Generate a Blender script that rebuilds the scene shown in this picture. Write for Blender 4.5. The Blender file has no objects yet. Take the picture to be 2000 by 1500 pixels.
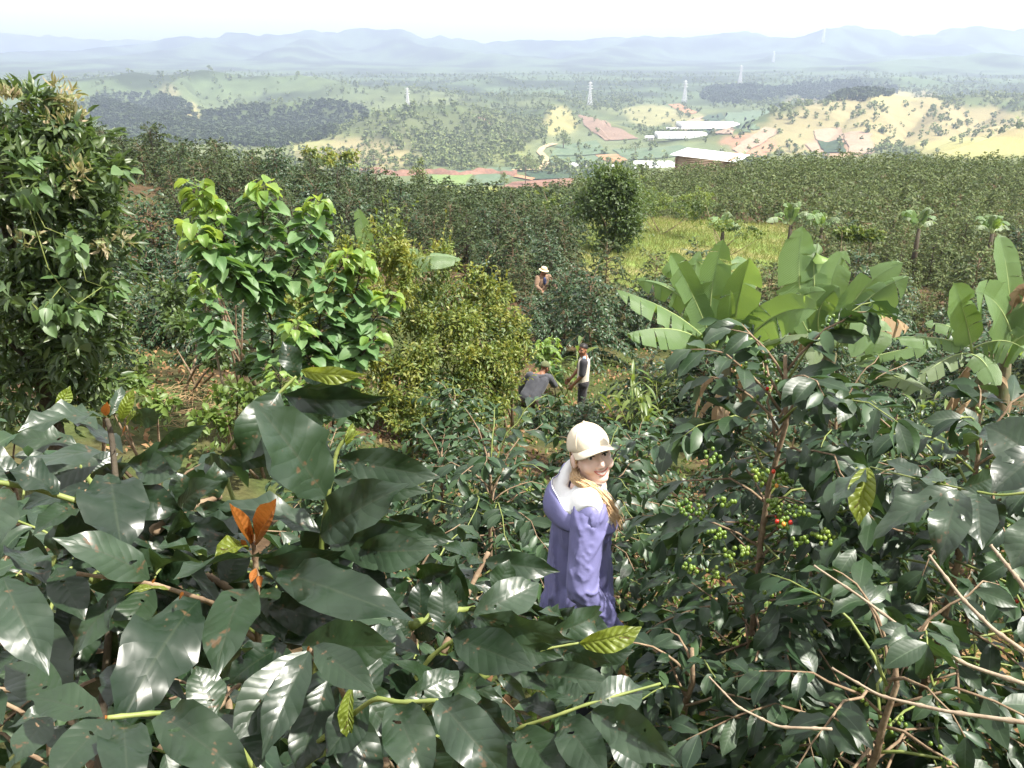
import bpy, bmesh, math, random
import numpy as np
from mathutils import Vector, Matrix
from mathutils.bvhtree import BVHTree

R = math.radians
SC = bpy.context.scene
COL = SC.collection

# ---------------------------------------------------------------- camera
PITCH = R(21.1)
FPX = 1632.0                      # focal length in pixels of the 2000 px wide photograph
CP, SP = math.cos(PITCH), math.sin(PITCH)
cam_d = bpy.data.cameras.new('camera')
cam_d.sensor_width = 36.0
cam_d.lens = 36.0 * FPX / 2000.0
cam_d.clip_start = 0.05
cam_d.clip_end = 40000.0
cam = bpy.data.objects.new('camera', cam_d)
COL.objects.link(cam)
cam.rotation_euler = (R(90) - PITCH, 0, 0)
SC.camera = cam

# ---------------------------------------------------------------- sky, sun, exposure
SUN_EL, SUN_AZ = R(57), R(108)     # azimuth measured from +Y (view direction) towards +X (right)
w = bpy.data.worlds.new('World')
SC.world = w
w.use_nodes = True
nt = w.node_tree
nt.nodes.clear()
n_out = nt.nodes.new('ShaderNodeOutputWorld')
n_bg = nt.nodes.new('ShaderNodeBackground')
n_sky = nt.nodes.new('ShaderNodeTexSky')
n_sky.sky_type = 'NISHITA'
n_sky.sun_disc = False
n_sky.sun_elevation = SUN_EL
n_sky.sun_rotation = SUN_AZ
n_sky.air_density = 1.2
n_sky.dust_density = 2.5
n_co = nt.nodes.new('ShaderNodeTexCoord')
n_no = nt.nodes.new('ShaderNodeTexNoise')
n_no.inputs['Scale'].default_value = 2.6
n_no.inputs['Detail'].default_value = 5.0
n_ra = nt.nodes.new('ShaderNodeValToRGB')
n_ra.color_ramp.elements[0].position = 0.32
n_ra.color_ramp.elements[0].color = (0.86, 0.86, 0.86, 1)
n_ra.color_ramp.elements[1].position = 0.52
n_ra.color_ramp.elements[1].color = (1, 1, 1, 1)
n_mx = nt.nodes.new('ShaderNodeMix')
n_mx.data_type = 'RGBA'
n_mx.inputs[7].default_value = (13.0, 12.8, 12.6, 1)      # bright white cloud layer
nt.links.new(n_co.outputs['Generated'], n_no.inputs['Vector'])
nt.links.new(n_no.outputs['Fac'], n_ra.inputs['Fac'])
nt.links.new(n_ra.outputs['Color'], n_mx.inputs[0])
nt.links.new(n_sky.outputs['Color'], n_mx.inputs[6])
nt.links.new(n_mx.outputs[2], n_bg.inputs['Color'])
n_bg.inputs['Strength'].default_value = 0.05
nt.links.new(n_bg.outputs['Background'], n_out.inputs['Surface'])

sun_d = bpy.data.lights.new('sun', 'SUN')
sun_d.energy = 5.0
sun_d.angle = R(1.5)
sun_d.color = (1.0, 0.95, 0.86)
sun = bpy.data.objects.new('sun', sun_d)
COL.objects.link(sun)
sdir = Vector((math.sin(SUN_AZ) * math.cos(SUN_EL), math.cos(SUN_AZ) * math.cos(SUN_EL), math.sin(SUN_EL)))
sun.rotation_euler = sdir.to_track_quat('Z', 'Y').to_euler()
sun.location = sdir * 50

SC.view_settings.view_transform = 'Standard'
SC.view_settings.look = 'None'
SC.view_settings.gamma = 1.0
SC.view_settings.exposure = 1.34
SC.view_settings.use_curve_mapping = False
SC.render.engine = 'CYCLES'
SC.cycles.use_denoising = True
SC.cycles.max_bounces = 4
SC.cycles.diffuse_bounces = 2
SC.cycles.glossy_bounces = 2
SC.cycles.transmission_bounces = 2
SC.cycles.transparent_max_bounces = 6
SC.cycles.volume_bounces = 0
SC.cycles.caustics_reflective = False
SC.cycles.caustics_refractive = False
SC.cycles.sample_clamp_indirect = 4.0
SC.cycles.use_adaptive_sampling = True
SC.cycles.adaptive_threshold = 0.025

# ---------------------------------------------------------------- helpers: picture rays
def ray(px, py):
    u = (px - 1000.0) / FPX
    v = (750.0 - py) / FPX
    return np.array([u, v * SP + CP, v * CP - SP])

def P(px, py, d):
    """point on the sight line through a photograph pixel, d metres along the optical axis"""
    return ray(px, py) * d

def PY(px, py, y):
    r = ray(px, py)
    return r * (y / r[1])

def project(p):
    p = np.asarray(p, float)
    d = p[..., 1] * CP - p[..., 2] * SP
    v = (p[..., 1] * SP + p[..., 2] * CP) / np.maximum(d, 1e-6)
    u = p[..., 0] / np.maximum(d, 1e-6)
    return 1000 + FPX * u, 750 - FPX * v, d

def inside(poly, x, y):
    x = np.asarray(x, float); y = np.asarray(y, float)
    res = np.zeros(x.shape, bool)
    n = len(poly)
    j = n - 1
    for i in range(n):
        xi, yi = poly[i]; xj, yj = poly[j]
        c = ((yi > y) != (yj > y)) & (x < (xj - xi) * (y - yi) / (yj - yi + 1e-12) + xi)
        res ^= c
        j = i
    return res

def smooth(a, b, x):
    t = np.clip((x - a) / (b - a), 0, 1)
    return t * t * (3 - 2 * t)

# ---------------------------------------------------------------- helpers: noise
def _hash(ix, iy, seed):
    n = (ix * 374761393 + iy * 668265263 + seed * 974711) & 0x7fffffff
    n = ((n ^ (n >> 13)) * 1274126177) & 0x7fffffff
    n = n ^ (n >> 16)
    return (n & 0xffff) / 65535.0

def vnoise(x, y, seed=0):
    x = np.asarray(x, float); y = np.asarray(y, float)
    ix = np.floor(x).astype(np.int64); iy = np.floor(y).astype(np.int64)
    fx = x - ix; fy = y - iy
    fx = fx * fx * (3 - 2 * fx); fy = fy * fy * (3 - 2 * fy)
    a = _hash(ix, iy, seed); b = _hash(ix + 1, iy, seed)
    c = _hash(ix, iy + 1, seed); d = _hash(ix + 1, iy + 1, seed)
    return (a * (1 - fx) + b * fx) * (1 - fy) + (c * (1 - fx) + d * fx) * fy

def fbm(x, y, seed=0, octs=4):
    s = 0; a = 0.5
    for k in range(octs):
        s = s + a * (vnoise(x * 2 ** k + 13.7 * k, y * 2 ** k - 7.3 * k, seed + k) * 2 - 1)
        a *= 0.5
    return s

# ---------------------------------------------------------------- helpers: meshes and objects
def mesh_np(name, verts, faces, mats=(), uv=None, smooth_=True, col=None, fmat=None):
    """faces: (n,k) int array or list of such arrays; uv per vertex"""
    me = bpy.data.meshes.new(name)
    verts = np.asarray(verts, np.float32)
    if isinstance(faces, np.ndarray):
        faces = [faces]
    faces = [np.asarray(f, np.int32) for f in faces if len(f)]
    me.vertices.add(len(verts))
    me.vertices.foreach_set('co', verts.ravel())
    li = np.concatenate([f.ravel() for f in faces])
    tot = np.concatenate([np.full(len(f), f.shape[1], np.int32) for f in faces])
    start = np.concatenate([[0], np.cumsum(tot)[:-1]]).astype(np.int32)
    me.loops.add(len(li))
    me.loops.foreach_set('vertex_index', li)
    me.polygons.add(len(tot))
    me.polygons.foreach_set('loop_start', start)
    me.polygons.foreach_set('loop_total', tot)
    if smooth_:
        me.polygons.foreach_set('use_smooth', np.ones(len(tot), bool))
    if fmat is not None:
        me.polygons.foreach_set('material_index', np.asarray(fmat, np.int32))
    if uv is not None:
        l = me.uv_layers.new(name='UVMap')
        l.data.foreach_set('uv', np.asarray(uv, np.float32)[li].ravel())
    if col is not None:
        a = me.color_attributes.new('Col', 'FLOAT_COLOR', 'POINT')
        c4 = np.ones((len(verts), 4), np.float32); c4[:, :3] = col
        a.data.foreach_set('color', c4.ravel())
    for m in (mats if isinstance(mats, (list, tuple)) else [mats]):
        me.materials.append(m)
    me.update(calc_edges=True)
    me.validate()
    return me

def link(name, me, parent=None):
    o = bpy.data.objects.new(name, me)
    COL.objects.link(o)
    if parent is not None:
        o.parent = parent
    return o

def tag(o, label=None, cat=None, group=None, kind=None):
    if label: o['label'] = label
    if cat: o['category'] = cat
    if group: o['group'] = group
    if kind: o['kind'] = kind
    return o

def thing(name, label, cat, loc, group=None, rz=0.0):
    o = bpy.data.objects.new(name, None)
    COL.objects.link(o)
    o.empty_display_size = 0.1
    o.location = loc
    o.rotation_euler = (0, 0, rz)
    return tag(o, label, cat, group)

class MB:
    """collects vertices and faces for one mesh"""
    def __init__(s):
        s.v = []; s.q = []; s.t = []; s.uv = []; s.n = 0
    def add(s, v, q=None, t=None, uv=None):
        v = np.asarray(v, float).reshape(-1, 3)
        s.v.append(v)
        if q is not None and len(q): s.q.append(np.asarray(q, int).reshape(-1, 4) + s.n)
        if t is not None and len(t): s.t.append(np.asarray(t, int).reshape(-1, 3) + s.n)
        s.uv.append(np.zeros((len(v), 2)) if uv is None else np.asarray(uv, float).reshape(-1, 2))
        s.n += len(v)
        return s
    def box(s, c, sx, sy, sz, rot=None):
        a = np.array([[x, y, z] for x in (-.5, .5) for y in (-.5, .5) for z in (-.5, .5)]) * [sx, sy, sz]
        if rot is not None: a = a @ np.asarray(rot).T
        s.add(a + np.asarray(c), q=[[0, 1, 3, 2], [4, 6, 7, 5], [0, 4, 5, 1], [2, 3, 7, 6], [0, 2, 6, 4], [1, 5, 7, 3]])
        return s
    def tube(s, pts, rad, n=6, cap=True):
        pts = np.asarray(pts, float)
        m = len(pts)
        rad = np.broadcast_to(np.asarray(rad, float), (m,))
        T = np.gradient(pts, axis=0)
        T /= np.linalg.norm(T, axis=1)[:, None] + 1e-12
        ref = np.array([0.31, 0.17, 0.93])
        if abs(T[0] @ ref) > 0.9: ref = np.array([0.95, 0.2, 0.1])
        vs = []
        for i in range(m):
            ref = ref - (ref @ T[i]) * T[i]
            ref /= np.linalg.norm(ref) + 1e-12
            b = np.cross(T[i], ref)
            a = np.arange(n) * 2 * math.pi / n
            vs.append(pts[i] + rad[i] * (np.cos(a)[:, None] * ref + np.sin(a)[:, None] * b))
        q = []
        for i in range(m - 1):
            for k in range(n):
                q.append([i * n + k, i * n + (k + 1) % n, (i + 1) * n + (k + 1) % n, (i + 1) * n + k])
        vs = np.concatenate(vs)
        t = []
        if cap:
            vs = np.vstack([vs, pts[0] - T[0] * rad[0] * .3, pts[-1] + T[-1] * rad[-1] * .3])
            for k in range(n):
                t.append([m * n, (k + 1) % n, k])
                t.append([m * n + 1, (m - 1) * n + k, (m - 1) * n + (k + 1) % n])
        uv = np.zeros((len(vs), 2))
        uv[:m * n, 0] = np.repeat(np.linspace(0, 1, m), n)
        s.add(vs, q=q, t=t, uv=uv)
        return s
    def ball(s, c, r, nu=10, nv=7, rot=None):
        r = np.broadcast_to(np.asarray(r, float), (3,))
        vs = [[0, 0, 1]]
        for i in range(1, nv):
            th = math.pi * i / nv
            for k in range(nu):
                ph = 2 * math.pi * k / nu
                vs.append([math.sin(th) * math.cos(ph), math.sin(th) * math.sin(ph), math.cos(th)])
        vs.append([0, 0, -1])
        vs = np.array(vs) * r
        if rot is not None: vs = vs @ np.asarray(rot).T
        q = []; t = []
        for k in range(nu):
            t.append([0, 1 + k, 1 + (k + 1) % nu])
            L = 1 + (nv - 2) * nu
            t.append([L + nu, L + (k + 1) % nu, L + k])
        for i in range(nv - 2):
            for k in range(nu):
                a = 1 + i * nu
                q.append([a + k, a + nu + k, a + nu + (k + 1) % nu, a + (k + 1) % nu])
        s.add(vs + np.asarray(c, float), q=q, t=t)
        return s
    def cap(s, p0, r0, p1, r1, n=14):
        """closed tapered capsule"""
        p0 = np.asarray(p0, float); p1 = np.asarray(p1, float)
        ax = p1 - p0; L = np.linalg.norm(ax)
        T = ax / (L + 1e-9)
        pts = []; rad = []
        for a in (-80, -55, -28): pts.append(p0 + T * r0 * math.sin(R(a))); rad.append(r0 * math.cos(R(a)))
        for f in (0, .25, .5, .75, 1): pts.append(p0 + ax * f); rad.append(r0 + (r1 - r0) * f)
        for a in (28, 55, 80): pts.append(p1 + T * r1 * math.sin(R(a))); rad.append(r1 * math.cos(R(a)))
        return s.tube(pts, rad, n)
    def mesh(s, name, mats, smooth_=True):
        v = np.concatenate(s.v)
        f = []
        if s.q: f.append(np.concatenate(s.q))
        if s.t: f.append(np.concatenate(s.t))
        return mesh_np(name, v, f, mats, uv=np.concatenate(s.uv), smooth_=smooth_)
    def obj(s, name, mats, parent=None, loc=(0, 0, 0), smooth_=True):
        """vertices are in world space; loc is the place of the parent empty"""
        if parent is not None and tuple(loc) == (0, 0, 0):
            loc = parent.location if parent.parent is None else parent.parent.location
        s.v = [a - np.asarray(loc, float) for a in s.v]
        return link(name, s.mesh(name, mats, smooth_), parent)

def quick_copy(o, parent=None):
    c = o.copy(); COL.objects.link(c); c.parent = parent
    return c

def copy_tree(o, parent=None):
    c = quick_copy(o, parent)
    for ch in list(o.children):
        copy_tree(ch, c)
    return c

def unit(v):
    v = np.asarray(v, float)
    return v / (np.linalg.norm(v) + 1e-12)
# ---------------------------------------------------------------- materials
def new_mat(name):
    m = bpy.data.materials.new(name)
    m.use_nodes = True
    t = m.node_tree
    t.nodes.clear()
    out = t.nodes.new('ShaderNodeOutputMaterial')
    return m, t, out

def N(t, typ, **kw):
    n = t.nodes.new(typ)
    for k, v in kw.items():
        if k.startswith('i_'):
            key = k[2:]
            key = int(key) if key.isdigit() else key.replace('_', ' ')
            n.inputs[key].default_value = v
        else:
            setattr(n, k, v)
    return n

def c4(c): return (c[0], c[1], c[2], 1.0)

def mix_rgb(t, fac, a, b, blend='MIX'):
    n = N(t, 'ShaderNodeMix', data_type='RGBA', blend_type=blend)
    for i, v in ((0, fac), (6, a), (7, b)):
        if isinstance(v, (int, float)): n.inputs[i].default_value = v
        elif isinstance(v, tuple): n.inputs[i].default_value = c4(v)
        else: t.links.new(v, n.inputs[i])
    return n.outputs[2]

def math_n(t, op, a, b=None, clamp=False):
    n = N(t, 'ShaderNodeMath', operation=op, use_clamp=clamp)
    for i, v in ((0, a), (1, b)):
        if v is None: continue
        if isinstance(v, (int, float)): n.inputs[i].default_value = v
        else: t.links.new(v, n.inputs[i])
    return n.outputs[0]

def noise(t, scale, detail=4.0, coord='Object', rough=0.55):
    tc = N(t, 'ShaderNodeTexCoord')
    n = N(t, 'ShaderNodeTexNoise')
    n.inputs['Scale'].default_value = scale
    n.inputs['Detail'].default_value = detail
    n.inputs['Roughness'].default_value = rough
    t.links.new(tc.outputs[coord], n.inputs['Vector'])
    return n.outputs['Fac']

def ramp(t, fac, p0, p1, c0=(0, 0, 0), c1=(1, 1, 1)):
    n = N(t, 'ShaderNodeValToRGB')
    n.color_ramp.elements[0].position = p0; n.color_ramp.elements[0].color = c4(c0)
    n.color_ramp.elements[1].position = p1; n.color_ramp.elements[1].color = c4(c1)
    t.links.new(fac, n.inputs['Fac'])
    return n.outputs['Color']

def leaf_mat(name, a, b, rough=0.4, spec=0.5, trans=0.3, tcol=None, back=None, rib=None, veins=0.0,
             vein_n=9.0, spots=0.0, tip=None, tip_at=0.8, spotcol=(0.085, 0.055, 0.028), ribw=0.06, holes=0.0, back_mix=1.0):
    """leaf: two tones varied leaf by leaf, midrib, side-vein relief, translucency, paler underside"""
    m, t, out = new_mat(name)
    uv = N(t, 'ShaderNodeUVMap')
    sep = N(t, 'ShaderNodeSeparateXYZ')
    t.links.new(uv.outputs['UV'], sep.inputs['Vector'])
    u, v = sep.outputs['X'], sep.outputs['Y']
    av = math_n(t, 'ABSOLUTE', math_n(t, 'MULTIPLY', math_n(t, 'SUBTRACT', v, 0.5), 2.0))
    geo = N(t, 'ShaderNodeNewGeometry')
    oi = N(t, 'ShaderNodeObjectInfo')
    rnd = math_n(t, 'FRACT', math_n(t, 'ADD', geo.outputs['Random Per Island'], oi.outputs['Random']))
    col = mix_rgb(t, rnd, a, b)
    nz = noise(t, 3.0 if spots else 2.0, 3.0)
    col = mix_rgb(t, 0.35, col, ramp(t, nz, 0.3, 0.7, (0.55, 0.55, 0.55), (1.35, 1.35, 1.35)), 'MULTIPLY')
    if tip is not None:
        f = math_n(t, 'ADD', u, math_n(t, 'MULTIPLY', math_n(t, 'SUBTRACT', nz, 0.5), 0.5))
        f = math_n(t, 'MULTIPLY', math_n(t, 'SUBTRACT', f, tip_at), 9.0, clamp=True)
        col = mix_rgb(t, f, col, tip)
    if spots:
        sp_ = noise(t, 9.0, 2.0, 'Object')
        f = ramp(t, sp_, 1 - spots - 0.02, 1 - spots + 0.03)
        col = mix_rgb(t, f, col, spotcol)
    if rib is not None:
        f = ramp(t, av, ribw * 0.5, ribw, (1, 1, 1), (0, 0, 0))
        col = mix_rgb(t, math_n(t, 'MULTIPLY', f, 0.75), col, rib)
    fcol = col
    if back is not None:
        fcol = mix_rgb(t, math_n(t, 'MULTIPLY', geo.outputs['Backfacing'], back_mix), col, back)
    bs = N(t, 'ShaderNodeBsdfPrincipled')
    t.links.new(fcol, bs.inputs['Base Color'])
    bs.inputs['Roughness'].default_value = rough
    bs.inputs['Specular IOR Level'].default_value = spec
    if veins:
        ph = math_n(t, 'MULTIPLY', math_n(t, 'SUBTRACT', u, math_n(t, 'MULTIPLY', av, 0.16)), vein_n * 6.283)
        sn = math_n(t, 'ABSOLUTE', math_n(t, 'SINE', math_n(t, 'MULTIPLY', ph, 0.5)))
        sn = math_n(t, 'POWER', sn, 0.55)
        ribh = math_n(t, 'MINIMUM', math_n(t, 'MULTIPLY', av, 6.0), 1.0)
        h = math_n(t, 'ADD', math_n(t, 'MULTIPLY', sn, math_n(t, 'SUBTRACT', 1.0, math_n(t, 'MULTIPLY', av, 0.6))), ribh)
        h = math_n(t, 'ADD', h, math_n(t, 'MULTIPLY', noise(t, 3.2, 2.0), 3.2))
        bp = N(t, 'ShaderNodeBump')
        bp.inputs['Strength'].default_value = veins
        bp.inputs['Distance'].default_value = 0.012
        t.links.new(h, bp.inputs['Height'])
        t.links.new(bp.outputs['Normal'], bs.inputs['Normal'])
    sh = bs.outputs['BSDF']
    if trans > 0:
        tr = N(t, 'ShaderNodeBsdfTranslucent')
        if tcol is None:
            t.links.new(mix_rgb(t, 1.0, col, (2.2, 2.0, 0.8), 'MULTIPLY'), tr.inputs['Color'])
        else:
            t.links.new(mix_rgb(t, 0.35, tcol, col), tr.inputs['Color'])
        mx = N(t, 'ShaderNodeMixShader')
        mx.inputs[0].default_value = trans
        t.links.new(sh, mx.inputs[1]); t.links.new(tr.outputs['BSDF'], mx.inputs[2])
        sh = mx.outputs[0]
    if holes:
        hz = noise(t, 5.5, 1.5, 'Object')
        sel = math_n(t, 'GREATER_THAN', rnd, 0.45)
        f = math_n(t, 'MULTIPLY', math_n(t, 'GREATER_THAN', hz, 1 - holes), sel)
        tp = N(t, 'ShaderNodeBsdfTransparent')
        mx = N(t, 'ShaderNodeMixShader')
        t.links.new(f, mx.inputs[0]); t.links.new(sh, mx.inputs[1]); t.links.new(tp.outputs['BSDF'], mx.inputs[2])
        sh = mx.outputs[0]
    t.links.new(sh, out.inputs['Surface'])
    return m

def plain_mat(name, a, b=None, scale=8.0, rough=0.7, spec=0.3, bump=0.0, bscale=None, detail=5.0, metallic=0.0, dist=0.01, coord='Object', sheen=0.0):
    m, t, out = new_mat(name)
    bs = N(t, 'ShaderNodeBsdfPrincipled')
    bs.inputs['Roughness'].default_value = rough
    bs.inputs['Specular IOR Level'].default_value = spec
    bs.inputs['Metallic'].default_value = metallic
    if sheen: bs.inputs['Sheen Weight'].default_value = sheen
    if b is None: b = tuple(min(1, x * 1.3) for x in a)
    f = ramp(t, noise(t, scale, detail, coord), 0.32, 0.68)
    t.links.new(mix_rgb(t, f, a, b), bs.inputs['Base Color'])
    if bump:
        bp = N(t, 'ShaderNodeBump')
        bp.inputs['Strength'].default_value = bump
        bp.inputs['Distance'].default_value = dist
        t.links.new(noise(t, bscale or scale * 3, 6.0, coord), bp.inputs['Height'])
        t.links.new(bp.outputs['Normal'], bs.inputs['Normal'])
    t.links.new(bs.outputs['BSDF'], out.inputs['Surface'])
    return m

M = {}
M['coffee_near'] = leaf_mat('coffee_leaf_near', (0.008, 0.020, 0.009), (0.018, 0.037, 0.015), rough=0.36, spec=0.55, trans=0.10,
                            tcol=(0.06, 0.12, 0.012), back=(0.026, 0.052, 0.02), rib=(0.022, 0.036, 0.018), veins=0.09, vein_n=9, spots=0.30, holes=0.245)
M['coffee_mid'] = leaf_mat('coffee_leaf_mid', (0.010, 0.026, 0.011), (0.025, 0.050, 0.020), rough=0.42, spec=0.5, trans=0.13,
                            tcol=(0.10, 0.19, 0.02), back=(0.05, 0.095, 0.04), rib=(0.06, 0.095, 0.05), veins=0.05, vein_n=9, spots=0.25)
M['coffee_pale'] = leaf_mat('coffee_leaf_pale', (0.016, 0.034, 0.017), (0.027, 0.050, 0.025), rough=0.39, spec=0.66, trans=0.15,
                            tcol=(0.12, 0.2, 0.03), back=(0.06, 0.11, 0.05), rib=(0.035, 0.050, 0.028), veins=0.10, vein_n=9, spots=0.30, holes=0.24)
M['coffee_lime'] = leaf_mat('coffee_leaf_lime', (0.13, 0.19, 0.02), (0.16, 0.20, 0.03), rough=0.42, trans=0.45, tcol=(0.38, 0.44, 0.04),
                            rib=(0.25, 0.28, 0.08), veins=0.5, spots=0.28)
M['coffee_orange'] = leaf_mat('coffee_leaf_bronze', (0.30, 0.105, 0.025), (0.36, 0.14, 0.03), rough=0.4, trans=0.3, tcol=(0.6, 0.2, 0.03),
                              rib=(0.2, 0.06, 0.02), veins=0.3)
M['coffee'] = leaf_mat('coffee_leaf', (0.022, 0.052, 0.022), (0.044, 0.082, 0.032), rough=0.42, spec=0.42, trans=0.14, tcol=(0.11, 0.19, 0.03),
                       back=(0.06, 0.10, 0.045))
M['coffee_sun_tone'] = leaf_mat('coffee_leaf_sun_tone', (0.046, 0.080, 0.021), (0.112, 0.138, 0.046), rough=0.6, spec=0.25, trans=0.2, tcol=(0.2, 0.24, 0.08), back=(0.11, 0.13, 0.075))  # right-hand rows: sunlit brightness put into a lighter leaf colour
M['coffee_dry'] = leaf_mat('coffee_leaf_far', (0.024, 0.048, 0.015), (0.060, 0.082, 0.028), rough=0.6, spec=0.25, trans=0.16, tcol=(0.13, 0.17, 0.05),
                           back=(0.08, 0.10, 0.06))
M['lance'] = leaf_mat('lance_leaf', (0.032, 0.064, 0.022), (0.095, 0.135, 0.042), rough=0.42, trans=0.28, tcol=(0.2, 0.32, 0.05), back=(0.09, 0.13, 0.06))
M['lance_new'] = leaf_mat('lance_leaf_new', (0.22, 0.27, 0.10), (0.42, 0.33, 0.22), rough=0.5, trans=0.4, tcol=(0.5, 0.45, 0.15))
M['vine'] = leaf_mat('vine_leaf', (0.07, 0.13, 0.045), (0.10, 0.17, 0.06), rough=0.45, trans=0.3, tcol=(0.25, 0.38, 0.07), back=(0.12, 0.17, 0.09))
M['broad'] = leaf_mat('broad_leaf', (0.075, 0.16, 0.055), (0.13, 0.22, 0.085), rough=0.52, trans=0.3, tcol=(0.24, 0.44, 0.05), back=(0.11, 0.19, 0.075), rib=(0.16, 0.24, 0.09))
M['broad_new'] = leaf_mat('broad_leaf_new', (0.15, 0.27, 0.055), (0.22, 0.32, 0.08), rough=0.45, trans=0.45, tcol=(0.5, 0.62, 0.08), rib=(0.3, 0.36, 0.14))
M['fine'] = leaf_mat('fine_leaf', (0.095, 0.155, 0.032), (0.20, 0.24, 0.055), rough=0.5, trans=0.35, tcol=(0.3, 0.36, 0.04))
M['fine_gold'] = leaf_mat('fine_leaf_gold', (0.18, 0.23, 0.04), (0.29, 0.29, 0.075), rough=0.5, trans=0.4, tcol=(0.45, 0.42, 0.05))
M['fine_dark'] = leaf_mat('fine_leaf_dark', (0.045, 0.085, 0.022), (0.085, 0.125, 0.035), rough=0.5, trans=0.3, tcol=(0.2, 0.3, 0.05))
M['banana'] = leaf_mat('banana_leaf', (0.13, 0.235, 0.045), (0.20, 0.30, 0.075), rough=0.38, spec=0.5, trans=0.36, tcol=(0.38, 0.54, 0.08), back=(0.13, 0.21, 0.085), veins=0.5, vein_n=60)
M['banana_old'] = leaf_mat('banana_leaf_old', (0.09, 0.16, 0.04), (0.13, 0.20, 0.06), rough=0.42, trans=0.35, tcol=(0.3, 0.42, 0.08), back=(0.16, 0.21, 0.11),
                           tip=(0.24, 0.14, 0.06), tip_at=0.83, veins=0.3, vein_n=60)
M['banana_dead'] = leaf_mat('banana_leaf_dead', (0.28, 0.19, 0.11), (0.42, 0.31, 0.2), rough=0.8, spec=0.1, trans=0.2, tcol=(0.4, 0.28, 0.14))
M['banana_rib'] = plain_mat('banana_midrib', (0.26, 0.34, 0.12), (0.34, 0.40, 0.17), rough=0.4)
M['banana_stem'] = plain_mat('banana_stem', (0.075, 0.085, 0.035), (0.14, 0.10, 0.06), 5.0, rough=0.6, bump=0.4)
M['ginger'] = leaf_mat('ginger_leaf', (0.07, 0.13, 0.03), (0.14, 0.18, 0.04), rough=0.4, trans=0.35, tcol=(0.3, 0.4, 0.05), rib=(0.2, 0.25, 0.08))
M['bark'] = plain_mat('coffee_bark', (0.14, 0.09, 0.055), (0.27, 0.2, 0.13), 30.0, rough=0.85, bump=0.6, dist=0.004)
M['bark_pale'] = plain_mat('pale_bark', (0.25, 0.185, 0.13), (0.37, 0.30, 0.22), 25.0, rough=0.8, bump=0.5, dist=0.004)
M['bark_dark'] = plain_mat('dark_bark', (0.045, 0.035, 0.025), (0.09, 0.075, 0.05), 20.0, rough=0.85, bump=0.5)
M['twig_green'] = plain_mat('green_twig', (0.13, 0.17, 0.04), (0.22, 0.25, 0.08), 20.0, rough=0.5)
M['berry_green'] = plain_mat('green_berry', (0.07, 0.14, 0.02), (0.16, 0.22, 0.03), 6.0, rough=0.3, spec=0.5, coord='Object')
M['berry_red'] = plain_mat('red_berry', (0.5, 0.02, 0.015), (0.6, 0.05, 0.02), 6.0, rough=0.28, spec=0.5)
M['berry_orange'] = plain_mat('orange_berry', (0.6, 0.2, 0.03), (0.6, 0.3, 0.05), 6.0, rough=0.3, spec=0.5)
M['straw'] = plain_mat('straw', (0.20, 0.13, 0.065), (0.40, 0.29, 0.15), 3.0, rough=0.8)
M['litter'] = leaf_mat('leaf_litter', (0.13, 0.07, 0.035), (0.26, 0.16, 0.08), rough=0.8, spec=0.1, trans=0.0)
M['weed'] = leaf_mat('weed_leaf', (0.07, 0.13, 0.025), (0.14, 0.2, 0.045), rough=0.5, trans=0.3, tcol=(0.3, 0.4, 0.06))
M['grass'] = leaf_mat('grass_blade', (0.12, 0.19, 0.045), (0.25, 0.24, 0.09), rough=0.6, spec=0.2, trans=0.3, tcol=(0.4, 0.42, 0.1))

def ground_mat():
    m, t, out = new_mat('ground')
    at = N(t, 'ShaderNodeVertexColor', layer_name='Col')
    n1 = noise(t, 1.7, 6.0)
    n2 = noise(t, 0.02, 6.0)
    n3 = noise(t, 14.0, 5.0)
    col = mix_rgb(t, 1.0, at.outputs['Color'], ramp(t, n1, 0.25, 0.75, (0.6, 0.6, 0.6), (1.35, 1.35, 1.35)), 'MULTIPLY')
    col = mix_rgb(t, 1.0, col, ramp(t, n2, 0.3, 0.7, (0.8, 0.8, 0.8), (1.2, 1.2, 1.2)), 'MULTIPLY')
    col = mix_rgb(t, 1.0, col, ramp(t, n3, 0.25, 0.75, (0.65, 0.65, 0.65), (1.3, 1.3, 1.3)), 'MULTIPLY')
    bs = N(t, 'ShaderNodeBsdfPrincipled')
    bs.inputs['Roughness'].default_value = 0.95
    bs.inputs['Specular IOR Level'].default_value = 0.1
    t.links.new(col, bs.inputs['Base Color'])
    bp = N(t, 'ShaderNodeBump')
    bp.inputs['Strength'].default_value = 0.7
    bp.inputs['Distance'].default_value = 0.05
    t.links.new(math_n(t, 'ADD', n1, n3), bp.inputs['Height'])
    t.links.new(bp.outputs['Normal'], bs.inputs['Normal'])
    t.links.new(bs.outputs['BSDF'], out.inputs['Surface'])
    return m
M['ground'] = ground_mat()
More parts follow.
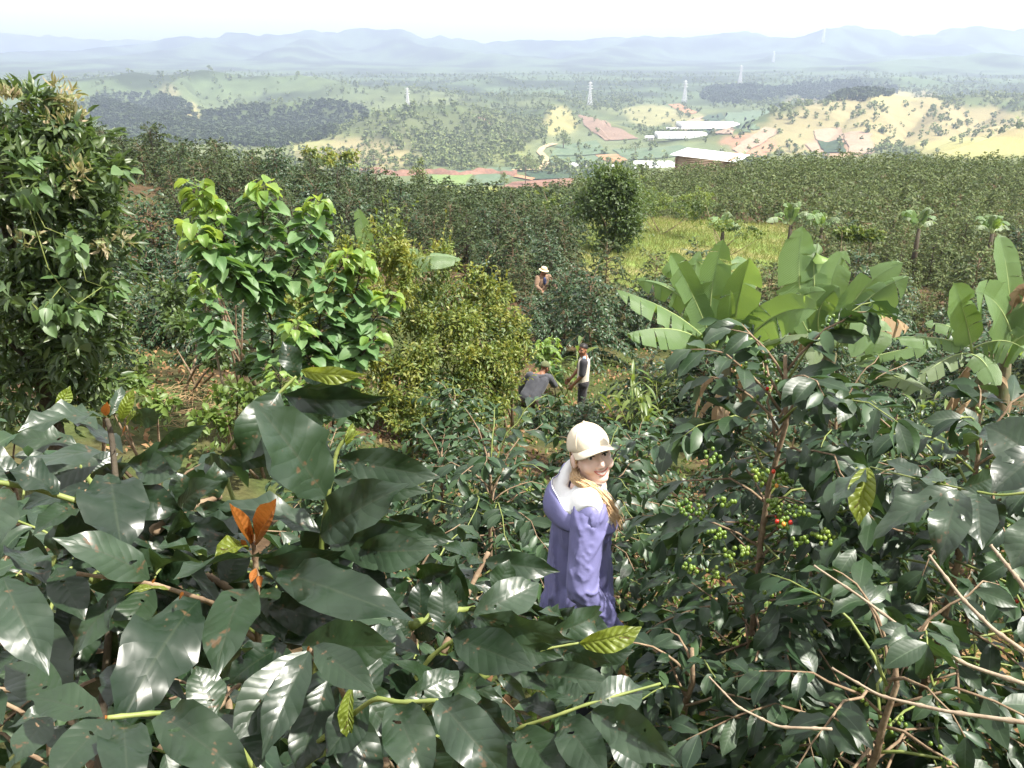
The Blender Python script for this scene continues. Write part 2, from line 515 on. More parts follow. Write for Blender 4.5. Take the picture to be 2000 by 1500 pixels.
# ---------------------------------------------------------------- terrain heights
CTRL = np.array([
    (0, 0, -1.55), (-3, 0, -1.45), (3, 0, -1.65), (0, -10, 3.0), (-15, -6, 1.2), (15, -6, 1.0), (-8, 2, -2.0), (8, 2, -2.7),
    (0.4, 3.2, -3.185), (-3, 3.5, -2.9), (4, 3.2, -3.35), (-1, 1.5, -2.3), (2, 1.5, -2.4),
    (0, 8, -5.1), (-5, 10, -4.3), (-3.5, 10.5, -4.35), (6, 8, -5.3), (-10, 9, -3.6), (12, 9, -5.6), (-6, 6, -3.5),
    (1.5, 15.6, -6.75), (6, 14, -6.7), (1, 24, -7.3), (-4, 16, -5.7), (-7.7, 17.5, -5.6), (-12.6, 27, -4.7), (-6, 26, -6.3), (-20, 18, -3.0),
    (-20, 40, -4.6), (-30, 40, -3.2), (-13, 45, -6.2), (-4.6, 50, -8.4), (2, 40, -8.3), (8, 41, -8.5), (15, 30, -8.2), (20, 35, -8.8), (12, 20, -7.4),
    (25, 60, -9.4), (45, 80, -10.1), (10, 80, -11.3), (4, 78, -12.3), (0, 65, -11.3), (30, 88, -10.9), (60, 60, -9.6), (35, 45, -9.2), (20, 75, -10.2),
    (-25, 60, -8.5), (-45, 60, -6), (-30, 90, -13), (0, 110, -20.0), (60, 110, -13.5), (-70, 100, -13), (110, 60, -10), (-60, 20, -1), (60, 10, -5), (25, 120, -19),
    (60, -20, 3), (-60, -20, 5), (0, -60, 14), (-90, 0, 3), (100, 0, -4)], float)

def _tps_fit(c):
    n = len(c)
    d = np.linalg.norm(c[:, None, :2] - c[None, :, :2], axis=2) + 1e-9
    K = d * d * np.log(d)
    K[np.arange(n), np.arange(n)] = 0.6 * 10
    A = np.zeros((n + 3, n + 3))
    A[:n, :n] = K
    A[:n, n] = 1; A[:n, n + 1:] = c[:, :2]
    A[n, :n] = 1; A[n + 1:, :n] = c[:, :2].T
    b = np.zeros(n + 3); b[:n] = c[:, 2]
    return np.linalg.solve(A, b)
_TW = _tps_fit(CTRL)

def h_near(x, y):
    n = len(CTRL)
    z = _TW[n] + _TW[n + 1] * x + _TW[n + 2] * y
    for i in range(n):
        d2 = (x - CTRL[i, 0]) ** 2 + (y - CTRL[i, 1]) ** 2 + 1e-9
        z = z + _TW[i] * 0.5 * d2 * np.log(d2)
    return z + 0.10 * fbm(x * 0.7, y * 0.7, 3, 3) + 0.05 * fbm(x * 2.6, y * 2.6, 9, 2)

# ridges: crest points (photo px, photo py, metres away), half width
RIDGES = [
    ([(1395, 312, 850), (1440, 280, 920), (1500, 248, 1000), (1600, 205, 1130), (1680, 186, 1220), (1740, 182, 1270), (1850, 195, 1300), (2000, 200, 1320), (2250, 180, 1350)], 170),
    ([(1700, 190, 1200), (1690, 240, 1020), (1670, 300, 850)], 90),
    ([(1850, 195, 1300), (1840, 250, 1020), (1800, 295, 860)], 80),
    ([(2000, 200, 1300), (1990, 245, 1000), (1900, 275, 820)], 90),
    ([(1800, 312, 640), (1900, 288, 640), (2000, 266, 660), (2200, 240, 700)], 75),
    ([(560, 305, 980), (650, 274, 1050), (720, 243, 1110), (800, 220, 1180), (900, 216, 1260), (1000, 238, 1220), (1080, 270, 1080), (1120, 305, 950)], 150),
    ([(800, 220, 1180), (780, 270, 980), (760, 318, 830)], 80),
    ([(930, 225, 1230), (950, 275, 1000), (960, 318, 840)], 80),
    ([(1040, 255, 1150), (1060, 290, 960), (1050, 322, 850)], 60),
    ([(100, 165, 1900), (240, 150, 1950), (380, 142, 2000), (560, 152, 2000), (700, 168, 1900), (880, 190, 1750), (1050, 196, 1650)], 260),
    ([(180, 200, 1500), (330, 235, 1250), (420, 280, 1050)], 110),
    ([(380, 225, 1330), (480, 212, 1400), (600, 203, 1480), (690, 214, 1450)], 120),
    ([(360, 150, 1950), (330, 195, 1650), (420, 245, 1300)], 70),
    ([(1000, 214, 1500), (1080, 218, 1400), (1120, 226, 1340), (1180, 244, 1240), (1248, 276, 1080)], 95),
    ([(1080, 218, 1400), (1075, 245, 1200), (1060, 280, 1020)], 60),
    ([(1160, 192, 1900), (1240, 204, 1750), (1310, 222, 1600), (1345, 250, 1350)], 110),
    ([(1320, 222, 1700), (1390, 212, 1720), (1470, 206, 1750), (1580, 205, 1800)], 150),
    ([(1385, 192, 2150), (1440, 163, 2200), (1500, 174, 2200), (1545, 192, 2100)], 110),
    ([(1530, 192, 2100), (1600, 176, 2150), (1680, 158, 2250), (1770, 152, 2300), (1900, 170, 2200)], 150),
    ([(1100, 178, 2400), (1200, 168, 2500), (1330, 180, 2300)], 150),
    ([(-150, 150, 2900), (100, 142, 3000), (350, 136, 3200), (600, 150, 3000), (760, 158, 2700), (950, 148, 3000), (1200, 142, 3200), (1400, 150, 3000)], 380),
    ([(880, 170, 2300), (960, 150, 2500), (1060, 160, 2500)], 170),
    ([(1500, 150, 3000), (1650, 128, 3300), (1850, 112, 3500), (2050, 100, 3600), (2300, 90, 3600)], 420),
    ([(1640, 60, 5200), (1560, 100, 4600), (1480, 125, 4000), (1430, 142, 3500)], 300),
    ([(1900, 80, 5000), (1780, 110, 4300), (1720, 130, 3700)], 320),
    ([(760, 70, 5600), (900, 100, 5000), (1050, 118, 4500), (1200, 128, 4000)], 380),
    ([(420, 80, 5600), (300, 108, 4800), (150, 122, 4200)], 380),
    ([(600, 80, 5500), (560, 110, 4700), (480, 128, 4100)], 300),
    ([(1250, 80, 5600), (1180, 104, 4900), (1150, 125, 4300)], 320),
    ([(-300, 95, 5500), (0, 100, 5500), (150, 98, 5600), (250, 92, 5800), (330, 78, 6000), (430, 64, 6200), (560, 64, 6200), (650, 61, 6200), (720, 55, 6100), (770, 54, 6000), (830, 63, 6000),
      (950, 77, 6000), (1050, 73, 6000), (1150, 77, 6000), (1230, 70, 6000), (1350, 66, 6000), (1450, 60, 5900), (1550, 66, 5800), (1600, 54, 5600), (1645, 46, 5500), (1700, 55, 5500),
      (1750, 63, 5500), (1830, 56, 5500), (1900, 51, 5500), (2000, 53, 5500), (2300, 45, 5600)], 800),
    ([(-300, 55, 8500), (0, 62, 8500), (130, 69, 8500), (260, 80, 8500), (400, 70, 8800), (800, 80, 8800)], 900),
]
_RW = []
for pts, wd in RIDGES:
    a = np.array([PY(px, py, y) for px, py, y in pts])
    _RW.append((a, wd * (.56 if wd < 300 else .75)))

def base_far(x, y, r):
    z = -17 - 78 * smooth(80, 400, r)
    z = z + 50 * smooth(1400, 3000, r) + 50 * smooth(3000, 5500, r)
    return z

def h_far(x, y):
    r = np.sqrt(x * x + y * y)
    b = base_far(x, y, r)
    z = b.copy()
    e = np.zeros_like(z)
    for a, wd in _RW:
        reach = wd * 3.2
        m = (x > a[:, 0].min() - reach) & (x < a[:, 0].max() + reach) & (y > a[:, 1].min() - reach) & (y < a[:, 1].max() + reach)
        if not m.any(): continue
        xs, ys = x[m], y[m]
        bd = np.full(xs.shape, 1e18); bz = np.zeros(xs.shape)
        for i in range(len(a) - 1):
            p, q = a[i], a[i + 1]
            d = q[:2] - p[:2]
            t = np.clip(((xs - p[0]) * d[0] + (ys - p[1]) * d[1]) / (d @ d), 0, 1)
            dd = (xs - p[0] - t * d[0]) ** 2 + (ys - p[1] - t * d[1]) ** 2
            cz = p[2] + t * (q[2] - p[2])
            u = dd < bd
            bd[u] = dd[u]; bz[u] = cz[u]
        up = bz - b[m]
        k = np.maximum(up, 0) * np.exp(-(bd / (wd * wd)) * 1.25)
        e[m] = np.maximum(e[m], k) + 0.12 * np.minimum(e[m], k) * (1 - np.exp(-(bd / (wd * wd))))
    n = fbm(x / 260.0, y / 330.0, 21, 5)
    amp = 4 + 16 * smooth(900, 2500, r) + 22 * smooth(2500, 5000, r)
    keep = np.clip(e / 30.0, 0.12, 1.0)
    rg1 = 1 - np.abs(fbm(x / 150.0 + .3 * n, y / 240.0, 91, 3)) * 2.6
    rg2 = 1 - np.abs(fbm(x / 420.0 + .3 * n, y / 800.0, 95, 4)) * 2.6
    z = b + e + n * amp * keep + rg1 * np.clip(e * .20, 0, 9) * (1 - smooth(2200, 3500, r)) + np.minimum(rg2 - .75, 0) * np.clip(e * .30, 0, 90) * smooth(2000, 3500, r)
    return z

def H(x, y):
    x = np.asarray(x, float); y = np.asarray(y, float)
    shp = np.broadcast(x, y).shape
    x = np.broadcast_to(x, shp).ravel().astype(float); y = np.broadcast_to(y, shp).ravel().astype(float)
    r = np.sqrt(x * x + y * y)
    z = np.zeros(len(x))
    f = smooth(95, 170, r)
    nm = f < 1; fm = f > 0
    if nm.any(): z[nm] += (1 - f[nm]) * h_near(x[nm], y[nm])
    if fm.any(): z[fm] += f[fm] * h_far(x[fm], y[fm])
    return z.reshape(shp)

def Hs(x, y): return float(H(np.array([x]), np.array([y]))[0])

_T = np.concatenate([np.arange(1.5, 60, 0.1), np.geomspace(60, 9000, 1400)])
def ground_hit(px, py):
    """where the sight line through a photograph pixel meets the terrain"""
    r = ray(px, py)
    p = r[None, :] * _T[:, None]
    below = p[:, 2] < H(p[:, 0], p[:, 1])
    i = int(np.argmax(below)) if below.any() else len(_T) - 1
    q = p[i].copy()
    if i > 0:
        a, b = _T[i - 1], _T[i]
        for _ in range(8):
            c = .5 * (a + b)
            q = r * c
            if q[2] < Hs(q[0], q[1]): b = c
            else: a = c
    return q

# ---------------------------------------------------------------- ground sheet
th_f = np.linspace(-42, 42, 430)
th_b = np.linspace(42, 318, 93)[1:-1]
th = np.radians(np.concatenate([th_f, th_b]))
rr = np.concatenate([np.geomspace(0.35, 100, 170), np.geomspace(101.5, 700, 70)[1:], np.geomspace(710, 2600, 190), np.geomspace(2640, 12000, 110)])
TH, RR = np.meshgrid(th, rr, indexing='ij')
GX = RR * np.sin(TH); GY = RR * np.cos(TH)
GZ = H(GX, GY)
nT, nR = GX.shape
idx = np.arange(nT * nR).reshape(nT, nR)
a = idx; b = np.roll(idx, -1, axis=0)
gq = np.stack([a[:, :-1], a[:, 1:], b[:, 1:], b[:, :-1]], -1).reshape(-1, 4)[:, ::-1]
gv = np.stack([GX, GY, GZ], -1).reshape(-1, 3)
gv = np.vstack([gv, [[0, 0, Hs(0, 0)]]])
gt = np.stack([idx[:, 0], np.roll(idx[:, 0], -1), np.full(nT, nT * nR)], -1)[:, ::-1]
# colours of what the ground itself is made of
gx, gy, gz = gv[:, 0], gv[:, 1], gv[:, 2]
gr = np.sqrt(gx ** 2 + gy ** 2)
px, py, pd = project(gv)
px = np.where(gy > 0, px, -9999)
col = np.zeros((len(gv), 3))
soil = np.array([0.085, 0.055, 0.032]); weed = np.array([0.062, 0.078, 0.026]); straw = np.array([0.24, 0.175, 0.075])
n = fbm(gx * 0.45, gy * 0.45, 5, 4)
f = smooth(-0.12, 0.25, n)[:, None]
near = soil * (1 - f) + weed * f
CLEARING = [(1125, 425), (1300, 428), (1545, 440), (1560, 520), (1480, 575), (1250, 575), (1130, 520)]
cl = inside(CLEARING, px, py) & (gr < 90) & (gr > 20)
g1 = np.array([0.15, 0.21, 0.055]); g2 = np.array([0.27, 0.235, 0.11])
fg = smooth(-0.02, 0.35, fbm(gx * 0.3, gy * 0.5, 11, 4))[:, None]
near = np.where(cl[:, None], g1 * (1 - fg) + g2 * fg, near)
BANK = [(1850, 1150), (2000, 1080), (2100, 1300), (1950, 1400), (1860, 1300)]
bk = inside(BANK, px, py) & (gr < 20)
near = np.where(bk[:, None], straw, near)
# far country
fo = np.array([0.066, 0.090, 0.036]); olive = np.array([0.118, 0.135, 0.055]); tan = np.array([0.235, 0.205, 0.105])
f1 = smooth(-0.25, 0.25, fbm(gx / 150, gy / 150, 31, 4))[:, None]
far = fo * (1 - f1) + olive * f1
wood = smooth(1450, 2200, gr)[:, None]
mott = (1 + .5 * fbm(gx / 18, gy / 30, 35, 3))[:, None]
far = far * mott
far = far * (1 - wood) + np.array([0.060, 0.085, 0.038]) * wood * (.55 + .9 * f1)
FAR_COL = [   # photo-px ellipse centre, radii, colour, strength
    (700, 300, 130, 34, tan, 0.9), (770, 290, 60, 40, tan, .8), (620, 285, 60, 14, (0.36, 0.36, 0.15), .9), (1000, 300, 90, 22, (0.3, 0.33, 0.12), .8),
    (1095, 245, 34, 40, (0.46, 0.42, 0.17), .95), (1000, 268, 40, 16, (0.4, 0.34, 0.18), .7), (1270, 225, 55, 24, (0.4, 0.38, 0.17), .85), (1340, 235, 40, 20, (0.38, 0.35, 0.16), .7),
    (1700, 230, 190, 60, tan, .95), (1560, 265, 110, 40, tan, .9), (1850, 250, 180, 50, (0.4, 0.34, 0.17), .95), (1740, 190, 55, 14, (0.5, 0.45, 0.2), .9), (1920, 288, 140, 24, (0.46, 0.44, 0.17), 1.),
    (1460, 285, 60, 26, (0.48, 0.27, 0.17), .95), (1640, 285, 70, 24, (0.48, 0.30, 0.2), .8), (1350, 250, 30, 12, (0.42, 0.3, 0.17), .8),
    (330, 200, 22, 40, (0.4, 0.35, 0.19), .6), (375, 225, 14, 26, (0.48, 0.42, 0.2), .8), (1150, 290, 130, 40, (0.20, 0.24, 0.12), .9), (1350, 300, 100, 24, (0.2, 0.25, 0.12), .9),
    (880, 262, 190, 46, (0.125, 0.15, 0.065), .85), (700, 296, 90, 26, tan, .7), (860, 350, 170, 20, (0.17, 0.21, 0.085), .9), (980, 385, 110, 20, (0.34, 0.38, 0.09), 1.), (1060, 345, 120, 20, (0.16, 0.2, 0.09), .8)]
for cx, cy, rx, ry, c, s in FAR_COL:
    d = ((px - cx) / rx) ** 2 + ((py - cy) / ry) ** 2
    wgt = (1 - smooth(0.55, 1.15, d + 0.5 * fbm(px / 24, py / 12, 77, 3)))[:, None] * s
    wgt = np.where((gr > 95)[:, None], wgt, 0)
    far = far * (1 - wgt) + np.array(c) * (1 if c is tan else .62) * wgt
fz = smooth(85, 130, gr)[:, None]
col = near * (1 - fz) + far * fz
ground = link('ground', mesh_np('ground', gv, [gq, gt], M['ground'], col=col))
tag(ground, kind='structure')
# ---------------------------------------------------------------- leaves
def leaf_arr(nseg=6, ncol=2, W=0.42, shape='ell', a0=0.15, bend=0.6, fold=0.12, curl=0.0, wave=0.0, freq=3.0, twist=0.0, pet=0.0, seed=0, ragged=0.0):
    """unit-long leaf: base at the origin, tip towards +X, upper face towards +Z"""
    rng = np.random.RandomState(seed)
    t = np.linspace(0, 1, nseg + 1)
    if shape == 'ell':      # coffee: elliptic with a drawn-out tip
        wd = np.sin(np.pi * np.clip(t, 0, 1) ** 0.96) ** 0.88
        wd = np.where(t > 0.78, wd * (1 - 0.45 * smooth(0.78, 0.95, t)), wd)
    elif shape == 'lance':
        wd = np.sin(np.pi * t ** 0.9) ** 1.0
    elif shape == 'heart':
        wd = np.sin(np.pi * t ** 0.55) ** 0.75
        wd = np.where(t > 0.75, wd * (1 - 0.3 * smooth(0.75, 0.95, t)), wd)
        wd[0] = 0.35
    else:
        wd = np.sin(np.pi * t) ** 0.8
    wd = wd * W * 0.5
    wd[-1] = 0.004
    if shape != 'heart': wd[0] = 0.012
    ang = a0 - bend * t
    x = np.concatenate([[0], np.cumsum(np.cos(ang[:-1]) / nseg)])
    z = np.concatenate([[0], np.cumsum(np.sin(ang[:-1]) / nseg)])
    s = np.linspace(-1, 1, 2 * ncol + 1)
    V = np.zeros((nseg + 1, 2 * ncol + 1, 3)); UV = np.zeros((nseg + 1, 2 * ncol + 1, 2))
    ph = rng.rand(2) * 6.28
    rag = 1 + ragged * (rng.rand(nseg + 1, 2) - 0.7)
    for j, sj in enumerate(s):
        side = 0 if sj < 0 else 1
        ws = wd * np.where(abs(sj) > 0.6, rag[:, side], 1)
        zz = fold * abs(sj) * wd * 2 - curl * sj * sj * wd * 2
        zz = zz + wave * np.sin(freq * 6.28 * t + ph[side]) * abs(sj) ** 1.4 * np.sin(np.pi * t) ** 0.5
        zz = zz + twist * sj * wd * t * 2
        V[:, j, 0] = x - zz * np.sin(ang)
        V[:, j, 1] = sj * ws
        V[:, j, 2] = z + zz * np.cos(ang)
        UV[:, j, 0] = t; UV[:, j, 1] = 0.5 + 0.5 * sj
    m = 2 * ncol + 1
    ii = np.arange((nseg + 1) * m).reshape(nseg + 1, m)
    q = np.stack([ii[:-1, :-1], ii[1:, :-1], ii[1:, 1:], ii[:-1, 1:]], -1).reshape(-1, 4)
    return V.reshape(-1, 3), q, UV.reshape(-1, 2)

def diamond_arr(W=0.45, fold=0.15):
    v = np.array([[0, 0, 0], [0.45, -W / 2, fold * W], [1, 0, -0.12], [0.45, W / 2, fold * W]])
    return v, np.array([[0, 1, 2, 3]]), np.array([[0, .5], [.45, 0], [1, .5], [.45, 1]])

def frames(base, d, n, L, wscale=1.0):
    """(k,4,4) matrices that put a unit leaf at base, along d, upper face n"""
    base = np.atleast_2d(base); d = np.atleast_2d(d).astype(float); n = np.atleast_2d(n).astype(float)
    d = d / (np.linalg.norm(d, axis=1)[:, None] + 1e-12)
    n = n - (n * d).sum(1)[:, None] * d
    n = n / (np.linalg.norm(n, axis=1)[:, None] + 1e-9)
    y = np.cross(n, d)
    L = np.broadcast_to(np.asarray(L, float), (len(base),))
    ws = np.broadcast_to(np.asarray(wscale, float), (len(base),))
    F = np.zeros((len(base), 4, 4)); F[:, 3, 3] = 1
    F[:, :3, 0] = d * L[:, None]; F[:, :3, 1] = y * (L * ws)[:, None]; F[:, :3, 2] = n * L[:, None]
    F[:, :3, 3] = base
    return F

def join_leaves(mb, arrs, F, seed=0):
    """append leaf copies (variant chosen at random) to a mesh builder"""
    if len(F) == 0: return
    rng = np.random.RandomState(seed)
    pick = rng.randint(len(arrs), size=len(F))
    for k, (v, q, uv) in enumerate(arrs):
        f = F[pick == k]
        if not len(f): continue
        vv = np.einsum('nij,vj->nvi', f[:, :3, :3], v) + f[:, None, :3, 3]
        nq = (q[None] + (np.arange(len(f)) * len(v))[:, None, None]).reshape(-1, 4)
        mb.add(vv.reshape(-1, 3), q=nq, uv=np.tile(uv, (len(f), 1)))

def leaf_meshes(name, mat, n, **kw):
    out = []
    rng = np.random.RandomState(kw.pop('seed0', 1))
    for i in range(n):
        k = dict(kw)
        k['bend'] = kw.get('bend', 0.6) * rng.uniform(0.3, 1.7)
        k['fold'] = kw.get('fold', 0.12) * rng.uniform(0.2, 1.6)
        k['wave'] = kw.get('wave', 0.0) * rng.uniform(0.4, 1.5)
        k['W'] = kw.get('W', 0.42) * rng.uniform(0.88, 1.12)
        k['twist'] = rng.uniform(-0.5, 0.5) * kw.get('twist', 0.6)
        k['freq'] = rng.uniform(1.6, 3.4)
        v, q, uv = leaf_arr(seed=i + 7, **k)
        out.append(mesh_np(name, v, q, mat, uv=uv))
    return out

def leaf_objs(name, meshes, F, parent, loc, seed=0):
    """each leaf an object of its own, sharing mesh data"""
    rng = np.random.RandomState(seed)
    T = np.eye(4); T[:3, 3] = -np.asarray(loc, float)
    for f in F:
        o = bpy.data.objects.new(name, meshes[rng.randint(len(meshes))])
        COL.objects.link(o)
        o.parent = parent
        o.matrix_basis = Matrix((T @ f).tolist())

def nearest_split(F, n):
    """the n leaves that show largest, and the rest"""
    if len(F) == 0: return F, F
    c = F[:, :3, 3] + 0.5 * F[:, :3, 0]
    px, py, d = project(c)
    L = np.linalg.norm(F[:, :3, 0], axis=1)
    s = L / np.maximum(d, 0.1)
    s = np.where((px > -60) & (px < 2060) & (py > -60) & (py < 1560), s, 0)
    o = np.argsort(-s)
    return F[o[:n]], F[o[n:]]

# ---------------------------------------------------------------- coffee shrub: tiers of arching branches with opposite leaves
def coffee_struct(seed, h=1.8, r=1.0, nb=40, node=0.075, leaf=0.14, droop=0.45, jit=0.35, start=0.25, zlow=0.14, sag=0.0):
    rng = np.random.RandomState(seed)
    BR = []
    base = []; dr = []; nm = []; LL = []; own = []
    for k in range(nb):
        f = (k + 0.5) / nb
        z = h * (zlow + (0.97 - zlow) * f)
        az = k * 2.39996 + rng.normal() * 0.4
        l = r * (1 - 0.72 * f ** 2.0) * rng.uniform(0.72, 1.18)
        el = 0.15 + 0.95 * f ** 2 + rng.normal() * 0.1
        hd = np.array([math.cos(az), math.sin(az), 0])
        n = 7
        s = np.linspace(0, 1, n)
        pts = hd[None] * (l * s)[:, None] + np.array([0, 0, 1])[None] * (z + l * (math.tan(min(el, 1.1)) * s - (droop + 0.4 * f) * s ** 2))[:, None]
        pts += rng.normal(size=pts.shape) * 0.02 * l
        pts[0] = (0, 0, z)
        BR.append(pts)
        m = max(2, int(l / node))
        for i in range(m + 1):
            sv = start + (1 - start) * (i + 0.4 * rng.rand()) / (m + 0.4)
            j = min(int(sv * (n - 1)), n - 2); fr = sv * (n - 1) - j
            p = pts[j] * (1 - fr) + pts[j + 1] * fr
            tg = unit(pts[j + 1] - pts[j])
            up = unit(np.array([0, 0, 1.0]) + rng.normal(size=3) * 0.15)
            sd = unit(np.cross(tg, up))
            for sg in (-1, 1):
                if rng.rand() < 0.1: continue
                d = tg * rng.uniform(0.35, 0.8) + sg * sd * rng.uniform(0.6, 1.0) + np.array([0, 0, rng.uniform(-0.65, 0.12) - sag])
                base.append(p); dr.append(unit(d))
                nm.append(up + rng.normal(size=3) * jit)
                LL.append(leaf * rng.uniform(0.6, 1.2) * (1 - 0.25 * (i / (m + 1)) ** 3)); own.append(k)
        base.append(pts[-1]); dr.append(unit(pts[-1] - pts[-2] + np.array([0, 0, -0.2]))); nm.append(np.array([0, 0, 1.0]) + rng.normal(size=3) * jit)
        LL.append(leaf * 0.8); own.append(k)
    F = frames(np.array(base), np.array(dr), np.array(nm), np.array(LL))
    return BR, F, np.array(own)

ARR_COFFEE = [leaf_arr(4, 1, W=0.42, bend=b, fold=f, wave=0.03, freq=2.2, a0=0.25, seed=i) for i, (b, f) in enumerate([(0.5, .15), (0.9, .1), (0.3, .25), (1.2, .12)])]
ARR_DIAMOND = [diamond_arr(0.46, 0.2), diamond_arr(0.5, 0.05)]

def coffee_trunk_mb(BR, h, rt=0.028, rb=0.008, every=1, seed=0):
    rng = np.random.RandomState(seed)
    mb = MB()
    z = np.linspace(-0.15, h, 8)
    pts = np.stack([rng.normal(size=8) * 0.02, rng.normal(size=8) * 0.02, z], -1)
    mb.tube(pts, np.linspace(rt, rt * 0.35, 8), 6)
    for b in BR[::every]:
        mb.tube(b[::2] if len(b) > 4 else b, np.linspace(rb, rb * 0.3, len(b[::2])), 4, cap=False)
    return mb

# clumpy cloud of leaves on a set of lobes (centre, radii)
def lobes_points(rng, lobes, n, clump=0.16, shell=0.55):
    cs, rs, ns = [], [], []
    vol = np.array([np.prod(l[1]) ** (2 / 3) for l in lobes]); vol = vol / vol.sum()
    cnt = rng.multinomial(n, vol)
    P_, N_ = [], []
    for (c, rd), k in zip(lobes, cnt):
        if k == 0: continue
        rd = np.asarray(rd, float); c = np.asarray(c, float)
        nc = max(3, k // 22)
        dc = rng.normal(size=(nc, 3)); dc /= np.linalg.norm(dc, axis=1)[:, None]
        rc = (shell + (1 - shell) * rng.rand(nc)) * (0.85 + 0.3 * rng.rand(nc))
        cc = dc * rc[:, None]
        w = rng.randint(nc, size=k)
        p = cc[w] + rng.normal(size=(k, 3)) * clump
        P_.append(c + p * rd)
        N_.append(p / (np.linalg.norm(p, axis=1)[:, None] + 1e-6))
    return np.concatenate(P_), np.concatenate(N_)

def crown_frames(seed, lobes, n, leaf, clump=0.16, shell=0.55, hang=0.35, upn=0.8, jit=0.5):
    rng = np.random.RandomState(seed)
    p, o = lobes_points(rng, lobes, n, clump, shell)
    d = o + rng.normal(size=p.shape) * 0.8 + np.array([0, 0, -hang])
    nn = np.array([0, 0, upn]) + o * 0.6 + rng.normal(size=p.shape) * jit
    return frames(p, d, nn, leaf * rng.uniform(0.6, 1.25, len(p)))
# ---------------------------------------------------------------- fields, track, red bank on the valley floor
def field_mat(name, a, b, scale=0.05, rows=0.0):
    m, t, out = new_mat(name)
    bs = N(t, 'ShaderNodeBsdfPrincipled')
    bs.inputs['Roughness'].default_value = 0.95
    bs.inputs['Specular IOR Level'].default_value = 0.1
    c = mix_rgb(t, ramp(t, noise(t, scale, 6.0), 0.3, 0.7), a, b)
    c = mix_rgb(t, 1.0, c, (0.72, 0.72, 0.72), 'MULTIPLY')
    c = mix_rgb(t, 0.5, c, ramp(t, noise(t, scale * 8, 4.0), 0.3, 0.7, (0.6, 0.6, 0.6), (1.4, 1.4, 1.4)), 'MULTIPLY')
    t.links.new(c, bs.inputs['Base Color'])
    t.links.new(bs.outputs['BSDF'], out.inputs['Surface'])
    return m
FM = {
    'green': field_mat('field_green', (0.16, 0.25, 0.08), (0.22, 0.29, 0.10)),
    'teal': field_mat('field_teal', (0.11, 0.17, 0.10), (0.17, 0.22, 0.13)),
    'dark': field_mat('field_dark', (0.045, 0.085, 0.05), (0.085, 0.12, 0.065)),
    'red': field_mat('field_red', (0.24, 0.125, 0.085), (0.31, 0.18, 0.125)),
    'orange': field_mat('field_orange', (0.42, 0.2, 0.10), (0.5, 0.28, 0.15)),
    'brown': field_mat('field_brown', (0.25, 0.17, 0.12), (0.31, 0.22, 0.16)),
    'pink': field_mat('field_pink', (0.36, 0.26, 0.18), (0.43, 0.32, 0.23)),
    'track': field_mat('field_track', (0.5, 0.36, 0.2), (0.6, 0.46, 0.28)),
    'lime': field_mat('field_lime', (0.30, 0.36, 0.08), (0.40, 0.42, 0.13)),
}
def patch(name, quad, mat, lift=0.7, nu=12, nv=8, seed=0):
    c = [ground_hit(*p) for p in quad]
    rng = np.random.RandomState(seed + int(quad[0][0]))
    u = np.linspace(0, 1, nu); v = np.linspace(0, 1, nv)
    U, V = np.meshgrid(u, v, indexing='ij')
    X = sum(w_[..., None] * c[k][None, None, :2] for k, w_ in enumerate([(1 - U) * (1 - V), U * (1 - V), U * V, (1 - U) * V]))
    sz = np.linalg.norm(c[0][:2] - c[2][:2])
    X = X + (rng.rand(*X.shape) - 0.5) * sz * 0.025
    Z = H(X[..., 0], X[..., 1]) + lift
    vts = np.concatenate([X, Z[..., None]], -1).reshape(-1, 3)
    ii = np.arange(nu * nv).reshape(nu, nv)
    q = np.stack([ii[:-1, :-1], ii[1:, :-1], ii[1:, 1:], ii[:-1, 1:]], -1).reshape(-1, 4)
    nrm = np.cross(vts[q[0, 1]] - vts[q[0, 0]], vts[q[0, 3]] - vts[q[0, 0]])
    if nrm[2] < 0: q = q[:, ::-1]
    o = link(name, mesh_np(name, vts, q, mat))
    return tag(o, kind='structure')
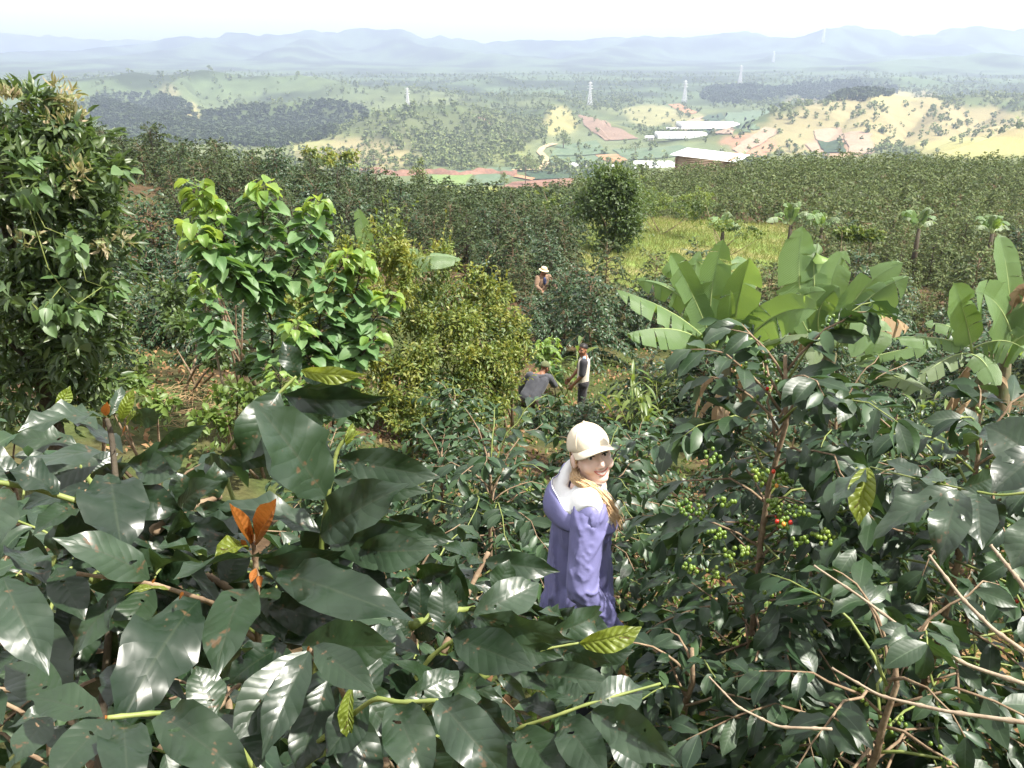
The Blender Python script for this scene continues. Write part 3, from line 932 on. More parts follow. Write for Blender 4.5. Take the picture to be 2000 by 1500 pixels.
PATCHES = [
    ('crop_field', [(842, 343), (925, 341), (905, 364), (840, 362)], 'green', .8), ('crop_field', [(930, 343), (1002, 339), (985, 361), (910, 364)], 'teal', .8),
    ('crop_field', [(880, 333), (1010, 328), (1005, 338), (870, 341)], 'teal', .8), ('ploughed_field', [(1000, 357), (1125, 349), (1110, 366), (975, 371)], 'red', .9),
    ('crop_field', [(1025, 337), (1170, 329), (1175, 347), (1040, 352)], 'dark', .9), ('soil_strip', [(1008, 343), (1045, 350), (1040, 354), (1003, 347)], 'orange', 1.1),
    ('crop_field', [(1072, 308), (1190, 302), (1225, 318), (1065, 325)], 'teal', .9), ('crop_field', [(1090, 284), (1165, 275), (1190, 300), (1075, 306)], 'teal', .9),
    ('soil_plot', [(1163, 305), (1205, 303), (1232, 318), (1190, 322)], 'orange', 1.4), ('crop_field', [(1195, 292), (1330, 284), (1360, 300), (1225, 314)], 'teal', .9),
    ('ploughed_slope', [(1128, 228), (1160, 226), (1205, 268), (1185, 276)], 'brown', .9), ('ploughed_slope', [(1175, 248), (1210, 252), (1247, 272), (1192, 275)], 'brown', 1.0),
    ('crop_plot', [(1380, 226), (1412, 222), (1398, 262), (1365, 263)], 'dark', 1.), ('crop_plot', [(1418, 222), (1500, 214), (1478, 252), (1444, 262)], 'teal', 1.),
    ('soil_plot', [(1395, 253), (1432, 250), (1430, 263), (1392, 264)], 'pink', 1.2), ('soil_slope', [(1322, 244), (1372, 228), (1362, 258), (1318, 254)], 'pink', 1.),
    ('soil_slope', [(1430, 292), (1492, 250), (1528, 256), (1452, 304)], 'pink', 1.), ('soil_slope', [(1645, 262), (1702, 262), (1706, 302), (1662, 304)], 'pink', 1.),
    ('soil_slope', [(1590, 256), (1642, 250), (1650, 272), (1594, 274)], 'pink', 1.), ('crop_plot', [(1596, 275), (1640, 273), (1652, 299), (1612, 300)], 'dark', 1.1),
    ('soil_slope', [(1572, 282), (1596, 280), (1610, 300), (1588, 300)], 'pink', 1.), ('soil_slope', [(1305, 205), (1325, 203), (1362, 220), (1345, 226)], 'orange', 1.),
    ('soil_slope', [(930, 228), (950, 226), (968, 246), (950, 248)], 'brown', 1.), ('grass_slope', [(880, 372), (1010, 366), (1060, 392), (900, 396)], 'lime', .4),
]
for nm_, quad, mt, lf in PATCHES:
    patch(nm_, quad, FM[mt], lf)
# winding earth track
def ribbon(name, pix, width, mat, lift=1.2):
    c = np.array([ground_hit(*p) for p in pix])
    t = np.linspace(0, len(c) - 1, 40)
    x = np.interp(t, np.arange(len(c)), c[:, 0]); y = np.interp(t, np.arange(len(c)), c[:, 1])
    T = np.stack([np.gradient(x), np.gradient(y)], -1); T /= np.linalg.norm(T, axis=1)[:, None]
    Nn = np.stack([-T[:, 1], T[:, 0]], -1)
    v = []
    for s in (-.5, .5):
        xx = x + s * width * Nn[:, 0]; yy = y + s * width * Nn[:, 1]
        v.append(np.stack([xx, yy, H(xx, yy) + lift], -1))
    v = np.concatenate(v)
    q = np.stack([np.arange(39), np.arange(39) + 40, np.arange(39) + 41, np.arange(39) + 1], -1)
    if np.cross(v[q[0, 1]] - v[q[0, 0]], v[q[0, 3]] - v[q[0, 0]])[2] < 0: q = q[:, ::-1]
    tag(link(name, mesh_np(name, v, q, mat)), kind='structure')
ribbon('track', [(1052, 335), (1066, 322), (1066, 310), (1054, 298), (1060, 290), (1085, 282)], 7, FM['track'])
ribbon('track', [(1085, 328), (1040, 333), (1000, 334)], 6, FM['track'])
# red cut bank below the pine hill
mb = MB()
xs = np.linspace(700, 1010, 60)
top = []; bot = []
for i, xx in enumerate(xs):
    p = PY(xx, 331, 770 + 8 * math.sin(i * .3))
    z = Hs(p[0], p[1])
    hh = 4.0 + .8 * math.sin(i * .45) + .6 * math.sin(i * 1.3)
    bot.append([p[0], p[1] - 5, z - 2]); top.append([p[0], p[1] + 2, z + hh])
bk_ = np.array([[t_[0], t_[1] + 25, t_[2] - 3] for t_ in top])
v = np.concatenate([bot, top, bk_])
k = 60
q = [[i, i + 1, k + i + 1, k + i] for i in range(k - 1)] + [[k + i, k + i + 1, 2 * k + i + 1, 2 * k + i] for i in range(k - 1)]
mb.add(v, q=q)
tag(mb.obj('earth_bank', FM['red'], None, smooth_=False), 'bare red earth bank cut along the foot of the pine hill', 'earth bank')

# ---------------------------------------------------------------- greenhouses, shed, small houses
M['plastic'] = plain_mat('greenhouse_film', (0.80, 0.80, 0.80), (0.86, 0.86, 0.85), 0.3, rough=0.5)
M['wood'] = plain_mat('shed_plank', (0.36, 0.25, 0.19), (0.5, 0.37, 0.29), 1.3, rough=0.85)
M['wood2'] = plain_mat('shed_plank_pale', (0.36, 0.25, 0.18), (0.5, 0.38, 0.29), 1.3, rough=0.85)
M['tin'] = plain_mat('tin_roof', (0.62, 0.64, 0.66), (0.72, 0.73, 0.74), 0.4, rough=0.45, spec=0.5)
M['steel'] = plain_mat('pylon_steel', (0.62, 0.63, 0.64), (0.7, 0.7, 0.7), 1.0, rough=0.5)
M['wall_white'] = plain_mat('white_wall', (0.7, 0.68, 0.64), (0.75, 0.73, 0.7), 1.0)
M['roof_red'] = plain_mat('red_roof', (0.42, 0.16, 0.10), (0.5, 0.22, 0.15), 1.0)
M['glass_dark'] = plain_mat('window_pane', (0.03, 0.035, 0.04), rough=0.15, spec=0.5)

def greenhouse(px0, px1, py, depth, label, bays=4, hh=4.0):
    hh = hh * .6
    a = ground_hit(px0, py); b = ground_hit(px1, py)
    b = PY(px1, py, a[1])
    c = .5 * (a + b); z = max(Hs(a[0], a[1]), Hs(b[0], b[1]), Hs(c[0], c[1]))
    L = b[0] - a[0]
    root = thing('greenhouse', label, 'greenhouse', (c[0], c[1], z), 'plastic greenhouses on the valley floor')
    bw = depth / bays
    for k in range(bays):
        mb = MB()
        y0 = c[1] + k * bw
        n = 8
        pr = [(y0, z - 4)] + [(y0 + bw * i / n, z + hh * 0.55 + hh * .45 * math.sin(math.pi * i / n)) for i in range(n + 1)] + [(y0 + bw, z - 4)]
        vv = [[x, yy, zz] for x in (a[0], b[0]) for yy, zz in pr]
        m = len(pr)
        q = [[i, i + 1, m + i + 1, m + i] for i in range(m - 1)]
        mb.add(vv, q=q)
        for s in (0, 1):
            ce = [[(a[0], b[0])[s], y0 + bw / 2, z]]
            mb.add(np.array(vv[s * m:(s + 1) * m] + ce), t=[[i, i + 1, m] for i in range(m - 1)])
        mb.obj('roof_bay', M['plastic'], root, smooth_=False)
    for k in range(9):
        x = a[0] + L * k / 8
        MB().box((x, c[1] - .25, z + hh * .25 - 1), .4, .3, hh * .6 + 2).obj('post', M['steel'], root, smooth_=False)
greenhouse(1112, 1158, 326, 18, 'short white greenhouse beside the dark green crop field', 2)
greenhouse(1150, 1212, 330, 16, 'low white greenhouse partly behind the bushy tree crown', 2, 3)
greenhouse(1235, 1322, 329, 34, 'wide white greenhouse roof next to the wooden shed', 4, 4)
greenhouse(1284, 1380, 279, 26, 'long white greenhouse row, nearest strip of the valley complex', 3, 4)
greenhouse(1330, 1442, 272, 40, 'broad white greenhouse block behind the long strip', 5, 4)
greenhouse(1306, 1352, 254, 24, 'small white greenhouse at the foot of the pink soil slope', 3, 4)

def shed():
    Y = 118.0
    A = PY(1318, 322, Y)      # near corner of the plank wall
    top = PY(1318, 306, Y)
    zt = top[2]; zb = Hs(A[0], Y) - 0.5
    zb = min(zb, PY(1318, 340, Y)[2])
    root = thing('wooden_shed', 'plank-walled shed with pale tin roof behind the coffee rows', 'shed', (A[0] + 4, Y + 3, zb))
    X0 = A[0]; L = 7.6; D = 9.0
    yaw = R(-24)
    cx, sx = math.cos(yaw), math.sin(yaw)
    Rz = np.array([[cx, -sx, 0], [sx, cx, 0], [0, 0, 1]])
    def wpt(u, v_, z_): return np.array([X0, Y, 0]) + Rz @ np.array([u, v_, 0]) + np.array([0, 0, z_])
    hwall = zt - zb
    nb = int(hwall / 0.24) + 1
    for i in range(nb):
        zc = zb + (i + .5) * hwall / nb
        mt = M['wood'] if i % 3 else M['wood2']
        hgt = hwall / nb * 0.86
        MB().box(wpt(L / 2, (i % 2) * 0.02, zc), L, 0.05, hgt, Rz).obj('plank', mt, root, smooth_=False)
        MB().box(wpt((i % 2) * 0.02, D / 2, zc), 0.05, D, hgt, Rz).obj('plank', mt, root, smooth_=False)
    MB().box(wpt(L / 2, D - .1, zb + hwall / 2), L, 0.05, hwall, Rz).obj('back_wall', M['wood'], root, smooth_=False)
    MB().box(wpt(L - .05, D / 2, zb + hwall / 2), 0.05, D - .4, hwall, Rz).obj('side_wall', M['wood'], root, smooth_=False)
    # corrugated roof sheets, sloping down towards the right
    ns = 8
    for k in range(ns):
        mb = MB()
        v0 = -0.7 + (D + 1.4) * k / ns; v1 = -0.7 + (D + 1.4) * (k + 1) / ns - 0.02
        m = 10
        pts = []
        for j in range(m + 1):
            vv = v0 + (v1 - v0) * j / m
            zc = 0.05 * (j % 2) + 0.02 * (k % 2)
            for u, zz in ((-0.6, 0.30), (L + 0.9, -0.35)):
                pts.append(wpt(u, vv, zt + zz + zc))
        q = [[2 * j, 2 * j + 1, 2 * j + 3, 2 * j + 2] for j in range(m)]
        mb.add(pts, q=q)
        mb.obj('roof_sheet', M['tin'], root, smooth_=False)
    for u in (0.1, L - .1):
        MB().box(wpt(u, -0.08, zb + hwall / 2), .16, .12, hwall, Rz).obj('post', M['wood'], root, smooth_=False)
shed()

def house(px, py, wd, label, roof):
    g = ground_hit(px, py)
    x, y, z = g
    root = thing('farm_house', label, 'house', (x, y, z))
    MB().box((x, y, z + 1.5), wd, 6, 4).obj('wall', M['wall_white'], root, smooth_=False)
    mb = MB()
    v = [(x - wd / 2 - .5, y - 3.6, z + 3.4), (x + wd / 2 + .5, y - 3.6, z + 3.4), (x + wd / 2 + .5, y, z + 5.6), (x - wd / 2 - .5, y, z + 5.6), (x - wd / 2 - .5, y + 3.6, z + 3.4), (x + wd / 2 + .5, y + 3.6, z + 3.4)]
    mb.add(v, q=[[0, 1, 2, 3], [3, 2, 5, 4]], t=[[0, 3, 4], [1, 5, 2]])
    mb.obj('roof', roof, root, smooth_=False)
    for k in (-.3, .3):
        MB().box((x + k * wd, y - 3.02, z + 1.9), 1.3, .1, 1.2).obj('window', M['glass_dark'], root, smooth_=False)
    MB().box((x, y - 3.02, z + 1.3), 1.2, .1, 2.2).obj('door', M['wood'], root, smooth_=False)
house(1420, 251, 16, 'tiny red-roofed farmhouse on the terraced valley fields', M['roof_red'])
house(1268, 274, 10, 'tiny pale farmhouse beside the long greenhouses', M['tin'])

# ---------------------------------------------------------------- lattice pylons
def pylon_mesh(hh, s=0.33):
    mb = MB()
    bw = hh * 0.105; tw = hh * 0.022
    def w(z): 
        f = z / hh
        return bw + (hh * 0.035 - bw) * min(1, f / 0.62) if f < 0.62 else hh * 0.035 + (tw - hh * 0.035) * (f - .62) / .38
    lv = [0, .16, .30, .43, .54, .63, .71, .79, .87, .94, 1.0]
    zs = [l * hh for l in lv]
    for sx in (-1, 1):
        for sy in (-1, 1):
            mb.tube([[sx * w(z), sy * w(z), z] for z in zs], s * 1.25, 4)
    for i in range(len(zs) - 1):
        z0, z1 = zs[i], zs[i + 1]
        for k in range(4):
            c0 = [(-1, -1), (1, -1), (1, 1), (-1, 1)][k]; c1 = [(1, -1), (1, 1), (-1, 1), (-1, -1)][k]
            mb.tube([[c0[0] * w(z0), c0[1] * w(z0), z0], [c1[0] * w(z1), c1[1] * w(z1), z1]], s * .8, 3)
            mb.tube([[c1[0] * w(z0), c1[1] * w(z0), z0], [c0[0] * w(z1), c0[1] * w(z1), z1]], s * .8, 3)
            mb.tube([[c0[0] * w(z1), c0[1] * w(z1), z1], [c1[0] * w(z1), c1[1] * w(z1), z1]], s * .8, 3)
    return mb
def pylon(px, py_base, py_top, Y, label):
    b = PY(px, py_base, Y); t = PY(px, py_top, Y)
    z = Hs(b[0], Y)
    hh = t[2] - z
    root = thing('power_pylon', label, 'pylon', (b[0], Y, z), 'lattice power pylons across the hills')
    px_m = Y / FPX * 2000 / 1024
    s = max(0.3, px_m * 0.26)
    link('lattice_body', pylon_mesh(hh, s).mesh('lattice_body', M['steel'], False), root)
    for f, l in ((.72, .13), (.84, .115), (.95, .09)):
        mb = MB()
        for sg in (-1, 1):
            mb.tube([[0, 0, hh * f + hh * .02], [sg * hh * l, 0, hh * f]], s, 4)
            mb.tube([[0, 0, hh * f - hh * .015], [sg * hh * l, 0, hh * f]], s, 4)
        link('crossarm', mb.mesh('crossarm', M['steel'], False), root)
pylon(797, 218, 172, 1185, 'grey lattice pylon on the pine-dotted hill at centre left')
pylon(1152, 197, 160, 1620, 'pale lattice pylon above the brown ploughed slope')
pylon(1337, 190, 157, 1900, 'thin pylon above the orange soil track, left of the wooded knoll')
pylon(1445, 162, 128, 2200, 'pale pylon standing on the dark wooded knoll')
pylon(1510, 122, 100, 4050, 'faint pylon low on the hazy blue mountain spur')
pylon(1608, 76, 54, 4950, 'faintest pylon just below the mountain summit')

# ---------------------------------------------------------------- trees on the hills
M['far_tree'] = leaf_mat('far_tree_leaf', (0.10, 0.145, 0.05), (0.23, 0.26, 0.10), rough=0.8, spec=0.15, trans=0.12, tcol=(0.15, 0.18, 0.06))
def far_tree_arr(seed, tall):
    rng = np.random.RandomState(seed)
    mb = MB()
    V, Q = [], []
    n = 34
    lobes = [((0, 0, .62 * tall), (.26, .26, .34 * tall)), ((.1, .05, .5 * tall), (.25, .22, .2 * tall)), ((-.12, 0, .42 * tall), (.2, .2, .16 * tall))]
    F = crown_frames(seed, lobes, n, 0.34, clump=0.25, shell=0.3, hang=0.1)
    join_leaves(mb, [diamond_arr(0.85, 0.1)], F, seed)
    mb.tube([[0, 0, -.1], [0.01, 0, .5 * tall]], [.03, .015], 3, cap=False)
    return np.concatenate(mb.v), np.concatenate(mb.q), np.concatenate(mb.uv)
FT = [far_tree_arr(i, t_) for i, t_ in enumerate([1.0, 0.8, 1.25, 0.95])]
rng = np.random.RandomState(4)
NTRY = 40000
ang = np.radians(rng.uniform(-36, 36, NTRY))
rad = 650 * (3300 / 650) ** (rng.rand(NTRY) ** 0.8)
tx = rad * np.sin(ang); ty = rad * np.cos(ang)
tz = H(tx, ty)
tp = np.stack([tx, ty, tz], -1)
tpx, tpy, td = project(tp)
dens = 0.12 + 0.5 * smooth(-0.1, 0.3, fbm(tx / 90, ty / 90, 55, 4))
dens = np.where(rad > 1900, dens * .8, dens)
BARE = [(1150, 292, 125, 32, .03), (1350, 290, 100, 28, .03), (900, 352, 200, 18, .0), (1095, 245, 28, 32, .08), (1560, 270, 110, 36, .10), (1720, 230, 160, 44, .20), (1900, 285, 140, 26, .03), (1850, 245, 170, 36, .18),
        (1185, 255, 60, 26, .04), (1270, 225, 55, 22, .10), (1430, 240, 90, 26, .03), (700, 295, 100, 26, .22), (375, 215, 16, 46, .06), (620, 285, 60, 12, .05), (1740, 190, 50, 10, .02), (1640, 280, 80, 24, .03), (1460, 280, 60, 28, .06)]
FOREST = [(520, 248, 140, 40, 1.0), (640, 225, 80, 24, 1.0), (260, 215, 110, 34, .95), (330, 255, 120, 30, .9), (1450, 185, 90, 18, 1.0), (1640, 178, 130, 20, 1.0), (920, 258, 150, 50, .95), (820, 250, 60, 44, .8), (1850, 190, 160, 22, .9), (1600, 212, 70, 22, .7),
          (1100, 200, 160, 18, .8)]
for lst in (FOREST, BARE):
    for cx, cy, rx, ry, dn in lst:
        ins = ((tpx - cx) / rx) ** 2 + ((tpy - cy) / ry) ** 2 < 1
        dens = np.where(ins, dn, dens)
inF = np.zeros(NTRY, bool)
for cx, cy, rx, ry, dn in FOREST[:6]: inF |= ((tpx - cx) / rx) ** 2 + ((tpy - cy) / ry) ** 2 + .5 * fbm(tpx / 40, tpy / 20, 66, 3) < 1  # zones of dense trees that take the cloud-shadow tone
keep = (rng.rand(NTRY) < dens) & (tpx > -40) & (tpx < 2040) & (tpy < 345)
keep &= ~((rad < 760))
tp = tp[keep]; td = td[keep]; trad = rad[keep]
th_ = 3.6 + 6.5 * rng.rand(len(tp)) ** 1.8 * np.where(trad > 1700, 1.25, 1)
size = th_ / td
inF = inF[keep]
o_ = np.argsort(-size)
rot = rng.rand(len(tp)) * 6.28
ft_me = [mesh_np('crown', v, q, M['far_tree'], uv=uv) for v, q, uv in FT]
mb = MB(); mbd = MB()
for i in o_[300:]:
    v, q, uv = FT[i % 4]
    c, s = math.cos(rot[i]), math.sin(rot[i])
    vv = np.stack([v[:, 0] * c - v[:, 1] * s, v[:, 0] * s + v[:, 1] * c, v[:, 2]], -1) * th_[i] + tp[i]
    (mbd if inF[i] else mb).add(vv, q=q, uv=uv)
cand = 90000
ang2 = np.radians(rng.uniform(-30, 36, cand)); rad2 = 900 * (2400 / 900) ** rng.rand(cand)
x2 = rad2 * np.sin(ang2); y2 = rad2 * np.cos(ang2)
z2 = H(x2, y2); qx, qy, _ = project(np.stack([x2, y2, z2], -1))
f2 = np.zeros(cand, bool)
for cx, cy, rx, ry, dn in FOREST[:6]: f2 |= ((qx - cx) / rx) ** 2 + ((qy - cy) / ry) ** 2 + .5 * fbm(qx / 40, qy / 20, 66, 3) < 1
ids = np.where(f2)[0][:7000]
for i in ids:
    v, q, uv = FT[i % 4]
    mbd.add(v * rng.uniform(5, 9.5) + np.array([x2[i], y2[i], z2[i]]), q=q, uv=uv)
M['far_pine_shade'] = leaf_mat('far_pine_leaf_shade', (0.045, 0.07, 0.03), (0.085, 0.11, 0.05), rough=0.8, spec=0.15, trans=0.1, tcol=(0.1, 0.13, 0.05))  # dense pines, darkened in colour to stand for cloud shadow
tag(mbd.obj('pine_forest', M['far_pine_shade'], None), 'continuous pine forest, cloud shadow in its dark colour, on the left hills and the central knoll', 'forest', kind='stuff')
fw = mb.obj('hillside_trees', M['far_tree'], None)
tag(fw, 'scattered pines and scrub covering the far hills', 'woodland', kind='stuff')
for i in o_[:300]:
    o = link('hillside_tree', ft_me[i % 4])
    o.location = tp[i]; o.rotation_euler = (0, 0, rot[i]); o.scale = (th_[i],) * 3
    zone = ('on the wooded hills at far left', 'on the pylon hill in the middle distance', 'around the valley fields and greenhouses', 'on the tan grassy hill at right')[int(np.digitize(tpx[keep][i], (640, 1120, 1400)))]
    tag(o, 'small dark tree dotted ' + zone, 'tree', 'trees ' + zone)
print('far trees', len(tp))

# nearer single trees down in the valley
M['valley_leaf'] = leaf_mat('valley_leaf', (0.07, 0.105, 0.03), (0.15, 0.18, 0.05), rough=0.6, trans=0.25, tcol=(0.25, 0.3, 0.06))
def valley_tree(px, py_base, py_top, wpx, Y, label, seed, mat='valley_leaf', n=700):
    b = PY(px, py_base, Y); t = PY(px, py_top, Y)
    z0 = Hs(b[0], Y)
    hh = t[2] - b[2]
    zb = b[2]
    wd = wpx / FPX * Y * .5
    root = thing('valley_tree', label, 'tree', (b[0], Y, min(z0, zb)))
    c = np.array([b[0], Y, zb])
    rng = np.random.RandomState(seed)
    lobes = [(c + np.array([rng.uniform(-.5, .5) * wd, rng.uniform(-.5, .5) * wd, hh * f]), (wd * s, wd * s, hh * .2)) for f, s in ((.3, .75), (.45, .9), (.6, .8), (.75, .6), (.88, .38))]
    F = crown_frames(seed, lobes, n, max(0.28, hh * 0.09), clump=0.22, shell=0.4)
    mb = MB(); join_leaves(mb, ARR_DIAMOND, F, seed)
    tag(mb.obj('crown', M[mat], root), kind='stuff')
    MB().tube([[b[0], Y, min(z0, zb) - .3], [b[0] + .05 * wd, Y, zb + hh * .4], [b[0], Y, zb + hh * .9]], [hh * .03, hh * .02, hh * .006], 6).obj('trunk', M['bark'], root)
valley_tree(826, 372, 312, 44, 135, 'slender pale green tree poking above the coffee at the valley edge', 1)
valley_tree(985, 360, 334, 22, 300, 'small round tree beside the red ploughed field', 2, 'far_tree')
valley_tree(929, 366, 347, 22, 300, 'small dark shrub tree on the green crop field', 3, 'far_tree')
valley_tree(1026, 332, 300, 40, 700, 'round grey-green tree at the end of the red bank', 4, 'far_tree')
valley_tree(1240, 298, 278, 34, 900, 'dark tree clump standing alone between the crop fields', 5, 'far_tree')
valley_tree(1100, 288, 250, 26, 980, 'dark tree on the small yellow knoll', 6, 'far_tree')
valley_tree(730, 322, 282, 30, 850, 'tall pine in front of the tan slope', 7, 'far_tree')
# ---------------------------------------------------------------- coffee rows over the hillsides
rng = np.random.RandomState(12)
VAR = []
for k in range(6):
    hh = [1.5, 1.75, 1.65, 1.9, 1.45, 1.7][k]
    BR, F, own = coffee_struct(100 + k, h=hh, r=[.95, 1.05, 1.1, 1.0, .9, 1.15][k], nb=[62, 70, 66, 74, 56, 68][k], node=0.07, leaf=0.15, jit=.45, start=.15, zlow=.08)
    mb = MB(); join_leaves(mb, ARR_COFFEE, F, k)
    fol = mb.mesh('foliage', M['coffee'])
    VAR.append((fol, coffee_trunk_mb(BR, hh, seed=k).mesh('stem', M['bark']), hh))
VARD = []     # the drier, sparser shrubs on the far slopes, with bare pale branches showing
for k in range(4):
    hh = [1.75, 1.9, 1.6, 1.85][k]
    BR, F, own = coffee_struct(200 + k, h=hh, r=[1.05, 1.1, 1.0, 1.15][k], nb=[58, 64, 54, 60][k], node=0.085, leaf=0.155, jit=.55, start=.22, droop=.4, zlow=.05)
    mb = MB(); join_leaves(mb, ARR_COFFEE, F, k)
    fol = mb.mesh('foliage', M['coffee_dry'])
    fol2 = fol.copy(); fol2.materials[0] = M['coffee_sun_tone']  # same foliage with sunlight in the leaf colour
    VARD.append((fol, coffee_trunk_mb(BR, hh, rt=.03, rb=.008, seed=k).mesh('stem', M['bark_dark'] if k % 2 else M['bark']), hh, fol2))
LOD = []
for k in range(4):
    BR, F, own = coffee_struct(300 + k, h=1.7, r=1.1, nb=32, node=0.2, leaf=0.25, jit=.6, start=.3, zlow=.2)
    mb = MB(); join_leaves(mb, ARR_DIAMOND, F, k)
    LOD.append((np.concatenate(mb.v), np.concatenate(mb.q), np.concatenate(mb.uv)))

NO_COFFEE = [
    [(225, 375), (330, 395), (330, 470), (300, 560), (300, 640), (400, 740), (440, 870), (290, 870), (255, 640), (240, 450)],     # path
    [(1125, 425), (1300, 428), (1545, 440), (1560, 520), (1480, 575), (1250, 565), (1130, 515)],                                     # clearing
    [(520, 560), (720, 520), (980, 560), (1030, 700), (1000, 850), (760, 850), (560, 800), (500, 700)],                                # hedge
    [(985, 720), (1190, 715), (1190, 812), (1120, 806), (1060, 800), (985, 850)],                                                       # pickers
    [(1180, 690), (1340, 690), (1340, 800), (1180, 800)],
]
pts = []
row = 0
y = 5.4
while y < 96:
    half = 0.66 * y + 5
    x = -half + (row % 2) * 0.8
    while x < half:
        pts.append((x + rng.normal() * .18, y + rng.normal() * .14 + 0.03 * x))
        x += 1.15 + 0.006 * y
    y += 1.75 + 0.010 * y
    row += 1
pts = np.array(pts)
pz = H(pts[:, 0], pts[:, 1])
bp = np.stack([pts[:, 0], pts[:, 1], pz], -1)
bpx, bpv, bd = project(bp)
ok = (bpx > -120) & (bpx < 2120) & (bpv > 150)
for poly in NO_COFFEE: ok &= ~inside(poly, bpx, bpv)
tpx_, tpy_, _ = project(bp + np.array([0, 0, 1.5]))
ok &= ~(inside(NO_COFFEE[1], tpx_, tpy_) & (bpv < 600))
# big plants stand here instead
KEEP_OUT = [(-4.2, 6.6, 2.6), (-3.3, 9.0, 1.5), (-1.6, 9.6, 1.6), (-1.4, 11.5, 2.4), (-0.6, 13.2, 2.2), (-4.4, 10.6, 1.2), (3.4, 11.4, 2.0), (5.4, 11.8, 2.0), (8.2, 10.6, 2.2), (0.5, 15.4, 1.0), (1.45, 15.6, 1.0), (4.6, 38.7, 1.8),
            (0.7, 24.2, 0.6), (-2.6, 11.8, 1.2)]
for cx, cy, cr in KEEP_OUT:
    ok &= (bp[:, 0] - cx) ** 2 + (bp[:, 1] - cy) ** 2 > cr * cr
ok &= ~((bp[:, 0] > .1) & (bp[:, 0] < 1.9) & (bp[:, 1] > 12.2) & (bp[:, 1] < 16.2))
gaps = fbm(bp[:, 0] * .35, bp[:, 1] * .35, 41, 2) < -0.38
ok &= ~gaps
bp = bp[ok]; bd = bd[ok]; bpx = bpx[ok]; bpv = bpv[ok]
# hidden behind the near bank of shrubs or outside: drop
vis = (bpv < 1250)
bp = bp[vis]; bd = bd[vis]; bpx = bpx[vis]; bpv = bpv[vis]
order = np.argsort(bd)
print('coffee shrubs', len(bp))
def place_shrub(i, rank):
    x, y, z = bp[i]
    right = x > 3 + 0.02 * y
    dry = y > 24 and rng.rand() < 0.8
    vv_ = (VARD if dry else VAR)[rng.randint(4 if dry else 6)]
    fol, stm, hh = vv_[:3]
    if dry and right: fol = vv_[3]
    s = rng.uniform(0.62, 1.22) * (1.0 if y > 14 else 0.85)
    if -.3 < x < 2.0 and 11.2 < y < 17.5: s = min(s, .5)
    if .2 < x < 1.4 and 22 < y < 24.3: s = min(s, .66)
    if -.2 < x < 2.2 and 7.5 < y < 12.3: s = min(s, .6)
    if y < 9: lab, grp = 'glossy coffee shrub in the slope just below the woman', 'coffee shrubs below the woman'
    elif y < 18 and x < 2.2: lab, grp = 'dark coffee shrub on the valley bottom around the two near pickers', 'coffee shrubs around the near pickers'
    elif y < 18: lab, grp = 'dark coffee shrub close around the big banana clumps', 'coffee shrubs around the banana clumps'
    elif right and y < 30: lab, grp = 'coffee shrub in the dark rows just behind the big bananas', 'coffee shrubs just behind the bananas'
    elif right: lab, grp = 'coffee shrub in the rows beyond the banana plants', 'coffee shrubs in the rows beyond the bananas'
    elif x < -7 and y > 32: lab, grp = 'coffee shrub on the left skyline below the wooded hills', 'coffee shrubs on the left skyline'
    elif x < -7: lab, grp = 'coffee shrub beside the earth path climbing the left slope', 'coffee shrubs beside the path'
    elif y < 30: lab, grp = 'dark coffee shrub near the picker in the bucket hat', 'coffee shrubs around the far picker'
    else: lab, grp = 'dry coffee shrub high on the slope left of the grassy clearing', 'coffee shrubs on the slope behind the path'
    root = thing('coffee_shrub', lab, 'shrub', (x, y, z), grp, rng.rand() * 6.28)
    root.scale = (s * rng.uniform(.9, 1.1), s * rng.uniform(.9, 1.1), s)
    tag(link('foliage', fol, root), kind='stuff')
    link('stem', stm, root)
for k, i in enumerate(order[:300]): place_shrub(i, k)
for side_ in (0, 1):
    mb = MB()
    for i in order[300:]:
        if (bp[i, 0] > 3 + 0.02 * bp[i, 1]) != bool(side_): continue
        v, q, uv = LOD[rng.randint(4)]
        s = rng.uniform(0.62, 1.22); a_ = rng.rand() * 6.28
        c, s_ = math.cos(a_) * s, math.sin(a_) * s
        vv = np.stack([v[:, 0] * c - v[:, 1] * s_, v[:, 0] * s_ + v[:, 1] * c, v[:, 2] * s], -1) + bp[i]
        mb.add(vv, q=q, uv=uv)
    o = mb.obj('coffee_rows', M['coffee_sun_tone' if side_ else 'coffee_dry'], None)
    tag(o, 'coffee rows with sunlight in their leaf tone running back behind the banana plants' if side_ else 'dark coffee mass covering the top of the slope behind the path', 'coffee rows', kind='stuff')

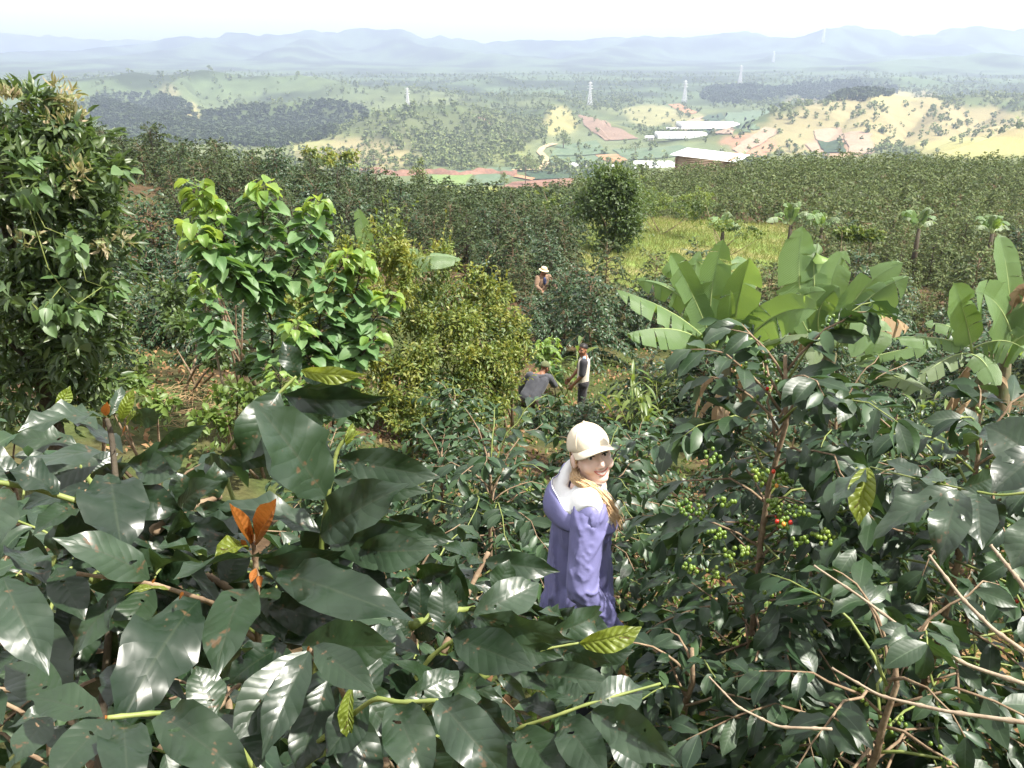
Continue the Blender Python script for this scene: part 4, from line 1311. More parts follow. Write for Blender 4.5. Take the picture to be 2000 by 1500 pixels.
# ---------------------------------------------------------------- dense shrubs (fine leaves)
ARR_FINE = [leaf_arr(2, 1, W=0.45, bend=.5, fold=.2, seed=i, a0=.1) for i in range(2)]
def leafy_shrub(name, label, cat, lobes, n, leaf, mats, seed, base, group=None, stems=8, arrs=None, clump=.14, shell=.5):
    root = thing(name, label, cat, base, group)
    core = lobes
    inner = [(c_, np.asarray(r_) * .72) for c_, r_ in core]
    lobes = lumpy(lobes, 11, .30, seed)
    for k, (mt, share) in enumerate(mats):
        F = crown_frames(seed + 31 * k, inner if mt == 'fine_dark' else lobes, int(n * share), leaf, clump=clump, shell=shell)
        gz_ = H(F[:, 0, 3], F[:, 1, 3])
        F = F[F[:, 2, 3] > gz_ + 0.02]
        mb = MB(); join_leaves(mb, arrs or ARR_FINE, F, seed + k)
        tag(mb.obj('foliage', M[mt], root), kind='stuff')
    rg = np.random.RandomState(seed)
    if n > 5000:          # loose leafy shoots standing out of the mass
        mb = MB(); mbt = MB()
        for k in range(90):
            c, rd = core[rg.randint(len(core))]
            d = rg.normal(size=3); d[2] = abs(d[2]) * 1.2 + .2; d[1] = -abs(d[1]) * .6; d = unit(d)
            p0 = np.asarray(c) + d * np.asarray(rd) * .85
            L = rg.uniform(.15, .45); tip = p0 + (d * .6 + np.array([0, 0, .6])) * L + rg.normal(size=3) * .05
            mbt.tube([p0, tip], [.004, .002], 3, cap=False)
            m = 9
            f = (np.arange(m) + .5) / m
            pts_ = p0[None] + (tip - p0)[None] * f[:, None]
            dd = rg.normal(size=(m, 3)) + (tip - p0) / L * .6
            join_leaves(mb, ARR_FINE, frames(pts_, dd, np.array([0, 0, 1.]) + rg.normal(size=(m, 3)) * .4, leaf * rg.uniform(.7, 1.2, m)), k)
        mb.v = mb.v + mbt.v; mb.uv = mb.uv + mbt.uv
        mb.q = mb.q + [q_ + mb.n for q_ in mbt.q]
        tag(mb.obj('shoots', M['fine_gold' if seed % 2 else 'fine'], root), kind='stuff')
    for k in range(stems):
        c, rd = core[rg.randint(len(core))]
        tip = np.asarray(c) + rg.normal(size=3) * np.asarray(rd) * .5
        b = np.asarray(base) + np.array([rg.normal() * .15, rg.normal() * .15, -.05])
        mid = .5 * (b + tip) + rg.normal(size=3) * .12
        MB().tube([b, mid, tip], [.022, .016, .006], 5).obj('stem', M['bark'], root)
    return root
def lumpy(lobes, k, sc, seed):
    rg = np.random.RandomState(seed)
    out = []
    for c, rd in lobes:
        for _ in range(k):
            d = rg.normal(size=3); d /= np.linalg.norm(d)
            out.append((np.asarray(c) + d * np.asarray(rd) * rg.uniform(.45, 1.0), np.asarray(rd) * sc * rg.uniform(.6, 1.35)))
    return out
def lobes_px(lst):
    """(px, py, metres forward, radius px x, radius px z)"""
    out = []
    for px_, py_, y_, rx, rz in lst:
        c = PY(px_, py_, y_)
        k = y_ / FPX
        out.append((c, (rx * k, min(rx, rz) * k * 1.1, rz * k)))
    return out
def base_of(x, y): return (x, y, Hs(x, y))
leafy_shrub('hedge_shrub', 'tall yellow-green fine-leaved shrub left of the bending picker', 'shrub',
            lobes_px([(850, 600, 12.6, 95, 90), (930, 660, 12.4, 85, 80), (800, 700, 12.0, 80, 90), (880, 740, 11.8, 85, 70), (960, 720, 12.2, 55, 70), (830, 790, 11.2, 70, 50), (770, 590, 12.8, 60, 60), (960, 610, 13.0, 50, 50), (860, 520, 12.8, 40, 40), (800, 520, 12.9, 36, 44), (930, 560, 12.9, 36, 36), (990, 670, 12.6, 30, 50), (900, 810, 11.4, 60, 36), (800, 830, 10.9, 60, 34), (960, 800, 11.8, 50, 36), (740, 780, 11.2, 50, 50), (985, 760, 12.2, 36, 40), (1015, 650, 12.9, 26, 36), (1010, 720, 12.5, 24, 36), (985, 570, 13.2, 26, 26)]),
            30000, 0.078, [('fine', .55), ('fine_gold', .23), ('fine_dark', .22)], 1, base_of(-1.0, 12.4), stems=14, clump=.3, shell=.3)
leafy_shrub('feathery_shrub', 'pale feathery shrub with golden tips beside the broad-leaved sapling', 'shrub',
            lobes_px([(760, 480, 11.8, 45, 60), (790, 540, 11.6, 45, 60), (700, 540, 11.6, 60, 70), (640, 610, 11.4, 60, 60), (600, 660, 11.2, 60, 60), (560, 590, 11.4, 50, 50), (690, 680, 11.2, 60, 60)]),
            11000, 0.08, [('fine', .4), ('fine_gold', .6)], 2, base_of(-2.4, 11.4), stems=10, clump=.2)
leafy_shrub('gold_shrub', 'small yellow-leaved shrub below the tall sapling, beside the path', 'shrub',
            lobes_px([(430, 500, 12.2, 60, 30), (390, 480, 12.4, 40, 30), (460, 540, 12.0, 45, 30)]),
            1500, 0.065, [('fine_gold', .8), ('fine', .2)], 3, base_of(-4.2, 12.2), stems=5, clump=.2)
leafy_shrub('golden_shrub', 'yellowing shrub patch on the right flank of the tall hedge shrub', 'shrub',
            lobes_px([(985, 640, 13.2, 40, 40), (1000, 690, 13.0, 36, 36), (950, 600, 13.4, 40, 30)]),
            1600, 0.075, [('fine_gold', .7), ('fine', .3)], 4, base_of(0.0, 13.2), stems=5)
ARR_BROADWEED = [leaf_arr(3, 1, W=.55, bend=.6, fold=.2, seed=i, a0=.2) for i in range(2)]
for k, (lab, lst, n_, mt) in enumerate([
        ('low leafy weeds at the foot of the lance-leaved tree', [(255, 735, 7.6, 40, 36), (300, 790, 7.2, 40, 30), (215, 780, 7.3, 40, 36)], 420, 'weed'),
        ('low green weeds beside the pale leaning stem', [(470, 770, 8.6, 50, 26), (420, 820, 8.0, 50, 24), (520, 800, 8.0, 46, 30)], 460, 'weed'),
        ('dark small-leaved undergrowth below the saplings', [(500, 720, 9.6, 50, 30), (600, 770, 8.8, 60, 36), (690, 800, 9.0, 60, 36), (560, 690, 9.9, 50, 30)], 900, 'fine_dark'),
        ('bushy green undergrowth left of the saplings, beside the path', [(370, 640, 11.6, 46, 40), (340, 590, 12.2, 40, 40), (420, 690, 10.8, 36, 30)], 900, 'fine_dark')]):
    lb = lobes_px(lst)
    leafy_shrub('undergrowth_clump', lab, 'undergrowth', lb, n_, .10, [(mt, 1.0)], 70 + k, base_of(lb[0][0][0], lb[0][0][1]), stems=5, arrs=ARR_BROADWEED, clump=.3, shell=.3)
# shrubs at the back of the clearing
for k, (lab, lst, n_) in enumerate([
        ('grey-green thicket at the back edge of the grassy clearing', [(1290, 400, 46, 60, 30), (1340, 410, 46, 50, 30), (1260, 390, 47, 40, 36)], 2200),
        ('pale green bush in front of the small banana plants, right of the clearing', [(1420, 440, 38, 50, 18), (1460, 452, 37, 40, 14), (1370, 400, 44, 34, 40)], 2000),
        ('bright green bush among the coffee rows right of the tall banana leaf', [(1660, 455, 30, 40, 14), (1700, 462, 30, 34, 12)], 1300),
        ('pale shrub growing at the left foot of the dark clearing tree', [(1090, 405, 44, 40, 26), (1060, 395, 46, 36, 22)], 1200),
        ('lime green shrub on the valley edge in the dip', [(900, 380, 85, 60, 14), (960, 378, 88, 60, 14), (1010, 384, 85, 40, 12)], 1800),
        ('yellow-green bushy crown on the skyline above the left slope', [(640, 298, 60, 50, 16), (680, 315, 58, 36, 16)], 1200)]):
    lb = lobes_px(lst)
    leafy_shrub('thicket', lab, 'shrub', lb, n_, 0.15 if k < 4 else 0.3, [('fine' if k != 4 else 'fine_gold', .6), ('fine_dark' if k < 4 else 'fine_gold', .4)], 40 + k, base_of(lb[0][0][0], lb[0][0][1]), stems=6)

# ---------------------------------------------------------------- dark tree in the clearing, with a pale creeper on its left
def clearing_tree():
    g = PY(1190, 505, 38.7)
    b = np.array([g[0], 38.7, Hs(g[0], 38.7)])
    root = thing('clearing_tree', 'dark bushy tree standing alone at the edge of the grassy clearing', 'tree', tuple(b))
    lb = lobes_px([(1195, 352, 38.7, 44, 32), (1200, 385, 38.5, 54, 38), (1205, 430, 38.5, 52, 36), (1195, 470, 38.6, 42, 30), (1160, 400, 38.6, 40, 30), (1225, 410, 39, 30, 38), (1185, 498, 38.5, 36, 16)])
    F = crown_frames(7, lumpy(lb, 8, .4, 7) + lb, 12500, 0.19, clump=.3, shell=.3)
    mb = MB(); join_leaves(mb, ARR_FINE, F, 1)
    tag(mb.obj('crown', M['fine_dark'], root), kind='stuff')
    mb = MB(); join_leaves(mb, ARR_FINE, crown_frames(8, lb[:1] + lobes_px([(1210, 340, 38.7, 26, 20)]), 500, 0.17), 1)
    tag(mb.obj('young_foliage', M['fine'], root), kind='stuff')
    lv = lobes_px([(1165, 386, 36.9, 46, 14), (1190, 405, 36.7, 30, 10), (1140, 405, 37.1, 26, 14), (1215, 398, 36.9, 16, 10), (1140, 435, 37.1, 20, 14)])
    F = crown_frames(9, lv, 280, 0.36, hang=.5, upn=1.2, jit=.3)
    vm = leaf_meshes('vine_leaf', M['vine'], 3, nseg=4, ncol=1, W=0.9, shape='heart', bend=.8)
    vr = link('vine', MB().tube([b, b + [-.3, -.9, 1.4], b + [-.8, -1.0, 2.4]], [.02, .015, .008], 5).mesh('vine', M['bark']), root)
    vr.matrix_basis = Matrix.Translation(-Vector(b))
    leaf_objs('vine_leaf', vm, F, vr, b, 3)
    for k in range(5):
        rg = np.random.RandomState(k)
        tip = np.asarray(lb[k][0])
        MB().tube([b + [0, 0, -.1], b + [rg.normal() * .1, 0, .8], tip], [.10, .07, .02], 6).obj('trunk' if k == 0 else 'limb', M['bark_dark'], root)
clearing_tree()

# ---------------------------------------------------------------- grass on the clearing, weeds and litter on the path
def scatter_poly(poly, n, seed, ymin, ymax):
    rg = np.random.RandomState(seed)
    c = [ground_hit(*p) for p in poly]
    c = np.array(c)
    x = rg.uniform(c[:, 0].min(), c[:, 0].max(), n * 3); y = rg.uniform(max(ymin, c[:, 1].min()), min(ymax, c[:, 1].max()), n * 3)
    z = H(x, y)
    px_, py_, d_ = project(np.stack([x, y, z], -1))
    k = inside(poly, px_, py_)
    return np.stack([x, y, z], -1)[k][:n]
def tuft_frames(p, rg, L, k=1, lean=.5):
    n = len(p)
    d = np.stack([rg.normal(size=n) * lean, rg.normal(size=n) * lean, np.ones(n)], -1)
    nn = rg.normal(size=(n, 3))
    return frames(p, d, nn, L * rg.uniform(.5, 1.3, n))
blade = [diamond_arr(0.09, 0.1)]
rg = np.random.RandomState(5)
p = scatter_poly(CLEARING, 26000, 3, 20, 60)
mb = MB(); join_leaves(mb, blade, tuft_frames(p, rg, 0.3, lean=.7), 1)
tag(mb.obj('clearing_grass', M['grass'], None), 'short sunlit yellow-green grass of the clearing', 'grass', kind='stuff')
PATH = [(205, 380), (345, 400), (345, 470), (320, 560), (330, 640), (470, 740), (520, 830), (520, 920), (200, 920), (230, 640), (215, 450)]
p = scatter_poly(PATH, 5200, 6, 7, 34)
f_ = fbm(p[:, 0] * .8, p[:, 1] * .8, 8, 3)
ARR_WEED = [leaf_arr(2, 1, W=.5, bend=.8, a0=.7, seed=1)]
pw = p[f_ > 0.0]
d = rg.normal(size=(len(pw), 3)); d[:, 2] = rg.uniform(.1, 1.0, len(pw))
mb = MB(); join_leaves(mb, ARR_WEED, frames(pw + [0, 0, .03], d, np.array([0, 0, 1.0]) + rg.normal(size=d.shape) * .3, rg.uniform(.05, .14, len(pw))), 2)
tag(mb.obj('path_weeds', M['weed'], None), 'low green weeds creeping over the bare earth path', 'weeds', kind='stuff')
pl = np.vstack([p[f_ <= 0.05], scatter_poly([(780, 1080), (960, 1080), (980, 1200), (800, 1200)], 500, 7, 2, 9)])
d = rg.normal(size=(len(pl), 3)); d[:, 2] = rg.uniform(-.1, .25, len(pl))
mb = MB(); join_leaves(mb, ARR_WEED, frames(pl + [0, 0, .025], d, np.array([0, 0, 1.0]) + rg.normal(size=d.shape) * .4, rg.uniform(.04, .12, len(pl))), 2)
tag(mb.obj('leaf_litter', M['litter'], None), 'brown dead leaves lying on the earth path', 'leaf litter', kind='stuff')
# cut dry stalks heaped beside the path
p = scatter_poly([(320, 765), (410, 755), (440, 800), (430, 850), (340, 850)], 150, 9, 5, 14)
mb = MB()
for q_ in p:
    a_ = rg.rand() * 6.28; L = rg.uniform(.12, .45)
    dv = np.array([math.cos(a_), math.sin(a_), rg.uniform(-.05, .35)]) * L
    mb.tube([q_ + [0, 0, .04 + .1 * rg.rand()], q_ + dv * .5 + [0, 0, .06 + .08 * rg.rand()], q_ + dv + [0, 0, .05]], [.004, .004, .002], 4, cap=False)
tag(mb.obj('dry_stalks', M['straw'], None), 'heap of dry straw-coloured stalks beside the path', 'straw', kind='stuff')
# undergrowth on the slope below the camera and on the valley bottom
p = []
for poly, n_, y0, y1 in (([(850, 1050), (2000, 1050), (2000, 1500), (850, 1500)], 5200, 1.4, 9), ([(500, 760), (1400, 700), (1400, 1000), (700, 1050)], 5200, 6, 24), ([(1150, 560), (2000, 520), (2000, 800), (1150, 760)], 2500, 9, 34)):
    p.append(scatter_poly(poly, n_, int(poly[0][0]), y0, y1))
p = np.vstack(p)
d = rg.normal(size=(len(p), 3)); d[:, 2] = rg.uniform(.1, 1.2, len(p))
mb = MB(); join_leaves(mb, ARR_WEED, frames(p + [0, 0, .03], d, np.array([0, 0, 1.0]) + rg.normal(size=d.shape) * .3, rg.uniform(.04, .12, len(p))), 2)
tag(mb.obj('undergrowth', M['weed'], None), 'low mossy green weeds covering the slope between shrubs', 'weeds', kind='stuff')
pl = p[rg.rand(len(p)) < .5] + rg.normal(size=(int(0), 3)).sum(0) if False else p[::2] + np.array([.07, .05, 0])
pl[:, 2] = H(pl[:, 0], pl[:, 1])
d = rg.normal(size=(len(pl), 3)); d[:, 2] = rg.uniform(-.1, .25, len(pl))
mb = MB(); join_leaves(mb, ARR_WEED, frames(pl + [0, 0, .03], d, np.array([0, 0, 1.0]) + rg.normal(size=d.shape) * .4, rg.uniform(.05, .13, len(pl))), 2)
tag(mb.obj('fallen_leaves', M['litter'], None), 'brown fallen leaves under the coffee shrubs', 'leaf litter', kind='stuff')
# ---------------------------------------------------------------- tall lance-leaved tree at the left edge
def left_tree():
    Y = 6.6
    bx = -4.0
    b = np.array([bx, Y, Hs(bx, Y)])
    root = thing('lance_leaf_tree', 'tall dense tree with narrow dark leaves and pinkish new tips beside the path', 'tree', tuple(b))
    lb = lobes_px([(50, 225, 6.6, 80, 50), (110, 270, 6.5, 85, 60), (-20, 330, 6.5, 90, 90), (110, 370, 6.4, 110, 70), (190, 350, 6.7, 50, 60), (60, 470, 6.4, 120, 80), (170, 450, 6.5, 75, 70), (110, 570, 6.4, 110, 80), (190, 540, 6.6, 70, 50),
                   (20, 650, 6.4, 100, 90), (150, 660, 6.5, 90, 80), (60, 770, 6.5, 130, 80), (180, 740, 6.6, 50, 50), (205, 640, 6.7, 40, 70)])
    F = crown_frames(21, lb, 7600, 0.135, clump=.15, shell=.55, hang=.25, upn=.7, jit=.5)
    big, rest = nearest_split(F, 170)
    arr = [leaf_arr(3, 1, W=.28, shape='lance', bend=b_, fold=.25, a0=.2, seed=i) for i, b_ in enumerate((.3, .7, 1.1))]
    mb = MB(); join_leaves(mb, arr, rest, 2)
    tag(mb.obj('crown', M['lance'], root), kind='stuff')
    lm = leaf_meshes('leaf', M['lance'], 4, nseg=5, ncol=1, W=.28, shape='lance', bend=.6, fold=.2)
    leaf_objs('leaf', lm, big, root, b, 4)
    ln = lobes_px([(60, 190, 6.6, 90, 28), (110, 180, 6.6, 50, 24), (20, 215, 6.5, 60, 26), (150, 250, 6.5, 40, 26), (150, 330, 6.3, 50, 40), (40, 480, 6.1, 40, 20), (210, 450, 6.3, 40, 30)])
    Fn = crown_frames(22, ln, 420, 0.085, hang=-.8, upn=.3, jit=.7)
    mb = MB(); join_leaves(mb, arr, Fn, 5)
    tag(mb.obj('new_leaves', M['lance_new'], root), kind='stuff')
    # heart-leaved creeper hanging over its right side
    lv = lobes_px([(40, 350, 5.9, 60, 50), (150, 470, 6.0, 60, 50), (200, 560, 6.1, 60, 50), (120, 560, 5.9, 70, 60), (60, 590, 5.9, 70, 50), (160, 620, 6.0, 50, 50), (230, 330, 6.4, 30, 30)])
    Fv = crown_frames(23, lv, 210, 0.105, hang=1.2, upn=.5, jit=.45)
    Fv[:, :3, 2] = np.where(Fv[:, 1:2, 2] > 0, Fv[:, :3, 2], Fv[:, :3, 2])
    vm = leaf_meshes('vine_leaf', M['vine'], 4, nseg=5, ncol=2, W=.72, shape='heart', bend=.6, fold=.15)
    mbv = MB()
    for k in range(6):
        a_ = np.asarray(lv[k][0]); c_ = np.asarray(lv[(k + 1) % 6][0])
        mbv.tube([a_, .5 * (a_ + c_) + [0, -.1, -.1], c_], .004, 4)
    vine = mbv.obj('creeper', M['twig_green'], root)
    leaf_objs('vine_leaf', vm, Fv, vine, b, 6)
    rg = np.random.RandomState(3)
    MB().tube([b - [0, 0, .2], b + [.05, 0, 1.0], b + [-.05, .05, 2.2], b + [.1, 0, 3.2]], [.09, .075, .05, .02], 8).obj('trunk', M['bark_dark'], root)
    for k in range(13):
        c_ = np.asarray(lb[k + 1][0])
        s_ = b + np.array([0, 0, max(.4, min(3.0, (c_[2] - b[2]) * .65))])
        MB().tube([s_, .5 * (s_ + c_) + [0, 0, .08], c_ + rg.normal(size=3) * .1], [.035, .022, .008], 5).obj('limb', M['bark_dark'], root)
left_tree()

# ---------------------------------------------------------------- saplings with broad pointed leaves
def sapling(name, label, stems, seed, Lf=.235, per=.038, bark='bark_dark', start=.3, rad=.017, newtop=.88):
    rg = np.random.RandomState(seed)
    st0 = np.array([P_(*s) for s in stems[0]]) if False else np.array([PY(*s) for s in stems[0]])
    b = st0[0].copy(); b[2] = Hs(b[0], b[1])
    root = thing(name, label, 'sapling', tuple(b))
    lm = leaf_meshes('leaf', M['broad'], 6, nseg=5, ncol=2, W=.74, shape='heart', bend=.6, fold=.18, wave=.03, seed0=seed)
    ln = leaf_meshes('leaf', M['broad_new'], 4, nseg=5, ncol=2, W=.66, shape='heart', bend=1.0, fold=.25, wave=.02, seed0=seed + 1)
    for k, s in enumerate(stems):
        pts = np.array([PY(*q) for q in s])
        if k == 0: pts[0, 2] = min(pts[0, 2], b[2]) - .05
        t = np.linspace(0, len(pts) - 1, 5 * len(pts))
        sm = np.stack([np.interp(t, np.arange(len(pts)), pts[:, j]) for j in range(3)], -1)
        for _ in range(2): sm[1:-1] = .25 * sm[:-2] + .5 * sm[1:-1] + .25 * sm[2:]
        mb = MB(); mb.tube(sm, np.linspace(rad if k == 0 else rad * .7, rad * .3, len(sm)), 6)
        L = np.concatenate([[0], np.cumsum(np.linalg.norm(np.diff(sm, axis=0), axis=1))])
        tot = L[-1]
        fo, fn = [], []
        l = tot * (start if k == 0 else .12)
        ph = rg.rand() * 6
        while l < tot:
            f = l / tot
            p = np.array([np.interp(l, L, sm[:, j]) for j in range(3)])
            ph += 2.4 + rg.normal() * .3
            for rep in range(3):
                ph += 1.9
                out = np.array([math.cos(ph), math.sin(ph), 0])
                young = f > newtop
                pl = (.13 - .07 * f) * rg.uniform(.6, 1.4)
                q_ = p + out * pl + np.array([0, 0, (.05 if not young else .07) * rg.uniform(.3, 1.3)])
                mb.tube([p, q_], .003, 3, cap=False)
                d = out + np.array([0, 0, rg.uniform(-.65, -.05) if not young else rg.uniform(-.7, .1)])
                nn = np.array([0, 0, 1.0]) + out * .45 + rg.normal(size=3) * .25
                (fn if young else fo).append(frames(q_, d, nn, Lf * rg.uniform(.65, 1.15) * (1 if not young else .8))[0])
            l += per * rg.uniform(.7, 1.3) * (1 if f < newtop else .6)
        br = mb.obj('stem' if k == 0 else 'branch', M[bark], root)
        leaf_objs('leaf', lm, np.array(fo).reshape(-1, 4, 4), br, b, seed + k)
        leaf_objs('leaf', ln, np.array(fn).reshape(-1, 4, 4), br, b, seed + k)
sapling('broadleaf_sapling', 'tall sapling with three forking stems and broad pointed green leaves', [
    [(534, 760, 9.2), (533, 690, 9.2), (530, 620, 9.2), (505, 560, 9.1), (465, 510, 9.0), (420, 440, 8.9), (378, 362, 8.8)],
    [(512, 570, 9.1), (516, 480, 9.1), (513, 410, 9.0), (515, 366, 9.0)],
    [(530, 600, 9.2), (585, 520, 9.3), (612, 450, 9.4), (622, 398, 9.4)],
    [(520, 590, 9.2), (470, 560, 8.8), (420, 510, 8.6), (380, 450, 8.5)]], 3)
sapling('broadleaf_sapling', 'bushy broad-leaved sapling in front of the yellow-green hedge shrub', [
    [(636, 790, 8.8), (652, 690, 8.8), (685, 610, 8.8), (700, 550, 8.8), (706, 505, 8.8)],
    [(655, 690, 8.8), (715, 640, 8.7), (765, 585, 8.7)], [(645, 720, 8.8), (620, 640, 8.6), (640, 560, 8.6), (680, 500, 8.7)],
    [(645, 730, 8.8), (700, 700, 8.5), (735, 660, 8.5)], [(650, 740, 8.8), (600, 700, 8.3), (575, 640, 8.3)]], 5, Lf=.22)
sapling('broadleaf_sapling', 'thin sapling with a bare pale leaning stem by the path', [
    [(440, 748, 10.0), (418, 668, 10.0), (402, 610, 9.9), (398, 545, 9.8)]], 7, Lf=.2, bark='bark_pale', start=.5, rad=.018)
sapling('broadleaf_sapling', 'low bright green sapling just above the near coffee leaves', [
    [(560, 830, 7.0), (552, 790, 7.0), (545, 730, 6.9)], [(555, 800, 7.0), (600, 770, 6.9), (620, 745, 6.9)]], 9, Lf=.13, rad=.01)
sapling('broadleaf_sapling', 'small lime sapling behind the standing picker', [
    [(1085, 770, 17.0), (1082, 720, 17.0), (1078, 665, 17.0)], [(1082, 730, 17.), (1050, 700, 17.0), (1062, 672, 17.)]], 11, Lf=.2, rad=.012, newtop=.55)

# ---------------------------------------------------------------- bananas
def banana_leaf(parent, loc, p0, p1, p2, width, nrm, mat, tear=.2, hang=.2, seed=0, ns=22, pet=.12, fold=.25):
    rg = np.random.RandomState(seed)
    p0, p1, p2 = (np.asarray(a, float) for a in (p0, p1, p2))
    t = np.linspace(0, 1, ns + 1)
    c = ((1 - t) ** 2)[:, None] * p0 + (2 * t * (1 - t))[:, None] * p1 + (t ** 2)[:, None] * p2
    T = np.gradient(c, axis=0); T /= np.linalg.norm(T, axis=1)[:, None]
    nn = np.asarray(nrm, float)[None] - (T @ np.asarray(nrm, float))[:, None] * T
    nn /= np.linalg.norm(nn, axis=1)[:, None] + 1e-9
    S = np.cross(T, nn)
    u = np.clip((t - pet) / (1 - pet), 0, 1)
    wd = width * .5 * np.clip(np.minimum(1, u / .14), 0, 1) ** .6 * np.clip((1 - u) / .28, 0, 1) ** .45
    mb = MB()
    dn = np.array([0, 0, -1.0])
    for sg in (-1, 1):
        i = int(np.argmax(u > 0))
        while i < ns:
            j = min(ns, i + (rg.randint(1, 4) if rg.rand() < tear else rg.randint(4, 9)))
            torn = rg.rand() < tear
            a_ = fold + rg.normal() * .06 - (hang * rg.uniform(.4, 1.6) if torn else 0.25 * hang * rg.rand())
            skew = rg.normal() * (.25 if torn else .04)
            rows = []
            ks = np.arange(i, j + 1)
            for m, f in enumerate((0.0, .5, 1.0)):
                shrink = 1 - (.10 if torn else .03) * f
                mid = .5 * (ks[0] + ks[-1])
                kk = mid + (ks - mid) * shrink + skew * f * 2
                kk = np.clip(kk, 0, ns)
                cc = np.stack([np.interp(kk, np.arange(ns + 1), c[:, q]) for q in range(3)], -1)
                SS = np.stack([np.interp(kk, np.arange(ns + 1), S[:, q]) for q in range(3)], -1)
                NN = np.stack([np.interp(kk, np.arange(ns + 1), nn[:, q]) for q in range(3)], -1)
                ww = np.interp(kk, np.arange(ns + 1), wd)
                off = SS * sg * (ww * f * math.cos(a_))[:, None] + NN * (ww * f * math.sin(a_))[:, None]
                off = off + dn * (ww * f * f * (hang * .5 * (1 + torn)))[:, None]
                off += rg.normal(size=off.shape) * .012 * width * f
                rows.append(cc + off)
            n = len(ks)
            v = np.concatenate(rows)
            q = []
            for m in range(2):
                for k in range(n - 1):
                    a4 = [m * n + k, m * n + k + 1, (m + 1) * n + k + 1, (m + 1) * n + k]
                    q.append(a4 if sg > 0 else a4[::-1])
            uu = np.interp(ks, np.arange(ns + 1), u)
            uv = np.concatenate([np.stack([uu, np.full(n, .5 + sg * .5 * f)], -1) for f in (0, .5, 1.)])
            mb.add(v, q=q, uv=uv)
            i = j
    lf = mb.obj('leaf', M[mat], parent, loc)
    w0 = max(.012, width * .045)
    MB().tube(c - nn * w0 * .4, np.linspace(w0, w0 * .2, ns + 1), 5).obj('midrib', M['banana_rib'] if mat != 'banana_dead' else M['straw'], lf, loc)
    return lf
def banana_plant(label, base_px, apex, Y, leaves, seed, stems=1, group='banana plants in the valley'):
    ap = PY(apex[0], apex[1], Y)
    b = np.array([ap[0], Y, Hs(ap[0], Y)])
    root = thing('banana_plant', label, 'banana plant', tuple(b), group)
    rg = np.random.RandomState(seed)
    for k in range(stems):
        o_ = np.array([rg.normal() * .25, rg.normal() * .2, 0]) if k else np.zeros(3)
        MB().tube([b + o_ - [0, 0, .1], b + o_ + (ap - b) * .5, ap + o_ * .6], [.13, .11, .07], 9).obj('pseudostem', M['banana_stem'] if group != 'small far bananas' else M['bark_dark'], root)
    for k, (p0, p1, p2, wpx, mt, tear, hang, dy) in enumerate(leaves):
        a_ = PY(p0[0], p0[1], Y); c_ = PY(p2[0], p2[1], Y + dy)
        m_ = PY(p1[0], p1[1], Y + .45 * dy)
        # control point so that the curve passes through m_
        ct = 2 * m_ - .5 * (a_ + c_)
        if k % 2 and unit(c_ - a_)[2] > .4:          # the upper half of the blade bows over
            c_ = c_ + np.array([.12 * ((k % 4) - 1.5), -.18, -.10])
        upr = unit(c_ - a_)[2]
        nrm = np.array([0, -1.0, .55]) if upr > .55 else np.array([0, -.35, 1.0])
        banana_leaf(root, b, a_, ct, c_, wpx / FPX * Y * 1.08, nrm, mt, min(.95, tear * 1.1 + (.12 if k % 3 else .4)), hang + .12, seed * 50 + k, fold=.12 + .3 * ((k * 7) % 5) / 5)
    for k in range(7 if group != 'small far bananas' and Y != 12.0 else 0):          # dry leaves hanging round the stem
        a0 = rg.rand() * 6.28
        o_ = np.array([math.cos(a0), math.sin(a0), 0])
        s_ = ap - [0, 0, .15 + .1 * k]
        banana_leaf(root, b, s_, s_ + o_ * .45 + [0, 0, .05], s_ + o_ * .4 - [0, 0, .5 + .7 * rg.rand()], rg.uniform(.07, .2), o_ + [0, 0, .3], 'banana_dead', .95, .7, seed * 50 + 40 + k, ns=12)
B_, O_, D_ = 'banana', 'banana_old', 'banana_dead'
banana_plant('banana clump with upright pale leaves and two torn leaves reaching left', None, (1420, 690), 11.0, [
    ((1395, 690), (1388, 590), (1412, 468), 62, B_, .05, .1, -.1), ((1432, 690), (1440, 600), (1468, 483), 74, B_, .12, .12, -.3), ((1400, 690), (1350, 570), (1308, 494), 46, B_, .1, .15, -.2),
    ((1400, 690), (1370, 590), (1381, 502), 50, B_, .1, .1, .3), ((1400, 685), (1320, 615), (1205, 565), 50, B_, .85, .55, -.5), ((1405, 695), (1330, 640), (1232, 628), 48, B_, .8, .6, -.8), ((1400, 680), (1330, 580), (1244, 548), 36, B_, .8, .5, .5),
    ((1440, 695), (1500, 615), (1562, 582), 74, B_, .15, .25, -.6), ((1440, 700), (1520, 660), (1608, 655), 46, O_, .1, .3, -.9), ((1428, 700), (1430, 620), (1431, 546), 13, B_, 0, 0, -.5), ((1415, 690), (1385, 640), (1445, 672), 44, B_, .3, .4, -.9),
    ((1410, 690), (1355, 560), (1338, 470), 30, B_, .3, .3, .4), ((1425, 690), (1450, 560), (1440, 500), 50, B_, .2, .2, .6), ((1430, 695), (1470, 660), (1400, 700), 40, B_, .4, .5, -1.1), ((1405, 690), (1345, 545), (1300, 540), 46, B_, .3, .4, .1)], 1, 2)
